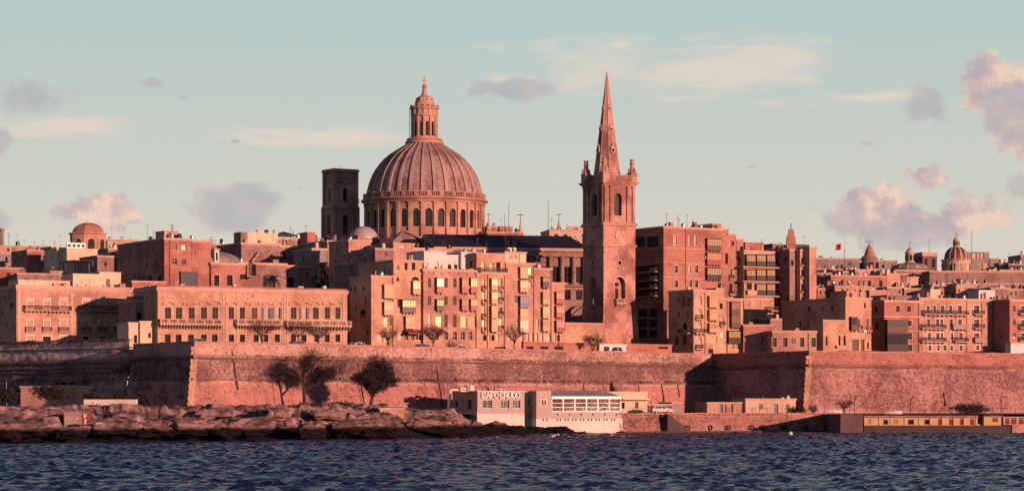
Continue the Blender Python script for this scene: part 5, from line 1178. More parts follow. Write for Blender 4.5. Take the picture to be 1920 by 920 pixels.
b.block(637, 782, 360, 12, v=.8); b.row([(645, 678)], 432, 486, 'void'); b.row([(710, 720)], 345, 470, 'void') if False else None; b.row([(748, 760)], 400, 425, 'void'); b.put(640, 660, 320, 350, 'encl', mat='wood_dark', nb=2, pane='glass_dark', corb=None) if False else None
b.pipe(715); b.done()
b = B_('narrow shaded house behind the palm tree left of the apartment row', 585, 590, 30, 'stone_shaded_brown', Z2, zb=16)
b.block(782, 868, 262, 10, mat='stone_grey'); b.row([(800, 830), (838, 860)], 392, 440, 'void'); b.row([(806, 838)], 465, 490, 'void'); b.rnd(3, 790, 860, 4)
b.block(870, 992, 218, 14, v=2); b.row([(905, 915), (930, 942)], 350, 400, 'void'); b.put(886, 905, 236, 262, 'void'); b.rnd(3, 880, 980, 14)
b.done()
# --- shaded/half-lit blocks behind the apartment row's left end (zoom 3)
b = B_('half-shaded stepped house with a lit brick upper wall right of the chapel dome', 652, 572, 30, 'stone_red', Z3, zb=16)
b.block(42, 170, 213, 10, mat='stone_warm'); b.row([(48, 88), (104, 150)], 262, 330, 'shut', mat='wood_cream') if False else None; b.hut(95, 130, 188, 2, 2, 'stone_red', True)
b.block(45, 190, 345, 7, v=-3, mat='stone_shaded_brown'); b.row([(115, 150)], 380, 405, 'void'); b.tank(60, 1, .3, .6); b.tank(170, 1, .4, .7)
b.done()
b = B_('rough house with stepped roofs above the left end of the apartment row', 700, 560, 30, 'stone_warm', Z3, zb=16)
b.block(195, 300, 262, 12, mat='stone_shaded_brown', cornice=.2); b.row([(250, 268)], 282, 308, 'shut', mat='wood_brown'); b.tank(242, 2, .45, 1.2, 'tank_plastic')
b.block(300, 418, 232, 12, v=1.5, mat='stone_warm', cornice=.2); b.put(332, 366, 238, 258, 'win', pane='glass_curtain_glow')
b.block(420, 640, 262, 10, v=4, mat='stone_warm'); b.rnd(4, 430, 620, 31); b.done()
# --- apartment row
EN = dict(pane='glass_painted_sun', mat='wood_cream')
b = B_('gold corner apartment house at the left end of the row with cream wooden balconies', 696, 525, 30, 'stone_gold', Z3, zb=15, group='apartment houses along the bastion road')
b.block(172, 298, 418, 10, cornice=.25); b.put(238, 290, 470, 545, 'encl', **EN); b.put(238, 290, 570, 642, 'encl', **EN)
b.put(243, 270, 660, 712, 'win', pane='glass_painted_sun', sur='stone_trim'); b.put(276, 290, 660, 705, 'shut', mat='wood_brown')
b.row([(50, 62), (74, 86), (122, 135)], 478, 510, 'win', side=True, sur='stone_trim'); b.row([(108, 138)], 618, 655, 'void', side=True); b.row([(76, 88)], 590, 630, 'win', side=True)
b.row([(205, 236), (246, 262)], 762, 800, 'win', pane='glass_curtain_glow'); b.band(642, .12, .08); b.pipe(293)
b.block(300, 472, 330, 16, v=.7, cornice=.3); b.row([(364, 380), (405, 425)], 345, 386, 'void'); b.put(320, 334, 358, 385, 'win'); b.put(318, 332, 430, 450, 'void')
b.put(404, 446, 448, 522, 'encl', nb=3, **EN); b.put(402, 448, 425, 446, 'void', arch=True); b.put(342, 420, 555, 628, 'encl', mat='wood_green', pane='glass_painted_sun', nb=5); b.put(322, 338, 553, 600, 'shut', mat='wood_dark')
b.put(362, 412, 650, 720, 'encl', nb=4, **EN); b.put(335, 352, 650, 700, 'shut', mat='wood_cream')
b.row([(365, 385), (402, 420), (430, 462)], 738, 790, 'win', pane='glass_dark'); b.row([(325, 345)], 740, 790, 'shut', mat='wood_white')
g = G(); u0, u1, z0 = b.u(366), b.u(468), b.z(420, 742); g.add([(u0, .65, z0+.5), (u1, .65, z0+.5), (u1, -1.6, z0-.2), (u0, -1.6, z0-.2), (u0, -1.6, z0-.5), (u1, -1.6, z0-.5)], [(0, 3, 2, 1), (3, 4, 5, 2)]); g.ob('awning', 'canvas_red', b.E)
b.band(405, .15, .1); b.band(545, .12, .08); b.pipe(468); b.rnd(3, 330, 450, 5); b.done()
b = B_('wide apartment house with round-arched cornice and red wooden balconies', 793.6, 531, 30, 'stone_warm', Z3, zb=15, group='apartment houses along the bastion road')
b.block(472, 775, 383, 16, cornice=.45)
for a, c, m in ((497, 517, 0), (540, 580, 1), (592, 612, 0), (642, 662, 0), (684, 722, 1)):
    if m:
        b.put(a, c, 430, 515, 'encl', nb=3, mat='wood_red', pane='glass_painted_sun'); b.put(a, c, 553, 617, 'encl', nb=3, mat='wood_green' if a < 600 else 'wood_red', pane='glass_painted_sun'); b.put(a+2, c-2, 652, 716, 'win', pane='glass_painted_sun', nm=2, ntr=2); b.put(a+7, c-8, 428-10, 440-12, 'void') if False else None
    else:
        b.put(a, c, 432, 488, 'shut', mat='wood_brown', sur='stone_trim'); b.put(a, c, 537, 588, 'shut', mat='wood_brown'); b.put(a, c, 642, 716, 'shut' if a > 520 else 'win', **(dict(mat='wood_brown') if a > 520 else dict(pane='glass_painted_sun')))
b.row([(500, 518), (540, 560), (592, 614), (642, 664), (688, 710), (735, 752)], 738, 788, 'win', arch=True, pane='glass_dark')
for x in (507, 560, 602, 652, 703, 745):
    u = b.u(x); z = b.z(x, 412); g = G()
    for i in range(8): a0, a1 = math.pi*i/8, math.pi*(i+1)/8; g.prism([(1.0*math.cos(a0), 1.0*math.sin(a0)), (1.25*math.cos(a0), 1.25*math.sin(a0)), (1.25*math.cos(a1), 1.25*math.sin(a1)), (1.0*math.cos(a1), 1.0*math.sin(a1))], -.2, .02)
    g.ob('blind_arch', 'stone_trim', b.E, (u, 0, z))
b.band(625, .15, .1); b.band(528, .12, .08); b.put(735, 775, 430, 515, 'encl', nb=3, mat='wood_red', pane='glass_painted_sun'); b.put(735, 775, 553, 617, 'encl', nb=3, mat='wood_red', pane='glass_painted_sun'); b.put(730, 772, 652, 716, 'win', pane='glass_painted_sun', nm=2)
b.done()
b = B_('white rendered penthouse on the roof of the wide apartment house', 795, 536, 30, 'white_wall', Z3, zb=26)
b.block(476, 600, 278, 8, cornice=.1, mat='white_wall'); b.row([(480, 500)], 345, 378, 'win', pane='glass_curtain_glow'); b.row([(535, 560)], 335, 378, 'win', arch=True, pane='glass_curtain_glow')
b.block(600, 690, 300, 6, v=1.5, cornice=.1, mat='white_wall'); b.row([(612, 632), (648, 667)], 355, 381, 'void'); b.mast(590, 2, 3)
b.block(690, 782, 284, 6, v=.6, cornice=.1, mat='white_wall'); b.put(702, 735, 250, 280, 'void') if False else None; b.tank(760, 2, .5, 1); b.tank(712, 2, .5, .8, 'metal_grey')
b.done()
b = B_('narrow apartment house with stacked cream balconies in the middle of the row', 893.6, 537, 30, 'stone_gold', Z4, zb=15, group='apartment houses along the bastion road')
b.block(103, 272, 404, 14, cornice=.25)
for y0, y1 in ((435, 500), (510, 578), (590, 660), (668, 738)):
    b.put(180, 216, y0, y1, 'encl', nb=3, **EN); b.put(135, 150, y0+2, y1, 'win', pane='glass_painted_sun', nm=0); b.put(135-3, 153, 0, y1-2, 'balc', proj=.6, rh=.8, ncorb=2)
for i, (y0, y1) in enumerate(((435, 490), (510, 555), (600, 636), (668, 715))): b.put(229, 250, y0, y1, 'win', pane='glass_painted_sun' if i != 2 else 'glass_dark', sur='stone_trim'); b.put(226, 253, 0, y1+10, 'balc', proj=.5, rh=.8, ncorb=2, rail='wood_red' if i < 1 else 'iron')
b.row([(140, 160), (188, 206)], 758, 792, 'void', arch=True); b.row([(164, 182), (212, 232)], 755, 792, 'win', arch=True, pane='glass_curtain_glow'); b.pipe(165); b.pipe(262)
b.block(103, 265, 290, 10, v=2, yb=402, cornice=.2); b.row([(128, 150), (175, 200)], 342, 398, 'win', pane='glass_curtain_glow', nm=1); b.row([(216, 240)], 342, 400, 'void'); b.put(108, 262, 0, 400, 'balc', proj=1.6, corb=None, rh=.9)
b.block(266, 388, 282, 8, v=6, yb=400, cornice=.15, mat='cream_wall'); b.row([(290, 310), (318, 338)], 300, 325, 'shut', mat='wood_cream'); b.rnd(5, 110, 370, 6); b.done()
b = B_('apartment house with one bright blue wooden balcony among cream ones', 948, 545, 30, 'stone_warm', Z4, zb=15, group='apartment houses along the bastion road')
b.block(272, 436, 345, 14, cornice=.3)
for y0, y1, m in ((370, 432, 'wood_cream'), (445, 510, 'wood_cream'), (535, 600, 'wood_blue'), (607, 672, 'wood_cream'), (676, 742, 'wood_white')): b.put(345, 390 if m != 'wood_blue' else 397, y0, y1, 'encl', nb=3, mat=m, pane='glass_painted_sun')
b.put(322, 340, 532, 574, 'shut', mat='wood_blue'); b.row([(400, 418)], 372, 412, 'win', pane='glass_painted_sun'); b.put(400, 420, 445, 490, 'win', pane='glass_curtain_glow'); b.put(398, 420, 0, 440, 'balc', proj=.5, rh=.7, ncorb=2)
b.row([(283, 292), (300, 310)], 540, 570, 'void') if False else None; b.row([(297, 310)], 700, 735, 'win'); b.row([(280, 300), (312, 332), (350, 372), (385, 402), (412, 428)], 748, 796, 'win', arch=True, pane='glass_curtain_glow'); b.rnd(4, 300, 420, 16)
b.pipe(430); b.band(600, .12, .08); b.done()
b = B_('brick-toned apartment house with four small cream balconies and arched ground floor', 1002, 551, 30, 'stone_warm', Z4, zb=15, group='apartment houses along the bastion road')
b.block(436, 535, 375, 12, cornice=.3); b.put(475, 512, 425, 485, 'encl', nb=3, mat='wood_brown', pane='glass_curtain_glow', low=.5)
for y0, y1 in ((512, 580), (597, 660), (673, 735)): b.put(475, 515, y0, y1, 'encl', nb=3, **EN)
b.row([(445, 460)], 665, 735, 'win', pane='glass_curtain_glow'); b.row([(438, 456), (466, 484), (494, 528)], 748, 796, 'win', arch=True, pane='glass_curtain_glow'); b.hut(440, 478, 345, 2, 3, 'stone_shaded_brown', False); b.tank(460, 1, .4, .8, 'white_metal'); b.pipe(530); b.band(660, .1, .08); b.done()
b = B_('low end house of the row with three dark red wooden balconies', 1034.6, 555, 30, 'stone_gold', Z4, zb=15, group='apartment houses along the bastion road')
b.block(536, 610, 458, 12, cornice=.25)
for y0, y1 in ((512, 577), (592, 657), (676, 738)): b.put(553, 598, y0, y1, 'encl', nb=3, mat='wood_red', pane='glass_curtain_glow')
b.row([(566, 582)], 755, 797, 'void', arch=True); b.row([(545, 560)], 755, 797, 'win', arch=True, pane='glass_curtain_glow'); b.done()
# low lit wall and red parapet wall before the steeple
b = B_('plain lit orange garden wall between the apartment row and the steeple', 1059, 560, 30, 'stone_gold', Z5, zb=15, cat='garden wall', name='garden_wall')
b.block(-2, 222, 690, 1, cornice=.15); b.done()
b = B_('low red road-side wall with a row of blind arches below the steeple', 985, 534, 42, 'plaster_red', Z4, zb=15, cat='road wall', name='road_wall')
b.block(372, 612, 800, .6, cornice=.12); b.row([(388, 430), (470, 515), (550, 600)], 825, 850, 'void', arch=False); b.done()
b = B_('low red wall with pale panel left of the parked van under the steeple', 1060, 546, 42, 'plaster_red', Z5, zb=15, cat='road wall', name='road_wall')
b.block(-2, 180, 805, .6, cornice=.1); b.block(196, 350, 812, .8, cornice=.1, mat='base_wall'); b.block(352, 612, 812, .6, cornice=.1); b.row([(535, 590)], 825, 840, 'void'); b.done()
# --- big block D
b = B_('tallest red apartment block right of the steeple with stacked wooden balconies', 1244.2, 592, 32, 'stone_red', Z6, zb=15, cat='apartment block', name='apartment_block')
b.block(13, 352, 138, 34, cornice=.35, mat='stone_red', zx=100)
b.row([(70, 90), (153, 168), (188, 203)], 190, 245, 'win', pane='glass_curtain_glow', sur='stone_trim'); b.row([(75, 94), (193, 212)], 360, 404, 'win', pane='glass_dark', sur='stone_trim'); b.put(156, 171, 362, 404, 'win', pane='glass_curtain_glow', sur='stone_trim')
b.row([(75, 95), (160, 176), (191, 211)], 445, 488, 'win', pane='glass_dark', sur='stone_trim')
for y0, y1 in ((205, 273), (288, 355), (372, 440)): b.put(254, 335, y0, y1, 'encl', nb=6, mat='wood_brown' if y0 < 280 else 'wood_red' if y0 < 300 else 'wood_dark', pane='glass_curtain_glow')
DW = 1
b.band(262, .15, .08, x=100); b.band(345, .12, .08, x=100); b.band(430, .12, .08, x=100); b.pipe(138)
z5 = lambda x: (x/3.067+1060-1240)*3.067
for (a, c, y0, y1) in ((405, 458, 200, 255), (468, 535, 195, 255)): b.put(z5(a), z5(c), y0, y1, 'void', side=True)
for y in (360, 410, 455, 500): b.put(z5(412), z5(535), y, y+32, 'void', side=True); b.put(z5(408), z5(538), 0, y+38, 'balc', side=True, proj=1.1, corb=None)
for y in (610, 670, 730): b.put(z5(418), z5(470), y, y+45, 'void', side=True); b.put(z5(482), z5(530), y, y+45, 'void', side=True)
b.rnd(6, 20, 250, 9); b.hut(292, 345, 124, 6, 4, 'stone_red', True)
g = G(); u0, u1 = b.u(284), b.u(372); z = b.z(320, 128); g.box(u0, u1, 4, 8, z, z+.25); [g.tube((u, v, z), (u, v, b.blk['z1']), .07) for u in (u0+.2, u1-.2) for v in (4.2, 7.8)]; g.ob('roof_canopy', 'wood_dark', b.E); b.mast(180, 2, 2.2, yag=False)
b.mast(95, 4, 3); b.mast(30, 4, 3.5)
b.block(352, 386, 148, 12, v=.15, cornice=.25); b.row([(368, 383)], 291, 352, 'void')
b.block(386, 428, 178, 12, v=.15, cornice=.25); b.row([(390, 402)], 216, 264, 'win', pane='glass_curtain_glow'); b.put(406, 418, 220, 248, 'void'); b.row([(390, 408)], 378, 430, 'win', pane='glass_sky', sur='stone_trim'); b.row([(390, 408)], 462, 520, 'void', arch=True); b.put(388, 414, 0, 526, 'balc', proj=.6, ncorb=3); b.put(388, 414, 0, 438, 'balc', proj=.5, ncorb=3)
b.block(428, 472, 205, 12, v=.15, cornice=.25); b.row([(432, 448)], 300, 334, 'win', pane='glass_curtain_glow', sur='stone_trim'); b.row([(434, 452)], 378, 430, 'win', pane='glass_sky', sur='stone_trim'); b.row([(434, 453)], 465, 498, 'win', pane='glass_curtain_glow', sur='stone_trim'); b.pipe(430); b.done()
# G front lower house
b = B_('corner house with arched loggias and bright enclosed balconies before the tall red block', 1300.3, 566, 32, 'stone_gold', Z6, zb=15, cat='apartment house')
b.block(185, 318, 500, 9.5, cornice=.5)
for y0, y1 in ((532, 588), (605, 656), (682, 726), (768, 812)): b.put(193, 232, y0, y1, 'win', arch=True, pane='glass_curtain_glow', nm=1, ntr=1, sur='stone_trim'); 
for y0, y1 in ((535, 598), (612, 672), (690, 742)): b.put(266, 314, y0, y1, 'encl', nb=4, **EN)
b.put(270, 318, 765, 805, 'win', pane='glass_curtain_glow', nm=3); b.put(186, 250, 0, 748, 'balc', proj=.9, rail='iron'); b.put(195, 235, 0, 668, 'balc', proj=.5, ncorb=3); b.put(195, 235, 0, 838, 'balc', proj=.5, ncorb=3)
b.row([(270, 298)], 840, 868, 'void'); b.row([(75, 88)], 548, 572, 'win', side=True, pane='glass_curtain_glow'); b.row([(92, 104)], 548, 572, 'win', side=True); b.row([(78, 100)], 688, 720, 'win', side=True, pane='glass_sky'); b.row([(120, 140), (150, 168)], 540, 600, 'win', side=True, arch=True); b.row([(120, 150)], 690, 740, 'void', side=True, arch=True); b.put(112, 172, 0, 748, 'balc', side=True); b.row([(80, 100), (125, 145)], 770, 815, 'shut', side=True)
b.band(595, .12, .08); b.band(672, .12, .08); b.pipe(250)
b.block(318, 470, 548, 10, v=.4, cornice=.25, zx=400); b.row([(335, 352)], 576, 610, 'void', sur='stone_trim'); b.row([(340, 358)], 655, 700, 'win', pane='glass_curtain_glow', arch=True); b.put(335, 362, 0, 706, 'balc', proj=.5, ncorb=2); b.row([(338, 362)], 742, 776, 'win', pane='glass_painted_sun'); 
for y0, y1, a, m in ((568, 640, 393, 'wood_brown'), (645, 714, 393, 'wood_brown'), (735, 800, 377, 'wood_dark')): b.put(a, 444, y0, y1, 'encl', nb=4, mat=m, pane='glass_painted_sun')
b.row([(408, 450)], 810, 840, 'win', pane='glass_painted_sun', nm=3); b.row([(335, 380)], 800, 860, 'win', pane='glass_curtain_glow', nm=2); b.pipe(378)
b.block(315, 360, 490, 4, v=2, yb=550, cornice=.1); b.put(318, 352, 515, 540, 'shut', mat='wood_cream'); b.rnd(3, 320, 355, 3); b.done()
# E rows of wooden galleries
b = B_('house front with three tiers of dark wooden enclosed galleries', 1395, 602, 32, 'stone_gold', Z6, zb=15, cat='apartment house')
b.block(475, 648, 276, 16, cornice=.4, mat='stone_gold')
for y0, y1 in ((298, 365), (383, 447), (466, 530)):
    for a, c in ((480, 532), (538, 590), (597, 643)):
        if y0 > 450 and a == 480: b.put(490, 520, 462, 500, 'void'); b.put(486, 540, 505, 528, 'encl', nb=2, mat='wood_cream', pane='glass_curtain_glow', low=.7, rows=1, corb=None); continue
        b.put(a, c, y0, y1, 'encl', nb=4, mat='wood_dark', pane='glass_curtain_glow', low=.42)
for y in (372, 455, 537): b.band(y, .25, .9, 'gallery_floor')
for a in (500, 560, 615): b.put(a-12, a+12, 560, 600, 'shut', mat='wood_cream', sur='stone_trim')
b.put(500, 530, 628, 672, 'win', pane='glass_curtain_glow'); b.put(600, 650, 640, 690, 'void'); b.put(598, 655, 0, 620, 'balc', proj=1.2, rail='iron'); b.band(612, .15, .2)
b.hut(482, 588, 232, 2, 5, 'stone_red', False); b.rnd(3, 500, 640, 12); b.done()
b = B_('dark recessed balconies in the gap between the galleries and the finned tower block', 1449, 614, 32, 'stone_dark', Z6, zb=15, cat='apartment house')
b.block(642, 740, 262, 12, cornice=.4)
for y0 in (312, 395, 475, 552): b.put(650, 690, y0, y0+50, 'void'); b.put(700, 728, y0, y0+42, 'void'); b.put(646, 700, 0, y0+52, 'balc', proj=1.3, rail='iron')
b.hut(640, 700, 240, 3, 5, 'stone_shaded_brown', False); b.rnd(4, 650, 730, 22); b.done()
b = B_('tall block of narrow projecting fins with slit windows at the right of the centre', 1479, 606, 32, 'stone_shaded_brown', Z6, zb=15, cat='apartment block', name='apartment_block')
b.block(798, 828, 268, 22, v=1.5, mat='stone_warm', cornice=.2)
for y0 in (315, 385, 467, 545): b.put(805, 817, y0, y0+38, 'void'); b.put(802, 820, 0, y0+44, 'balc', proj=.4, ncorb=2, rh=.5)
b.block(828, 850, 262, 18, v=4, mat='stone_dark', cornice=.2); b.block(852, 892, 252, 20, v=-.5, mat='stone_warm', cornice=.3)
b.row([(858, 872)], 580, 600, 'void'); b.block(738, 797, 268, 12, v=3, mat='stone_shaded_brown', cornice=.3); b.row([(745, 760)], 330, 362, 'void'); b.hut(760, 850, 243, 5, 6, 'wood_dark', False); b.done()  # darker stone paints the shade on the side of the fins
g = G(); Y = 612; k = Y/F; t = thing('stone_obelisk', 'slim pointed stone chimney shaft rising above the finned block', 'chimney', (PX(1483, Y), Y, PZ(470, Y)))
g.taper(-1.1, 1.1, -1.1, 1.1, 0, 3.2, .1); g.ob('base', 'stone_red', t); G().taper(-.8, .8, -.8, .8, 3.2, PZ(430, Y)-PZ(470, Y), .25).ob('shaft', 'stone_red', t); G().tube((0, 0, 4), (0, 0, PZ(418, Y)-PZ(470, Y)), .15, .1).ob('rod', 'iron', t)
# H low buildings
b = B_('low long house with dark doorways under a sloping shaded roof', 1394, 566, 8, 'stone_warm', Z6, zb=15)
b.block(472, 640, 700, 9, v=6, cornice=.2, mat='stone_red'); b.row([(515, 532)], 772, 796, 'win', sur='stone_trim', pane='glass_sky'); b.row([(578, 597)], 768, 805, 'win'); b.block(640, 920, 735, 9, v=0, cornice=.35, mat='stone_warm')
b.row([(638, 663), (700, 725), (797, 821), (862, 887)], 775, 828, 'door', mat='wood_dark', sur='stone_trim'); b.row([(748, 758), (762, 772)], 775, 808, 'win'); b.row([(905, 915)], 778, 808, 'win'); b.pipe(592); b.pipe(845); b.done()
b = B_('long blank shaded wall above the low house with dark doorways', 1398, 597, 34, 'stone_shaded_brown', Z6, zb=15, cat='wall', name='terrace_wall')
b.block(560, 925, 668, 5, v=3, cornice=.2); b.rnd(2, 600, 800, 7); b.done()
# I lit beige house and side
b = B_('tall sunlit cream house with a shaded blank side wall and a wooden balcony', 1586, 573, 30, 'stone_gold', Z7, zb=15)
b.block(262, 410, 545, 24, cornice=.3, zx=330); b.put(285, 320, 655, 730, 'encl', nb=3, mat='wood_brown', pane='glass_dark'); b.row([(334, 345), (384, 395)], 668, 708, 'shut', mat='wood_brown'); b.put(330, 355, 0, 730, 'balc', proj=.5, ncorb=2); b.put(382, 408, 0, 735, 'balc', proj=.5, ncorb=2, rail='wood_red')
b.row([(300, 338), (350, 370)], 785, 850, 'door', mat='wood_brown'); b.row([(368, 378)], 575, 605, 'void'); b.row([(386, 396)], 800, 840, 'void'); b.band(610, .12, .1); b.rnd(4, 270, 400, 5); b.hut(268, 330, 510, 1, 6, 'stone_warm', True); b.done()
b = B_('low sunlit cream house with narrow slit windows under the blank side wall', 1543, 567, 30, 'stone_gold', Z7, zb=15)
b.block(133, 266, 672, 5, cornice=.2, zx=150); b.row([(148, 158), (222, 232), (250, 262)], 765, 820, 'void'); b.put(200, 213, 820, 838, 'void'); b.done()
# J apartments with balconies
b = B_('red apartment house with dark stacked wooden galleries on its shaded corner', 1658, 592, 30, 'stone_red', Z7, zb=15, cat='apartment house')
b.block(485, 684, 560, 24, cornice=.4); b.row([(552, 574), (615, 637)], 592, 628, 'shut', mat='wood_dark', sur='stone_trim'); b.put(488, 605, 672, 745, 'encl', nb=9, mat='wood_brown', pane='glass_sky', ncorb=6, proj=1.0); b.put(488, 605, 750, 852, 'encl', nb=9, mat='wood_dark', pane='glass_dark', ncorb=6, proj=1.0)
b.row([(617, 641)], 676, 709, 'shut', mat='wood_dark', sur='stone_trim'); b.row([(617, 643)], 746, 786, 'shut', mat='wood_dark', sur='stone_trim'); b.row([(620, 645)], 815, 852, 'shut', mat='wood_dark', sur='stone_trim'); b.band(655, .3, .3); b.band(735, .12, .08, x=640); b.band(808, .12, .08, x=640)
b.row([(430, 445)], 600, 630, 'void', side=True); b.row([(435, 450)], 690, 730, 'void', side=True); b.pipe(680); b.rnd(4, 500, 660, 15); b.hut(500, 660, 535, 4, 6, 'stone_grey', False); b.done()
b = B_('wide apartment house with long iron balconies and white-walled loggias', 1723, 598, 30, 'stone_warm', Z7, zb=15, cat='apartment house')
b.block(686, 1105, 550, 18, cornice=.35, mat='stone_warm')
for u0, u1, y0, y1, m in ((800, 938, 582, 628, 'white_wall'), (720, 958, 668, 712, 'base_wall'), (720, 955, 745, 785, 'base_wall'), (695, 960, 812, 862, 'cream_wall')):
    g = G(); g.box(b.u(u0), b.u(u1), -.06, -.004, b.z((u0+u1)/2, y1), b.z((u0+u1)/2, y0)) if False else None
for y0, y1, xs in ((590, 636, ((728, 744), (765, 780), (808, 830), (856, 873), (908, 930))), (668, 712, ((730, 748), (780, 800), (806, 822), (858, 878), (908, 930))), (747, 788, ((735, 752), (782, 802), (808, 822), (866, 880), (915, 935))), (818, 850, ((738, 754), (788, 802), (824, 842), (864, 878), (918, 934)))):
    for i, (a, c) in enumerate(xs): b.put(a, c, y0, y1, 'win' if i % 2 else 'shut', **(dict(pane='glass_dark', sur='white_wall') if i % 2 else dict(mat='wood_brown', sur='white_wall')))
for y0, y1 in ((590, 636), (670, 716), (748, 792)): b.put(1000, 1030, y0, y1, 'win', pane='glass_dark', sur='white_wall'); b.put(995, 1050, 0, y1+5, 'balc', proj=.9, rail='solid' if y0 > 700 else 'iron')
b.put(1012, 1030, 818, 846, 'win', sur='white_wall')
b.put(700, 956, 0, 642, 'balc', proj=1.0, rail='iron', ncorb=10); b.put(686, 828, 0, 722, 'balc', proj=1.0, rail='iron', ncorb=6); b.put(868, 956, 0, 722, 'balc', proj=1.0, rail='solid', ncorb=4); b.put(686, 828, 0, 797, 'balc', proj=1.0, ncorb=6); b.put(878, 956, 0, 797, 'balc', proj=1.0, ncorb=4)
b.pipe(958); b.pipe(1045); b.rnd(8, 700, 1080, 25); b.hut(1028, 1122, 505, 5, 4, 'white_wall', True); b.hut(750, 808, 500, 8, 4, 'cream_wall', False); b.done()
b = B_('narrow shaded house with dark windows near the right edge', 1866, 610, 30, 'stone_shaded_brown', Z7, zb=15)
b.block(1100, 1206, 556, 16, mat='stone_shaded_brown')
for y0 in (592, 668, 745, 812): b.row([(1115, 1135), (1158, 1183)], y0, y0+42, 'void')
b.rnd(4, 1110, 1200, 33); b.done()
b = B_('cut-off red apartment house with white lower floors at the right edge', 1893, 604, 30, 'stone_red', Z7, zb=15, cat='apartment house')
b.block(1206, 1420, 556, 16); 
for y0 in (592, 672, 748): b.row([(1266, 1290), (1330, 1350)], y0, y0+42, 'win', pane='glass_dark', sur='white_wall'); b.put(1255, 1300, 0, y0+46, 'balc', proj=.9); b.row([(1225, 1240)], y0, y0+32, 'shut')
b.block(1212, 1420, 802, 2, v=-1.5, mat='white_wall', cornice=.2); b.rnd(3, 1220, 1290, 1); b.done()

# ---------------------------------------------------------------- houses higher up the hill
def simple(label, x0, x1, yt, Y, r, mat, zoom, depth=12, wins=(), seed=0, nroof=3, zb=16, cornice=.2, group='houses higher up the hill', v=0, parapet=None, hut=None):
    b = B_(label, zoom[0]+x0/zoom[2], Y, r, mat, zoom, zb=zb, group=group); b.block(x0, x1, yt, depth, cornice=cornice)
    for w in wins: b.put(*w[:4], w[4] if len(w) > 4 else 'void')
    if nroof: b.rnd(nroof, x0+4, x1-4, seed or int(x0))
    if hut: b.hut(*hut, 2, 3)
    if parapet: b.parapet(parapet)
    b.done(); return b
S_ = simple
S_('long low pink house on the far left skyline', -60, 285, 248, 690, 12, 'stone_warm', Z1, wins=[(40, 52, 262, 275), (150, 162, 262, 275)], nroof=3)
S_('grey shaded terrace house at the left edge', -80, 118, 288, 660, 20, 'stone_grey', Z1, wins=[(30, 44, 310, 335), (70, 84, 310, 335)])
S_('squat brick-red house block at the upper left', 156, 297, 272, 640, 30, 'stone_red', Z1, nroof=2)
S_('tall shaded gap house right of the squat brick-red block', 297, 330, 252, 655, 30, 'stone_dark', Z1, nroof=1)
b = S_('plain cream box building with rooftop air conditioners at the left', 327, 400, 258, 625, 25, 'cream_wall', Z1, nroof=0)
b = B_('cream box building over a red awning, with four air conditioners', 131, 622, 25, 'cream_wall', Z1); b.block(385, 560, 264, 10, cornice=.15)
for x in (392, 420, 446, 472): 
    u = b.u(x); z = b.blk['z1']; o = G().box(u, u+1.1, 1, 1.8, z+.05, z+1.45).ob('air_conditioner', 'white_metal', b.E)
    for zz in (.65,): g = G(); g.lathe([(.42, 0), (.1, .06)], 12); q = g.ob('fan_grille', 'iron', o, (u+.55, .96, z+.1+zz)); q.rotation_euler = (math.pi/2, 0, 0)
b.done()
t = thing('awning', 'dark red pergola awning below the cream box building', 'awning', (PX(118, 600), 600, PZ(510, 600)), rad(20))
g = G(); w = 57*600/F; [g.box(w*i/9-.12, w*i/9+.12, 0, 5, 2.5, 2.75) for i in range(10)]; g.ob('rafter', 'wood_brown', t); g = G(); [g.box(w*i/9+.05, w*(i+1)/9-.05, .2-.0, 4.8, 2.76, 2.82) for i in range(9)]; g.ob('canvas', 'canvas_red', t); g = G(); [g.box(x, x+.2, y, y+.2, -4, 2.5) for x in (0, w/2, w-.2) for y in (0, 4.5)]; g.ob('post', 'wood_brown', t)
S_('wide shaded rubble bank of ruined walls behind the pink palazzo', 100, 345, 405, 575, 18, 'stone_shaded_brown', Z1, depth=25, nroof=0)
S_('rough red wall at the far left above the pink palazzo', -90, 130, 372, 590, 15, 'stone_red', Z1, depth=30, nroof=0)
S_('small dark lean-to roof behind the palazzo parapet', 292, 400, 392, 585, 22, 'stone_shaded_brown', Z1, nroof=2)
S_('pale wide house right of the low red dome', 618, 795, 213, 680, 12, 'stone_pale', Z1, nroof=2, wins=[(650, 660, 230, 250), (720, 730, 230, 250)])
S_('shaded flat-roofed house below the low red dome', 560, 722, 305, 610, 30, 'stone_shaded_brown', Z1, nroof=2, wins=[(600, 612, 340, 365)])
S_('dark terraced roofs stepping down right of the low red dome', 622, 800, 262, 640, 30, 'stone_grey', Z1, nroof=3)
S_('reddish roof terrace house before the tall blank red house', 700, 905, 275, 610, 25, 'stone_red', Z1, nroof=3)
S_('pale shaded roof house with water tank on the skyline left of centre', 828, 910, 220, 640, 25, 'stone_grey', Z1, nroof=3)
S_('long shaded wall house behind the narrow roof gap', 760, 950, 450, 545, 28, 'stone_red', Z1, depth=6, nroof=0)
t = thing('factory_chimney', 'round brick chimney at the far left skyline', 'chimney', (PX(4, 700), 700, PZ(465, 700))); k = 700/F; h = PZ(428, 700)-PZ(465, 700); G().lathe([(4.2*k, 0), (3.6*k, h-1)], 16).ob('shaft', 'stone_shaded_brown', t); G().lathe([(4.6*k, h-1), (4.6*k, h)], 16).ob('cap', 'stone_shaded_brown', t)
S_('shaded house row on the skyline left of the dark tent terrace', 180, 340, 236, 630, 28, 'stone_shaded_brown', Z2, nroof=3)
S_('pale shaded skyline house with vents near the bell tower', 690, 860, 205, 640, 25, 'stone_shaded_brown', Z2, nroof=5)
S_('dark terrace house under the bell tower', 800, 990, 232, 625, 25, 'stone_dark', Z2, nroof=3)
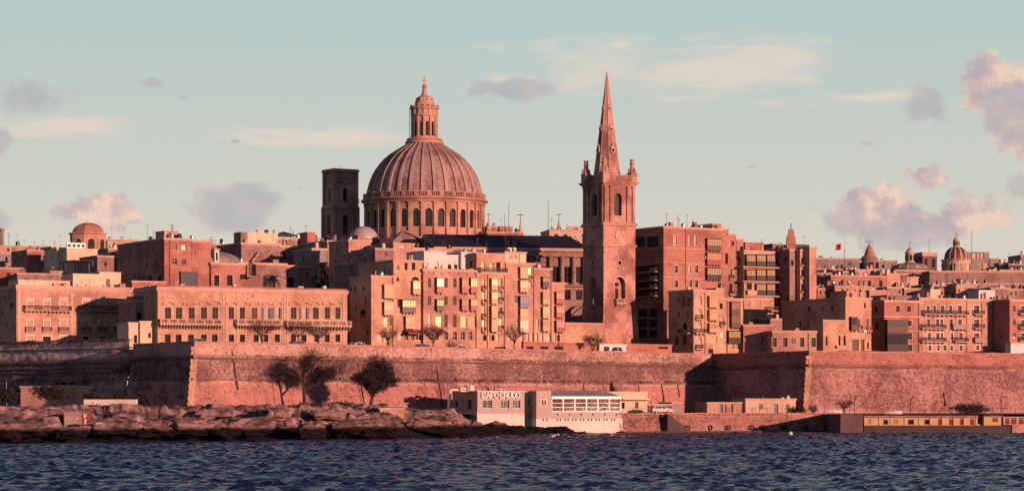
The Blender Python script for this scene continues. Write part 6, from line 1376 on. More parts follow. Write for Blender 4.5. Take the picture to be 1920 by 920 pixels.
# right of the big dome
b = S_('red stepped roof building right of the big dome', 165, 372, 168, 660, 10, 'stone_red', Z4, nroof=2); 
S_('small red roof hut right of the big dome', 165, 310, 135, 670, 10, 'stone_red', Z4, nroof=1)
S_('pale stone building on the skyline left of the steeple', 522, 728, 155, 660, 10, 'stone_pale', Z4, nroof=3, hut=(640, 720, 140))
def spirelet(px, pyb, pyt, Y, lab):
    k = Y/F; t = thing('spirelet', lab, 'spirelet', (PX(px, Y), Y, PZ(pyb, Y))); h = PZ(pyt, Y)-PZ(pyb, Y)
    G().lathe([(4.5*k, -3), (4.5*k, h*.12), (3.2*k, h*.15), (1.0*k, h*.55), (1.4*k, h*.58), (.5*k, h*.62)], 8).ob('cone', 'stone_trim', t); G().tube((0, 0, h*.5), (0, 0, h), .09, .05).box(-.8, .8, -.04, .04, h*.85, h*.88).ob('weathervane', 'iron', t)
spirelet(976, 436, 398, 665, 'thin stone spirelet with weathervane right of the big dome'); spirelet(1048, 430, 398, 665, 'thin stone spirelet with weathervane left of the steeple'); spirelet(916, 428, 398, 668, 'small spirelet touching the right side of the drum')
def mast(px, pyb, pyt, Y, lab, name='radio_mast'):
    t = thing(name, lab, 'mast', (PX(px, Y), Y, PZ(pyb, Y))); G().tube((0, 0, -3), (0, 0, PZ(pyt, Y)-PZ(pyb, Y)), .09, .05, 6).ob('pole', 'iron', t)
for px, pyb, pyt, lab in ((954, 440, 380, 'thin skyline mast second right of the big dome'), (1028, 445, 376, 'tallest thin mast between the big dome and the steeple'), (946, 440, 402, 'short mast just right of the big dome'), (1822, 480, 430, 'thin mast right of the red dome'), (1742, 480, 447, 'thin mast above the small dark bell tower at right'), (1706, 470, 452, 'vane rod over the open ribbed lantern')): mast(px, pyb, pyt, 670 if px < 1200 else 830, lab)
# far right hill
b = S_('long grey modern wall on the right skyline behind the flag', 95, 345, 318, 840, 8, 'stone_grey', Z7, nroof=0, cornice=.3, zb=30)
S_('continuation of the grey wall right of the stepped turret', 446, 560, 330, 842, 8, 'stone_grey', Z7, nroof=0, cornice=.3, zb=30)
S_('low pale roofs cluster at the foot of the grey skyline wall', 92, 240, 378, 770, 15, 'stone_shaded_brown', Z7, nroof=7, zb=25)
S_('row of pale roof boxes above the long red terrace', 180, 300, 380, 745, 15, 'stone_pale', Z7, nroof=5, zb=25)
S_('second row of pale roof boxes by the stepped turret', 300, 440, 388, 750, 15, 'stone_warm', Z7, nroof=6, zb=25)
S_('long red terrace of windows on the right hillside', 178, 500, 418, 700, 15, 'stone_red', Z7, wins=[(180, 198, 448, 482), (268, 286, 448, 482), (335, 353, 448, 482), (390, 408, 448, 482), (455, 473, 448, 482)], nroof=4, zb=20)
S_('pale end house of the long red terrace', 500, 580, 408, 715, 25, 'stone_warm', Z7, wins=[(525, 540, 475, 510)], nroof=3, zb=20)
S_('shaded house at the left of the right hillside', 92, 250, 430, 720, 20, 'stone_shaded_brown', Z7, wins=[(120, 135, 450, 475)], nroof=3, zb=20)
S_('cream wall with a step under the long red terrace', 195, 305, 472, 640, 20, 'cream_wall', Z7, wins=[(240, 255, 492, 518)], nroof=0, zb=20)
S_('brown house left of the cream wall', 92, 200, 478, 645, 20, 'stone_red', Z7, nroof=2, zb=20)
S_('pale hillside house behind the tall cream house', 375, 520, 505, 640, 20, 'stone_pale', Z7, wins=[(400, 412, 530, 552)], nroof=3, zb=20)
b = B_('shaded church body with an arched window under the ribbed lantern dome', 1676, 770, 15, 'stone_shaded_brown', Z7, zb=25, cat='church', name='church'); b.block(545, 748, 385, 14); b.row([(686, 712)], 412, 470, 'void', arch=True); b.rnd(2, 560, 660, 5); b.done()
b = B_('small pale chapel front below the shaded church', 1700, 740, 15, 'stone_pale', Z7, zb=25, cat='chapel', name='chapel'); b.block(612, 680, 425, 8); b.rnd(2, 615, 675, 3); b.done()
b = B_('small square dark bell tower on the right skyline', 1730, 810, 20, 'stone_dark', Z7, zb=30, cat='bell tower', name='bell_tower'); b.block(705, 788, 285, 8, cornice=.7); b.row([(758, 776)], 320, 372, 'void', arch=True); b.row([(718, 730)], 320, 372, 'void', arch=True); b.band(305, .3, .3); b.done()
b = B_('long two-tiered shaded fortress wall on the right hillside', 1743, 760, 4, 'stone_shaded_brown', Z7, zb=25, cat='wall', name='fortress_wall'); b.block(745, 1500, 392, 10, mat='stone_shaded_brown'); b.block(745, 1500, 462, 3, v=-4, mat='stone_shaded_brown'); b.rnd(3, 760, 1250, 3); b.done()
for i, (a, c, y, lab) in enumerate(((760, 850, 470, 'first dark house under the fortress wall'), (900, 1010, 466, 'low brown house at the centre below the fortress wall'), (1020, 1130, 505, 'white roof hut house under the fortress wall'), (1130, 1300, 500, 'shaded roofs at the right edge under the fortress wall'))):
    S_(lab, a, c, y, 660, 25, ['stone_shaded_brown', 'stone_grey', 'stone_warm', 'stone_shaded_brown'][i], Z7, nroof=5, zb=20, wins=[(a+15, a+28, y+20, y+45), (a+50, a+62, y+20, y+45)])
S_('brown terrace between the church and the red apartment house', 580, 760, 500, 665, 20, 'stone_shaded_brown', Z7, nroof=6, zb=20)
b = B_('modern grey cube building with bright glass right of the red dome', 1810, 850, 8, 'stone_grey', Z7, zb=30, cat='office building', name='office_building'); b.block(955, 1088, 282, 14, cornice=.15); b.row([(990, 1015), (1018, 1035), (1038, 1056)], 292, 320, 'win', pane='glass_curtain_glow'); b.row([(1022, 1050), (1052, 1083)], 345, 374, 'win', pane='glass_painted_sun'); b.block(1093, 1145, 320, 10, cornice=.1); b.done()
for i, (a, c, y, m) in enumerate(((1146, 1230, 345, 'stone_grey'), (1200, 1300, 352, 'stone_dark'), (1270, 1420, 300, 'stone_grey'), (1150, 1300, 385, 'stone_pale'), (1030, 1160, 398, 'stone_pale'))):
    S_(['grey gabled skyline house beyond the cube building', 'dark skyline house near the right edge', 'tall pale skyline block cut by the right edge', 'pale low flat house along the right skyline', 'white low house in front of the modern cube'][i], a, c, y, [850, 845, 870, 800, 790][i], 10, m, Z7, nroof=4, zb=30, wins=[(a+18, a+32, y+14, y+30), (a+50, a+64, y+14, y+30)])
# generic rows that fill the hill between the named houses
rr = random.Random(77)
ORD = 'first second third fourth fifth sixth seventh eighth ninth tenth eleventh twelfth'.split()
def fillrow(x0, x1, yt, Y, jit, n, mats, tagname):
    xs = np.linspace(x0, x1, n+1); cn = dict(stone_shaded_brown='brown', stone_warm='pinkish', stone_red='red', stone_grey='grey')
    for i in range(n):
        a, c = xs[i]-2, xs[i+1]+1; y = yt+rr.uniform(-jit, jit); m = rr.choice(mats)
        b = Bld('house', '%s flat-roofed hillside house, %s from the left %s' % (cn[m], ORD[i], tagname), a, Y+rr.uniform(-5, 5), rr.uniform(8, 30), m, 16, (0, 0, 1), 'house', 'small hillside houses '+tagname); b.block(a, c, y, 12, cornice=.2)
        w = c-a
        for q in range(int(w/9)):
            if rr.random() < .7: b.put(a+4+q*9, a+7+q*9, y+6, y+11, 'void')
        b.rnd(rr.randint(1, 4), a+3, c-3, i*7+int(Y)); b.done()
fillrow(1535, 1700, 508, 730, 5, 7, ['stone_shaded_brown', 'stone_warm', 'stone_red', 'stone_grey'], 'right of the finned block')
fillrow(1190, 1240, 452, 650, 3, 2, ['stone_red'], 'behind the steeple')
fillrow(480, 620, 470, 640, 5, 5, ['stone_shaded_brown', 'stone_grey'], 'left of the palm tree')
fillrow(1535, 1925, 540, 640, 5, 12, ['stone_shaded_brown', 'stone_red', 'stone_warm'], 'behind the right apartments')
fillrow(0, 240, 500, 650, 4, 6, ['stone_shaded_brown', 'stone_red', 'stone_warm'], 'behind the pink palazzo')

# ---------------------------------------------------------------- quay buildings, trees and small things
ZR = (830, 690, 4.571); ZQ = (1180, 620, 4.181); ZE = (1540, 620, 4.181); ZL = (0, 620, 4.0)
def restaurant():
    b = Bld('restaurant', 'grey and white waterfront restaurant with sign lettering and glazed dining terrace', 894.7, 474, 22, 'beige_wall', -1.0, ZR, 'restaurant'); E = b.E
    b.block(298, 690, 200, 13, cornice=0, mat='beige_wall')
    b.row([(345, 425)], 272, 343, 'win', pane='glass_sky', nm=1, ntr=0); b.row([(500, 570), (603, 665)], 272, 343, 'win', pane='glass_sky', nm=2, ntr=0)
    b.row([(100, 135)], 275, 335, 'win', side=True, pane='glass_dark'); b.row([(212, 248)], 268, 345, 'door', side=True, mat='wood_dark'); b.row([(165, 180)], 270, 380, 'door', side=True, mat='wood_white')
    z0, z1 = b.z(500, 388), -1; u0, u1 = b.u(298), b.u(700); g = G(); g.box(u0-.06, u1, -.08, -.004, z1, z0); g.box(u0-.08, u0-.004, -.004, 13, z1, z0+.3); g.ob('white_base', 'base_wall', E)
    g = G(); zt = b.blk['z1']; g.box(u0-.1, u1+.1, -.12, .2, zt+.005, zt+.16); g.box(u0-.1, u0+.2, .2, 13, zt+.005, zt+.16); g.ob('roof_edge', 'base_wall', E)
    b.block(690, 802, 195, 12, v=.4, cornice=0, mat='beige_wall'); b.row([(735, 745), (752, 762)], 262, 320, 'void')
    v2 = -2.4
    b.block(803, 930, 192, 16, v=v2, cornice=0, mat='beige_wall'); b.row([(845, 862), (868, 884)], 270, 318, 'win', pane='glass_sky', sur='wood_white')
    z0 = b.z(1100, 430, v2); 
    b.block(930, 1532, 372, 14, v=v2, cornice=0, mat='beige_wall')
    u0, u1 = b.u(803, v2), b.u(1533, v2); g = G()
    hl = [(b.u(x, v2)-.14, b.u(x, v2)+.14, b.z(x, 449, v2), b.z(x, 431, v2), False) for p in range(8) for x in (980+p*66.5, 1006+p*66.5)]+[(b.u(x, v2)-.15, b.u(x, v2)+.15, b.z(x, 449, v2), b.z(x, 431, v2), False) for x in (858, 890)]
    wall_sheet(g, u0-.1, u1+.1, -1, z0, hl, lambda q, i, z: (q, v2-.16+i, z), .14); g.quad((u0-.1, v2-.16, z0), (u1+.1, v2-.16, z0), (u1+.1, v2, z0), (u0-.1, v2, z0)); g.quad((u0-.1, v2-.16, -1), (u0-.1, v2+6, -1), (u0-.1, v2+6, z0), (u0-.1, v2-.16, z0)); g.ob('white_base', 'base_wall', E)
    g = G(); [G().quad((h[0], v2-.02, h[2]), (h[1], v2-.02, h[2]), (h[1], v2-.02, h[3]), (h[0], v2-.02, h[3])).ob('vent_slot', 'interior_dark', E) for h in hl]
    zz = b.z(1100, 520, v2); G().box(u0-.2, u1+.2, v2-.26, v2-.17, zz-.08, zz+.08).ob('fender_rail', 'base_wall', E)
    for i in range(6): x = 985+i*101; u = b.u(x, v2); z = b.z(x, 392, v2); g = G(); g.prism([(0, 0), (.22, 0), (.11, -.35)], -.22, -.003); g.ob('wall_lamp', 'canvas_red', E, (u-.1, v2, z+.1))
    # glazed terrace: six bays of white framing with three rails, tables seen inside
    ua, ub = b.u(934, v2), b.u(1527, v2); za, zt = b.blk['z1'], b.z(1230, 262, v2); n = 6; dp = 7.5
    for i in range(n):
        x0, x1 = ua+(ub-ua)*i/n, ua+(ub-ua)*(i+1)/n; f = G(); t = .1
        f.box(x0+.005, x0+t*1.2, v2, v2+t, za+.01, zt); f.box(x1-t, x1-.005, v2, v2+t, za+.01, zt); f.box(x0+t*1.2, x1-t, v2, v2+t, za+.01, za+.13)
        for q in (.36, .68): f.box(x0+t*1.2, x1-t, v2+.02, v2+t-.02, za+(zt-za)*q-.04, za+(zt-za)*q+.04)
        o = f.ob('window', 'white_metal', E); G().quad((x0+t, v2+.06, za), (x1-t, v2+.06, za), (x1-t, v2+.06, zt), (x0+t, v2+.06, zt)).ob('pane', 'terrace_glass', o)
    f = G(); f.box(ua, ub, v2-.05, v2+.25, zt+.005, b.z(1230, 240, v2)); f.ob('fascia', 'white_metal', E)
    zb2 = b.z(1230, 240, v2); zr = zb2+1.1; ur = ub; m = 14
    for i in range(m):
        x0, x1 = ua+(ub-ua)*i/m+.03, ua+(ub-ua)*(i+1)/m-.03
        G().add([(x0, v2-.1, zb2+.02), (x1, v2-.1, zb2+.02), (x1, v2+dp, zr), (x0, v2+dp, zr), (x0, v2-.1, zb2-.06), (x1, v2-.1, zb2-.06), (x1, v2+dp, zr-.08), (x0, v2+dp, zr-.08)], [(0, 1, 2, 3), (4, 7, 6, 5), (0, 4, 5, 1), (1, 5, 6, 2), (3, 2, 6, 7), (0, 3, 7, 4)]).ob('roof_panel', 'canopy_pale', E)
    G().quad((ua, v2+dp, za), (ub, v2+dp, za), (ub, v2+dp, zr-.1), (ua, v2+dp, zr-.1)).ob('back_wall', 'stone_dark', E); G().quad((ua, v2+.3, za+.02), (ub, v2+.3, za+.02), (ub, v2+dp, za+.02), (ua, v2+dp, za+.02)).ob('terrace_floor', 'concrete', E)
    g = G(); g.quad((ub, v2, za), (ub, v2+dp, za), (ub, v2+dp, zr-.1), (ub, v2, zb2)); g.ob('side_glass', 'terrace_glass', E)
    b.done()
    # letters of the sign
    S3 = {'C': [[(1, .82), (.8, 1), (.2, 1), (0, .8), (0, .2), (.2, 0), (.8, 0), (1, .18)]], 'A': [[(0, 0), (.5, 1), (1, 0)], [(.2, .35), (.8, .35)]], 'P': [[(0, 0), (0, 1), (.75, 1), (1, .85), (1, .6), (.75, .45), (0, .45)]],
          'O': [[(.2, 0), (0, .2), (0, .8), (.2, 1), (.8, 1), (1, .8), (1, .2), (.8, 0), (.2, 0)]], 'R': [[(0, 0), (0, 1), (.75, 1), (1, .85), (1, .62), (.75, .48), (0, .48)], [(.5, .48), (1, 0)]],
          'U': [[(0, 1), (0, .2), (.2, 0), (.8, 0), (1, .2), (1, 1)]], 'D': [[(0, 0), (0, 1), (.65, 1), (1, .75), (1, .25), (.65, 0), (0, 0)]]}
    sg = thing('sign_lettering', 'white capital letters CAPO CRUDO standing on the restaurant parapet', 'sign', (E.location.x, E.location.y, E.location.z), b.r)
    xs = [333, 371, 408, 441, None, 488, 523, 556, 592, 626]; txt = 'CAPO CRUDO'; h = b.z(400, 208)-b.z(400, 252); zz = b.z(400, 252)
    for ch, x in zip(txt, xs):
        if ch == ' ': continue
        u = b.u(x); w = b.u(x+28)-u; g = G(); k = .085
        for st in S3[ch]:
            for (a0, c0), (a1, c1) in zip(st, st[1:]):
                p = Vector((a0*w, 0, c0*h)); q = Vector((a1*w, 0, c1*h)); d = (q-p).normalized(); nn = Vector((-d.z, 0, d.x))*k; p -= d*k*.9; q += d*k*.9
                P = [p-nn, q-nn, q+nn, p+nn]; g.add([(v.x, -.32, v.z) for v in P]+[(v.x, -.16, v.z) for v in P], [(0, 1, 2, 3), (7, 6, 5, 4), (0, 4, 5, 1), (1, 5, 6, 2), (2, 6, 7, 3), (3, 7, 4, 0)])
        g.ob('letter', 'sign_white', sg, (u, 0, zz))
    # roof machinery
    def rb(x0, x1, y0, y1, v, mat, nm, lab):
        u0, u1 = b.u(x0, v), b.u(x1, v); z0, z1 = b.z(x0, y1, v), b.z(x0, y0, v); z0 = min(z0, b.z(500, 200)); o = thing(nm, lab, nm.replace('_', ' '), E.matrix_basis @ Vector((u0, v, z0)), b.r); w = u1-u0; G().box(0, w, 0, 1.1, 0.02, z1-z0).ob('casing', mat, o); g = G(); [g.box(.08, w-.08, -.04, -.003, .15+q*(z1-z0-.2)/5, .15+q*(z1-z0-.2)/5+.08) for q in range(5)]; g.ob('grille', 'iron', o)
    E.rotation_euler = (0, 0, b.r); E.location = (b.O[0], b.O[1], b.zb); bpy.context.view_layer.update()
    rb(155, 200, 165, 198, 3, 'white_metal', 'air_conditioner', 'white air conditioner at the left end of the restaurant roof'); rb(208, 240, 150, 198, 3, 'tank_black', 'extractor_unit', 'black kitchen extractor box on the restaurant roof'); rb(242, 268, 148, 198, 3.2, 'white_metal', 'air_conditioner', 'narrow white air conditioner beside the black extractor box')
    rb(400, 430, 168, 200, 4, 'tank_black', 'extractor_unit', 'small dark roof unit above the sign lettering'); rb(455, 500, 175, 200, 4, 'white_metal', 'air_conditioner', 'white air conditioner above the sign lettering'); rb(508, 536, 176, 200, 4, 'white_metal', 'air_conditioner', 'smaller white air conditioner at the right above the sign lettering')
    o = thing('exhaust_duct', 'curved white exhaust pipe at the left end of the restaurant', 'exhaust duct', E.matrix_basis @ Vector((0, 0, 0)), b.r); g = G(); v = 10; P = [(b.u(62, v), v, b.z(62, 330, v)), (b.u(62, v), v, b.z(62, 200, v)), (b.u(75, v), v, b.z(75, 184, v)), (b.u(130, v), v, b.z(130, 184, v)), (b.u(132, v), v, b.z(132, 200, v))]
    for p, q in zip(P, P[1:]): g.tube(p, q, .22, .22, 8)
    g.ob('pipe', 'white_metal', o)
m, nt, bb = principled('terrace_glass'); bb.inputs['Base Color'].default_value = (.05, .035, .045, 1); bb.inputs['Roughness'].default_value = .05; bb.inputs['Alpha'].default_value = .78
restaurant()
def quay_house(label, px, Y, r, mat, zoom, zb=3.5, name='house', cat='house'): return Bld(name, label, px, Y, r, mat, zb, zoom, cat)
b = quay_house('flat-roofed yellow house with a thin canopy behind the glazed terrace', 1123, 505, 18, 'cream_wall', ZR); b.block(1340, 1755, 200, 8, cornice=.1); b.row([(1535, 1560)], 290, 345, 'void'); b.row([(1648, 1678)], 288, 345, 'shut', mat='wood_brown')
g = G(); u0, u1, z = b.u(1520), b.u(1775), b.z(1650, 270); g.box(u0, u1, -1.6, -.01, z, z+.22); g.ob('canopy', 'cream_wall', b.E); b.tank(1470, 1, .5, .8, 'tank_black'); b.hut(1460, 1545, 133, 2, 2, 'stone_shaded_brown', False); b.mast(1380, 2, 3); b.done()
b = quay_house('dark stone store with double doors right of the yellow house', 1223, 514, 25, 'stone_dark', ZQ); b.block(150, 335, 572, 6, cornice=.1); b.row([(195, 215), (255, 285)], 590, 640, 'void'); b.block(335, 406, 560, 6, v=.5, cornice=.1, mat='stone_grey'); b.done()
b = quay_house('low pink quayside house with a grey door beside the whitewashed cottage', 1325, 520, 20, 'stone_warm', ZQ); b.block(610, 910, 558, 6, cornice=.12, mat='stone_warm'); b.row([(708, 735)], 568, 640, 'door', mat='door_blue'); b.row([(752, 762), (800, 812)], 565, 640, 'void'); b.done()
b = quay_house('whitewashed quayside cottage with blue-grey door and two windows', 1398, 522, 20, 'stone_pale', ZQ); b.block(912, 1305, 530, 7, cornice=.15); b.row([(1017, 1047), (1228, 1255)], 573, 613, 'shut', mat='door_blue'); b.row([(1136, 1168)], 572, 642, 'door', mat='door_blue'); b.tank(1040, 2, .4, .6, 'tank_black'); b.tank(1243, 2, .35, .6, 'white_metal'); b.tank(1200, 2, .3, .3); b.done()
# quay railings
def railing(label, pts, z, h=1.0, step=1.6, group=None):
    a, c = Vector((*pts[0], z)), Vector((*pts[1], z)); t = thing('quay_railing', label, 'railing', a); d = c-a; n = max(1, int(d.length/step))
    g = G(); g.box(-.035, .035, -.035, .035, 0, h); pm = g.mesh('post', 'iron')
    for i in range(n+1): link_ob('post', pm, t, d*i/n)
    g = G(); [g.tube((0, 0, q), tuple(d+Vector((0, 0, q))), .03, .03, 4) for q in (h-.02, h*.55)]; g.ob('rail', 'iron', t)
railing('thin quay railing before the low pink house and the cottage', ((PX(1325, 496), 496), (PX(1480, 504), 504)), 3.8); railing('thin quay railing in front of the yellow house', ((PX(1168, 485), 485), (PX(1222, 488), 488)), 3.8); railing('long railing of the road above the yellow quay booths', ((PX(1712, 495), 495), (PX(1925, 495), 495)), 3.6, 1.1, 2.0)
# stair in the quay wall
t = thing('quay_stair', 'dark narrow stair cut down the quay wall to the water', 'stair', (PX(1240, 486), 487.0, 0), rad(31))
for i in range(14): G().box(i*.42, i*.42+.42, -2.2, -.8, -.4, 3.6-i*.26).ob('step', 'concrete_dark', t)
# booths in the quay on the right, with their jetty
t = thing('jetty', 'low dark stone jetty in front of the yellow booths', 'jetty', (PX(1576, 482), 482, 0))
g = G(); x1 = PX(1893, 486)-PX(1576, 482); g.box(PX(1620, 484)-PX(1576, 482), x1, 2.0, 12, -1, 1.45); g.ob('platform', 'concrete_dark', t); g = G(); g.box(0, PX(1618, 482)-PX(1576, 482), 0, 28, -1, 3.58); g.ob('pier', 'stone_dark', t)
g = G(); g.box(x1+.05, x1+14, 1.8, 12, -1, 1.6); g.ob('platform', 'stone_warm', t)
b = Bld('quay_booths', 'row of yellow-painted quay booths with brown doors under the road', 1622, 489, 0, 'yellow_paint', 1.45, ZE, 'booths')
b.block(340, 1225, 676, 5, cornice=.0, yb=738, mat='yellow_paint', name='wall'); b.blk['z0'] = 0
b.row([(485, 522), (680, 725), (808, 845)], 690, 732, 'void'); b.row([(915, 945), (1000, 1030), (1085, 1112), (1165, 1198)], 684, 736, 'shut', mat='wood_red'); b.row([(365, 390), (560, 600)], 690, 730, 'shut', mat='wood_cream')
g = G(); zt = b.blk['z1']; g.box(b.u(330), b.u(1232), -.5, 5, zt+.01, zt+.35); g.ob('roof_slab', 'stone_red', b.E)
for x in (340, 455, 545, 655, 768, 855, 950, 1040, 1120, 1215): u = b.u(x); G().box(u-.12, u+.12, -.12, -.003, 0, zt-.02).ob('pilaster', 'yellow_paint', b.E)
b.done()
b = Bld('kiosk', 'small detached yellow kiosk with a red window right of the booths', 1845, 489.5, 0, 'yellow_paint', 1.45, ZE, 'kiosk'); b.block(1275, 1410, 670, 4, cornice=0); b.blk['z0'] = 0; b.row([(1340, 1385)], 680, 712, 'shut', mat='wood_red'); g = G(); zt = b.blk['z1']; g.box(b.u(1268), b.u(1420), -.4, 4.2, zt+.01, zt+.2); g.ob('roof_slab', 'stone_shaded_brown', b.E); b.done()
b = Bld('kiosk', 'grey boarded kiosk with white posts at the right edge of the quay', 1880, 489.5, 0, 'beige_wall', 1.6, ZE, 'kiosk'); b.block(1428, 1640, 672, 4, cornice=0); b.blk['z0'] = 0; b.row([(1440, 1475), (1485, 1530), (1545, 1585)], 678, 730, 'shut', mat='wood_red'); b.done()
# left shore: low wall, container, shed, little hut
b = Bld('garden_wall', 'low pinkish wall with a short return at the foot of the curtain wall', 39, 480, -17, 'stone_warm', 4.0, ZL, 'wall'); b.block(155, 1165, 412, .7, cornice=.15); b.done()
b = Bld('shed', 'dark open-fronted shed with pale posts against the curtain wall', 97, 480, -30, 'stone_dark', 4.6, ZL, 'shed'); b.block(388, 620, 362, 4, cornice=0); b.row([(396, 436), (446, 496), (508, 565)], 370, 408, 'void', frame='wood_white'); g = G(); zt = b.blk['z1']; g.box(b.u(385), b.u(625), -.6, 4, zt+.01, zt+.18); g.ob('roof', 'stone_shaded_brown', b.E); b.done()
t = thing('shipping_container', 'long cream container resting on the rocks below the curtain wall', 'container', (PX(157.5, 398), 398, PZ(765, 398))); w = 95.5*402/F; h = 15*402/F
G().box(0, w, 0, 2.4, 0, h).ob('body', 'base_wall', t); g = G(); [g.box(w*i/40+.05, w*i/40+.13, -.05, -.003, .12, h-.12) for i in range(40)]; g.ob('rib', 'base_wall', t); g = G(); g.box(-.05, w+.05, -.07, 2.45, h+.002, h+.14); g.box(-.05, w+.05, -.07, 2.45, -.3, -.002); [g.box(x, x+.12, -.08, -.003, 0, h) for x in (-.02, w*.2, w*.76, w-.1)]; g.ob('frame', 'cream_wall', t)
t = thing('concrete_hut', 'faded concrete hut with painted letters set in the rocks', 'hut', (PX(120, 374), 374, PZ(800, 374))); w = 46*374/F; h = PZ(773, 374)-PZ(800, 374)
G().box(0, w*.75, 0, 3, 0, h).box(-.1, w*.77, -.1, 3.1, h+.002, h+.15).ob('wall', 'concrete', t); G().box(w*.76, w, -.1, 2.8, -1, h+.1).ob('side_wall', 'canvas_red', t)
g = G()
def stroke(g, P, k, y0, y1):
    for p, q in zip(P, P[1:]):
        p = Vector((p[0], 0, p[1])); q = Vector((q[0], 0, q[1])); d = (q-p).normalized(); n = Vector((-d.z, 0, d.x))*k; A = [p-n, q-n, q+n, p+n]; g.add([(v.x, y0, v.z) for v in A], [(0, 1, 2, 3)])
stroke(g, [(w*.8, h*.95), (w*.86, h*.6), (w*.92, h*.95)], .06, -.105, 0); stroke(g, [(w*.82, h*.5), (w*.93, h*.5), (w*.82, h*.25), (w*.93, h*.3)], .06, -.105, 0); g.ob('painted_letter', 'sign_white', t)
g = G(); stroke(g, [(w*.08, h*.7), (w*.08, h*.2), (w*.2, h*.2), (w*.2, h*.75)], .07, -.004, 0); stroke(g, [(w*.32, h*.75), (w*.27, h*.45), (w*.34, h*.2), (w*.42, h*.5), (w*.32, h*.75)], .07, -.004, 0); stroke(g, [(w*.5, h*.2), (w*.5, h*.75), (w*.6, h*.6), (w*.5, h*.45)], .07, -.004, 0); g.ob('painted_letter', 'stone_pale', t)
b = Bld('buttress', 'square brick-faced buttress between the shore rocks', 713.5, 415, 12, 'stone_red', 0.0, (440, 620, 4.181), 'buttress'); b.block(1140, 1325, 603, 7, cornice=.15, mat='stone_warm'); b.done()
# bartizans
for px, py, Y, r, lab in ((231, 684, 473, 3.0, 'round corbelled sentry box base on the shaded curtain wall'), (1366, 700, 568, 3.2, 'round corbelled sentry box base in the dark corner of the right bastion')):
    t = thing('bartizan', lab, 'bartizan', (PX(px, Y), Y, PZ(py+10, Y))); h = PZ(660 if px < 500 else 672, Y)-PZ(py+10, Y); G().lathe([(.4, -1.6), (r*.55, -.6), (r*.95, .3), (r*.95, .6), (r, .7), (r, h)], 20).ob('wall', 'bastion_curtain', t); G().lathe([(r*1.06, h), (r*1.06, h+.3), (r*.4, h+.5)], 20).ob('cap', 'stone_shaded_brown', t)
# lamp posts
def lamp(px, py0, py1, Y, lab, double=False):
    t = thing('street_lamp', lab, 'street lamp', (PX(px, Y), Y, PZ(py0, Y))); h = PZ(py1, Y)-PZ(py0, Y)
    G().tube((0, 0, -1), (0, 0, h), .09, .06, 6).ob('pole', 'metal_grey' if px < 900 else 'iron', t)
    G().tube((0, 0, h-.05), (.9, 0, h+.1), .05, .04, 5).ob('arm', 'iron', t); G().box(.7, 1.2, -.12, .12, h+.02, h+.16).ob('lamp_head', 'iron', t)
lamp(633, 758, 690, 450, 'tall thin pale lamp post between the two big shore trees'); lamp(1602, 774, 742, 515, 'lamp post at the left of the yellow booths'); lamp(1707, 775, 746, 500, 'lamp post above the middle of the yellow booths'); lamp(1877, 775, 744, 500, 'lamp post at the right end of the booths'); lamp(840, 758, 695, 462, 'thin dark post left of the restaurant'); lamp(12, 770, 714, 430, 'thin post at the left edge by the dark bush'); lamp(1221, 775, 748, 495, 'thin pale post right of the yellow house'); lamp(1048, 650, 618, 540, 'short road lamp before the red balcony house'); lamp(487, 757, 728, 462, 'short post at the foot of the bastion left of the big trees')

# vehicles
def car(px, py, Y, rz, paint, label, L=4.2, van=False):
    t = thing('van' if van else 'parked_car', label, 'van' if van else 'car', (PX(px, Y), Y, PZ(py, Y)), rz, None if van else 'parked cars'); H = 1.9 if van else 1.45; w = .85
    g = G(); pr = [(-L/2, .3), (L/2, .3), (L/2, .75), (L*.42, .88), (L*.25, .95), (L*.12, H-.08), (-L*.1, H), (-L*.33, H-.06), (-L*.46, .95), (-L/2, .85)] if not van else [(-L/2, .3), (L/2, .3), (L/2, .9), (L*.38, 1.1), (L*.28, H-.05), (-L*.48, H), (-L/2, H-.2)]
    g.prism(pr, -w, w); g.ob('body', paint, t)
    for s_ in (-1, 1):
        y = s_*(w+.004); q = [(L*.22, .96), (L*.11, H-.14), (-L*.02, H-.1), (-L*.02, .96)]; G().add([(x, y, z) for x, z in q], [(0, 1, 2, 3)]).ob('side_window', 'glass_dark', t); q = [(-L*.05, .96), (-L*.05, H-.1), (-L*.3, H-.14), (-L*.4, .96)]; G().add([(x, y, z) for x, z in q], [(0, 1, 2, 3)]).ob('side_window', 'glass_dark', t)
        for x in (-L*.32, L*.32):
            g = G(); [g.prism([(0, 0), (.31*math.cos(2*math.pi*i/14), .31*math.sin(2*math.pi*i/14)), (.31*math.cos(2*math.pi*(i+1)/14), .31*math.sin(2*math.pi*(i+1)/14))], -.1, .1) for i in range(14)]; o = g.ob('wheel', 'tyre', t, (x, s_*(w-.06), .31)); g = G(); g.lathe([(.17, 0), (.03, .02)], 10); q = g.ob('rim', 'metal_grey', o, (0, s_*.105, 0)); q.rotation_euler = (-s_*math.pi/2, 0, 0)
        G().box(L/2-.04, L/2+.015, s_*w*.72-.14, s_*w*.72+.14, .6, .74).ob('headlight', 'white_metal', t)
zr = 15.72
def carz(px, Y, rz, paint, label, **k): car(px, HY-(zr-CZ)*F/Y, Y, rz, paint, label, **k)
carz(1778, 576, rad(30), 'paint_black', 'black car parked on the right bastion above the wall'); carz(374, 456, rad(48), 'paint_silver', 'silver-grey car near the corner of the left bastion'); carz(560, 474, rad(48), 'paint_silver', 'silver car on the bastion road below the gold palazzo'); carz(673, 484, rad(48), 'paint_white', 'white car at the street gap beside the corner apartment house')
carz(862, 508, rad(48), 'paint_white', 'white car in front of the wide apartment house'); carz(795, 498, rad(48), 'paint_silver', 'silver car under the bare trees before the apartment row'); carz(1155, 541, rad(42), 'paint_white', 'long white van under the steeple', L=5.6, van=True); carz(1585, 556, rad(30), 'paint_red', 'red car before the sunlit cream house')
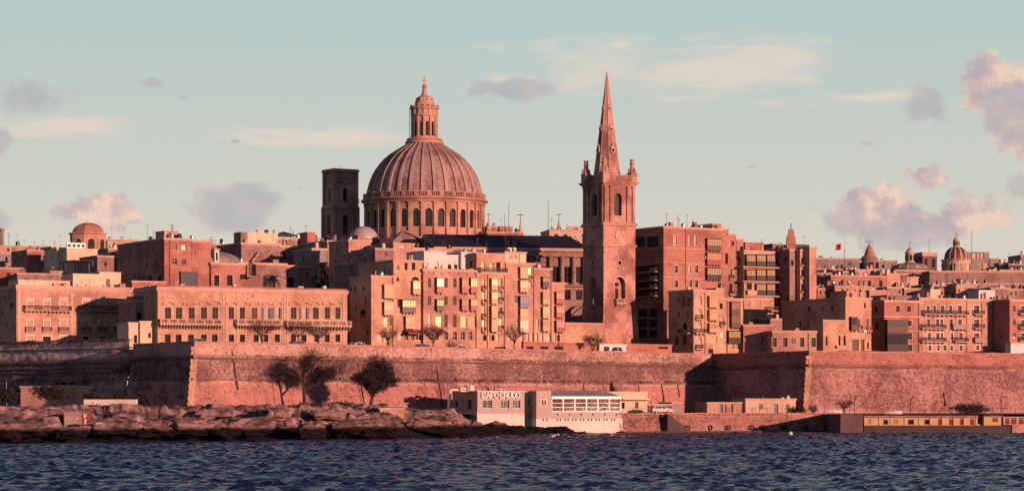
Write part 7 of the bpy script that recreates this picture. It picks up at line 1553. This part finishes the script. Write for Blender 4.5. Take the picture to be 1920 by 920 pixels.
carz(180, 498, rad(-40), 'paint_white', 'white van parked before the pink palazzo', L=5.6, van=True); carz(1625, 560, rad(30), 'paint_black', 'dark car by the sunlit cream house doorway'); car(1240, 774, 503, rad(15), 'paint_silver', 'grey car by the dark stone store')
def boat(px, py, Y, rz, lab):
    t = thing('boat', lab, 'boat', (PX(px, Y), Y, PZ(py, Y)), rz); g = G(); n = 10; vs = []
    for i in range(n+1):
        x = i/n; w = .95*math.sin(math.pi*min(1, .25+x*.75))**.7*(1 if x < .5 else math.cos((x-.5)*math.pi)**.6 if x < .999 else .02); X = -2.3+4.6*x
        vs += [(X, -w, .85+.25*x*x), (X, -w*.6, .1), (X, w*.6, .1), (X, w, .85+.25*x*x)]
    fs = [(4*i+j, 4*i+4+j, 4*i+5+j, 4*i+1+j) for i in range(n) for j in range(3)]+[(4*i+3, 4*i+7, 4*i+4, 4*i) for i in range(n)]+[(0, 1, 2, 3)]
    g.add(vs, fs); t.scale = (.75, .75, .65); g.ob('hull', 'paint_white', t); G().prism([(-1.2, 1.0), (.6, 1.0), (.3, 1.4), (-1.0, 1.4)], -.55, .55).ob('cabin', 'white_metal', t); G().box(-.9, .2, -.555-.01, .57, 1.1, 1.3).ob('window', 'glass_dark', t)
boat(1562, 774, 512, rad(10), 'small white boat laid up on the quay left of the booths'); boat(1676, 776, 497, rad(-8), 'small white boat laid up above the yellow booths')
t = thing('mooring_buoy', 'small white mooring buoy floating off the quay', 'buoy', (PX(1482, 458), 458, .12)); G().lathe([(.05, -.45), (.35, -.25), (.45, .05), (.35, .35), (.1, .5)], 14).ob('float', 'paint_white', t, smooth=True); G().tube((0, 0, .45), (0, 0, .7), .05).ob('ring', 'iron', t)

# trees
def limb(g, P, r0, r1, rr, n=5, wob=.25):
    pts = [Vector(P[0])]
    for a, b in zip(P, P[1:]):
        a, b = Vector(a), Vector(b); m = max(1, int((b-a).length/.8))
        for i in range(1, m+1): pts.append(a.lerp(b, i/m)+(Vector((rr.uniform(-1, 1), rr.uniform(-1, 1), rr.uniform(-1, 1)))*wob*(.0 if i == m else .5)))
    N = len(pts)-1
    for i in range(N): g.tube(pts[i], pts[i+1], r0+(r1-r0)*i/N, r0+(r1-r0)*(i+1)/N, n)
    return pts
def tree(label, base, limbs, blobs, mat='leaf_dark', bark='bark', tr=.22, ntw=60, nleaf=2500, size=.12, seed=1, name='tree', cat='tree', twr=.03):
    """limbs: lists of points from the base; blobs: (centre, radii, limb index) filled with twigs and small leaves"""
    rr = random.Random(seed); B = Vector(base); t = thing(name, label, cat, base); g = G(); paths = []
    for i, L in enumerate(limbs): paths.append(limb(g, [Vector(p)-B for p in L], tr if i == 0 else tr*.62, tr*.3, rr, 7))
    g.ob('trunk', bark, t); gb, gl = G(), G(); per = int(nleaf/max(1, ntw*len(blobs)))+1
    for c, r, li in blobs:
        c = Vector(c)-B; pth = paths[li]; end = pth[-1]
        for k in range(ntw):
            d = Vector((rr.gauss(0, 1), rr.gauss(0, 1), rr.gauss(0, 1))).normalized()*rr.random()**.42; q = c+Vector((d.x*r[0], d.y*r[1], d.z*r[2])); s = pth[rr.randint(max(0, int(len(pth)*.55)-1), len(pth)-1)]
            m = s.lerp(q, .5)+Vector((rr.uniform(-1, 1), rr.uniform(-1, 1), rr.uniform(-.2, 1)))*r[0]*.18
            gb.tube(s, m, twr*1.6, twr, 3); gb.tube(m, q, twr, twr*.4, 3)
            for _ in range(3): e = m.lerp(q, rr.uniform(.1, .9)); f = e+Vector((rr.uniform(-1, 1), rr.uniform(-1, 1), rr.uniform(-.4, 1)))*r[0]*.3; gb.tube(e, f, twr*.6, twr*.3, 3); nl = per//4+1; leaves(gl, f, (r[0]*.16,)*3, nl, size, rr)
            leaves(gl, q, (r[0]*.17,)*3, per//3+1, size, rr)
    gb.ob('branches', bark, t)
    if nleaf: gl.ob('crown', mat, t)
    return t
Y = 459
p = lambda x, y, Y=Y, dy=0: P3(x, y, Y+dy)
k = Y/F
tree('big sparse tree with two curving limbs against the lit bastion', p(573, 764), [[p(573, 766), p(571, 745), p(570, 727), p(567, 712), p(575, 690), p(580, 668)], [p(571, 732), p(590, 722), p(606, 708), p(620, 694)], [p(569, 720), p(560, 705), p(548, 692)]],
     [(p(587, 668), (34*k, 3.6, 17*k), 0), (p(566, 682), (24*k, 2.4, 16*k), 0), (p(634, 690, dy=-1), (38*k, 3, 22*k), 1), (p(616, 706, dy=1), (34*k, 2.5, 13*k), 1), (p(530, 700, dy=2), (34*k, 2.4, 20*k), 2), (p(596, 698, dy=1), (24*k, 2, 16*k), 1)], tr=.36, ntw=64, nleaf=11500, size=.085, seed=3, twr=.028)
tree('dense round dark tree with a leaning trunk right of the sparse tree', p(697, 770), [[p(699, 778), p(694, 760), p(698, 745), p(704, 728), p(703, 705)], [p(698, 740), p(686, 722), p(680, 712)], [p(702, 732), p(722, 720), p(730, 712)]],
     [(p(703, 682), (26*k, 2.6, 20*k), 0), (p(702, 702), (40*k, 3.2, 22*k), 0), (p(676, 708), (22*k, 2.4, 14*k), 1), (p(732, 712), (22*k, 2.4, 15*k), 2), (p(706, 724), (24*k, 2.6, 12*k), 0), (p(716, 690), (24*k, 2, 16*k), 2)], tr=.36, ntw=85, nleaf=21000, size=.12, seed=5)
def bush(label, px, py, Y, w, h, n, seed, mat='leaf_dark', size=.13, zz=None):
    B = P3(px, py, Y); rr = random.Random(seed); q = Vector(B); tree(label, B, [[q, q+Vector((.1, 0, h*.4))]], [(q+Vector((dx*w, 0, h*(.35+.2*rr.random()))), (w*.38, w*.35, h*.42), 0) for dx in (-.28, 0, .27)], mat, 'bark', .1, 26, n, size, seed, 'bush', 'bush', .02)
bush('big dark bush before the low pinkish wall', 92, 751, 415, 5.2, 2.8, 5200, 2); bush('black bush at the left edge below the curtain wall', 8, 755, 410, 4, 2.8, 3000, 4); bush('small round bush left of the cream container', 172, 750, 412, 2.6, 1.4, 1400, 6); bush('small dark bush behind the right half of the container', 226, 750, 412, 2.6, 1.6, 1400, 7); bush('dark shrub heap right of the cream container', 268, 760, 402, 4.0, 2.2, 3200, 8)
bush('low dark shrub at the dark corner beside the cottage', 1497, 775, 524, 3.0, 1.6, 1600, 9); bush('dark shrub mass on the rocks under the sparse tree', 575, 775, 425, 6, 1.6, 3000, 10); bush('dark shrub hanging over the rocks right of the sparse tree', 640, 772, 425, 6, 1.5, 2600, 11); bush('long dark hedge above the right end of the booths', 1818, 774, 500, 7, 1.6, 2600, 12, size=.16)
def bare(label, px, Y, z0, w, h, seed, nl=600, mat='leaf_dry', lean=0):
    B = Vector((PX(px, Y), Y, z0)); tree(label, B, [[B, B+Vector((lean*.3, 0, h*.3)), B+Vector((lean, 0, h*.6))], [B+Vector((lean*.3, 0, h*.3)), B+Vector((-w*.25, .3, h*.6))], [B+Vector((lean*.3, 0, h*.32)), B+Vector((w*.28, -.3, h*.6))]], [(B+Vector((lean, 0, h*.72)), (w*.34, w*.3, h*.3), 0), (B+Vector((-w*.26, .3, h*.66)), (w*.27, w*.25, h*.26), 1), (B+Vector((w*.28, -.3, h*.66)), (w*.27, w*.25, h*.26), 2)], mat, 'bark_pale', .13, 34, nl, .10, seed, twr=.022)
z = 16.4
bare('wide bare street tree before the gold palazzo, left of the pair', 492, 474, z, 7.0, 5.2, 2, 900); bare('bare street tree before the gold palazzo, right of the pair', 560, 478, z, 7.5, 5.2, 3, 900); bare('bare street tree at the right end of the gold palazzo', 597, 481, z, 5.5, 4.2, 4, 600)
bare('bushy street tree in front of the red-balconied apartment house', 812, 506, z, 6.4, 5.4, 5, 1900); bare('thin leafless tree before the corner apartment house', 728, 497, z, 5.2, 4.6, 6, 200); bare('leafless pale tree before the blue-balconied house', 964, 522, z, 6.2, 6.0, 7, 200); bare('round bare tree against the lit garden wall left of the steeple', 1112, 546, z, 5.8, 4.4, 8, 1100)
bare('dark leafy sapling at the right bottom of the right bastion', 1583, 522, 3.6, 4.2, 3.2, 21, 100)
def palm(label, px, py, Y, h, R, seed):
    B = Vector(P3(px, py, Y)); rr = random.Random(seed); t = thing('palm_tree', label, 'palm tree', B); g = G(); pts = limb(g, [(0, 0, 0), (.2, 0, h*.5), (0, 0, h)], .4, .3, rr, 8, .1); g.ob('trunk', 'bark', t)
    for i in range(26):
        a = rr.uniform(0, 2*math.pi); e = rr.uniform(-.2, 1.2); g = G(); P = []
        for j in range(7): s_ = j/6; P.append(Vector((math.cos(a)*R*s_*math.cos(e*.6), math.sin(a)*R*s_*math.cos(e*.6), h+R*(math.sin(e)*s_-.75*s_*s_))))
        side = Vector((-math.sin(a), math.cos(a), 0))
        for j in range(6):
            g.tube(P[j], P[j+1], .035, .03, 3)
            for q in (0, .33, .66):
                m = P[j].lerp(P[j+1], q); L = .75*(1-.6*(j+q)/6)
                for s_ in (-1, 1): e2 = m+side*(s_*L)+(P[j+1]-P[j])*.5+Vector((0, 0, -.25*L)); dd = (P[j+1]-P[j]).normalized()*.06; g.add([m-dd, m+dd, e2], [(0, 1, 2)])
        g.ob('frond', 'leaf_green', t)
palm('date palm rising in the shaded gap beside the apartment row', 603, 555, 568, 6.5, 3.4, 3)

g = G()
for i in range(16):
    a, b = 2*math.pi*i/16, 2*math.pi*(i+1)/16; g.prism([(.28*math.cos(a), .28*math.sin(a)), (.5*math.cos(a), .5*math.sin(a)), (.5*math.cos(b), .5*math.sin(b)), (.28*math.cos(b), .28*math.sin(b))], -.12, .12)
fm = g.mesh('tyre_fender', 'tyre')
for i, px in enumerate((1290, 1332, 1366, 1410, 1432, 1470, 1512, 1550)):
    t_ = (px-1160)/(1577-1160); Y = 482.4+25*t_-1.05
    tag(link_ob('tyre_fender', fm, None, (PX(px, Y), Y, 1.0), rad(31)), 'round black tyre fender hanging low on the reddish quay wall', 'tyre', 'tyre fenders along the quay wall')
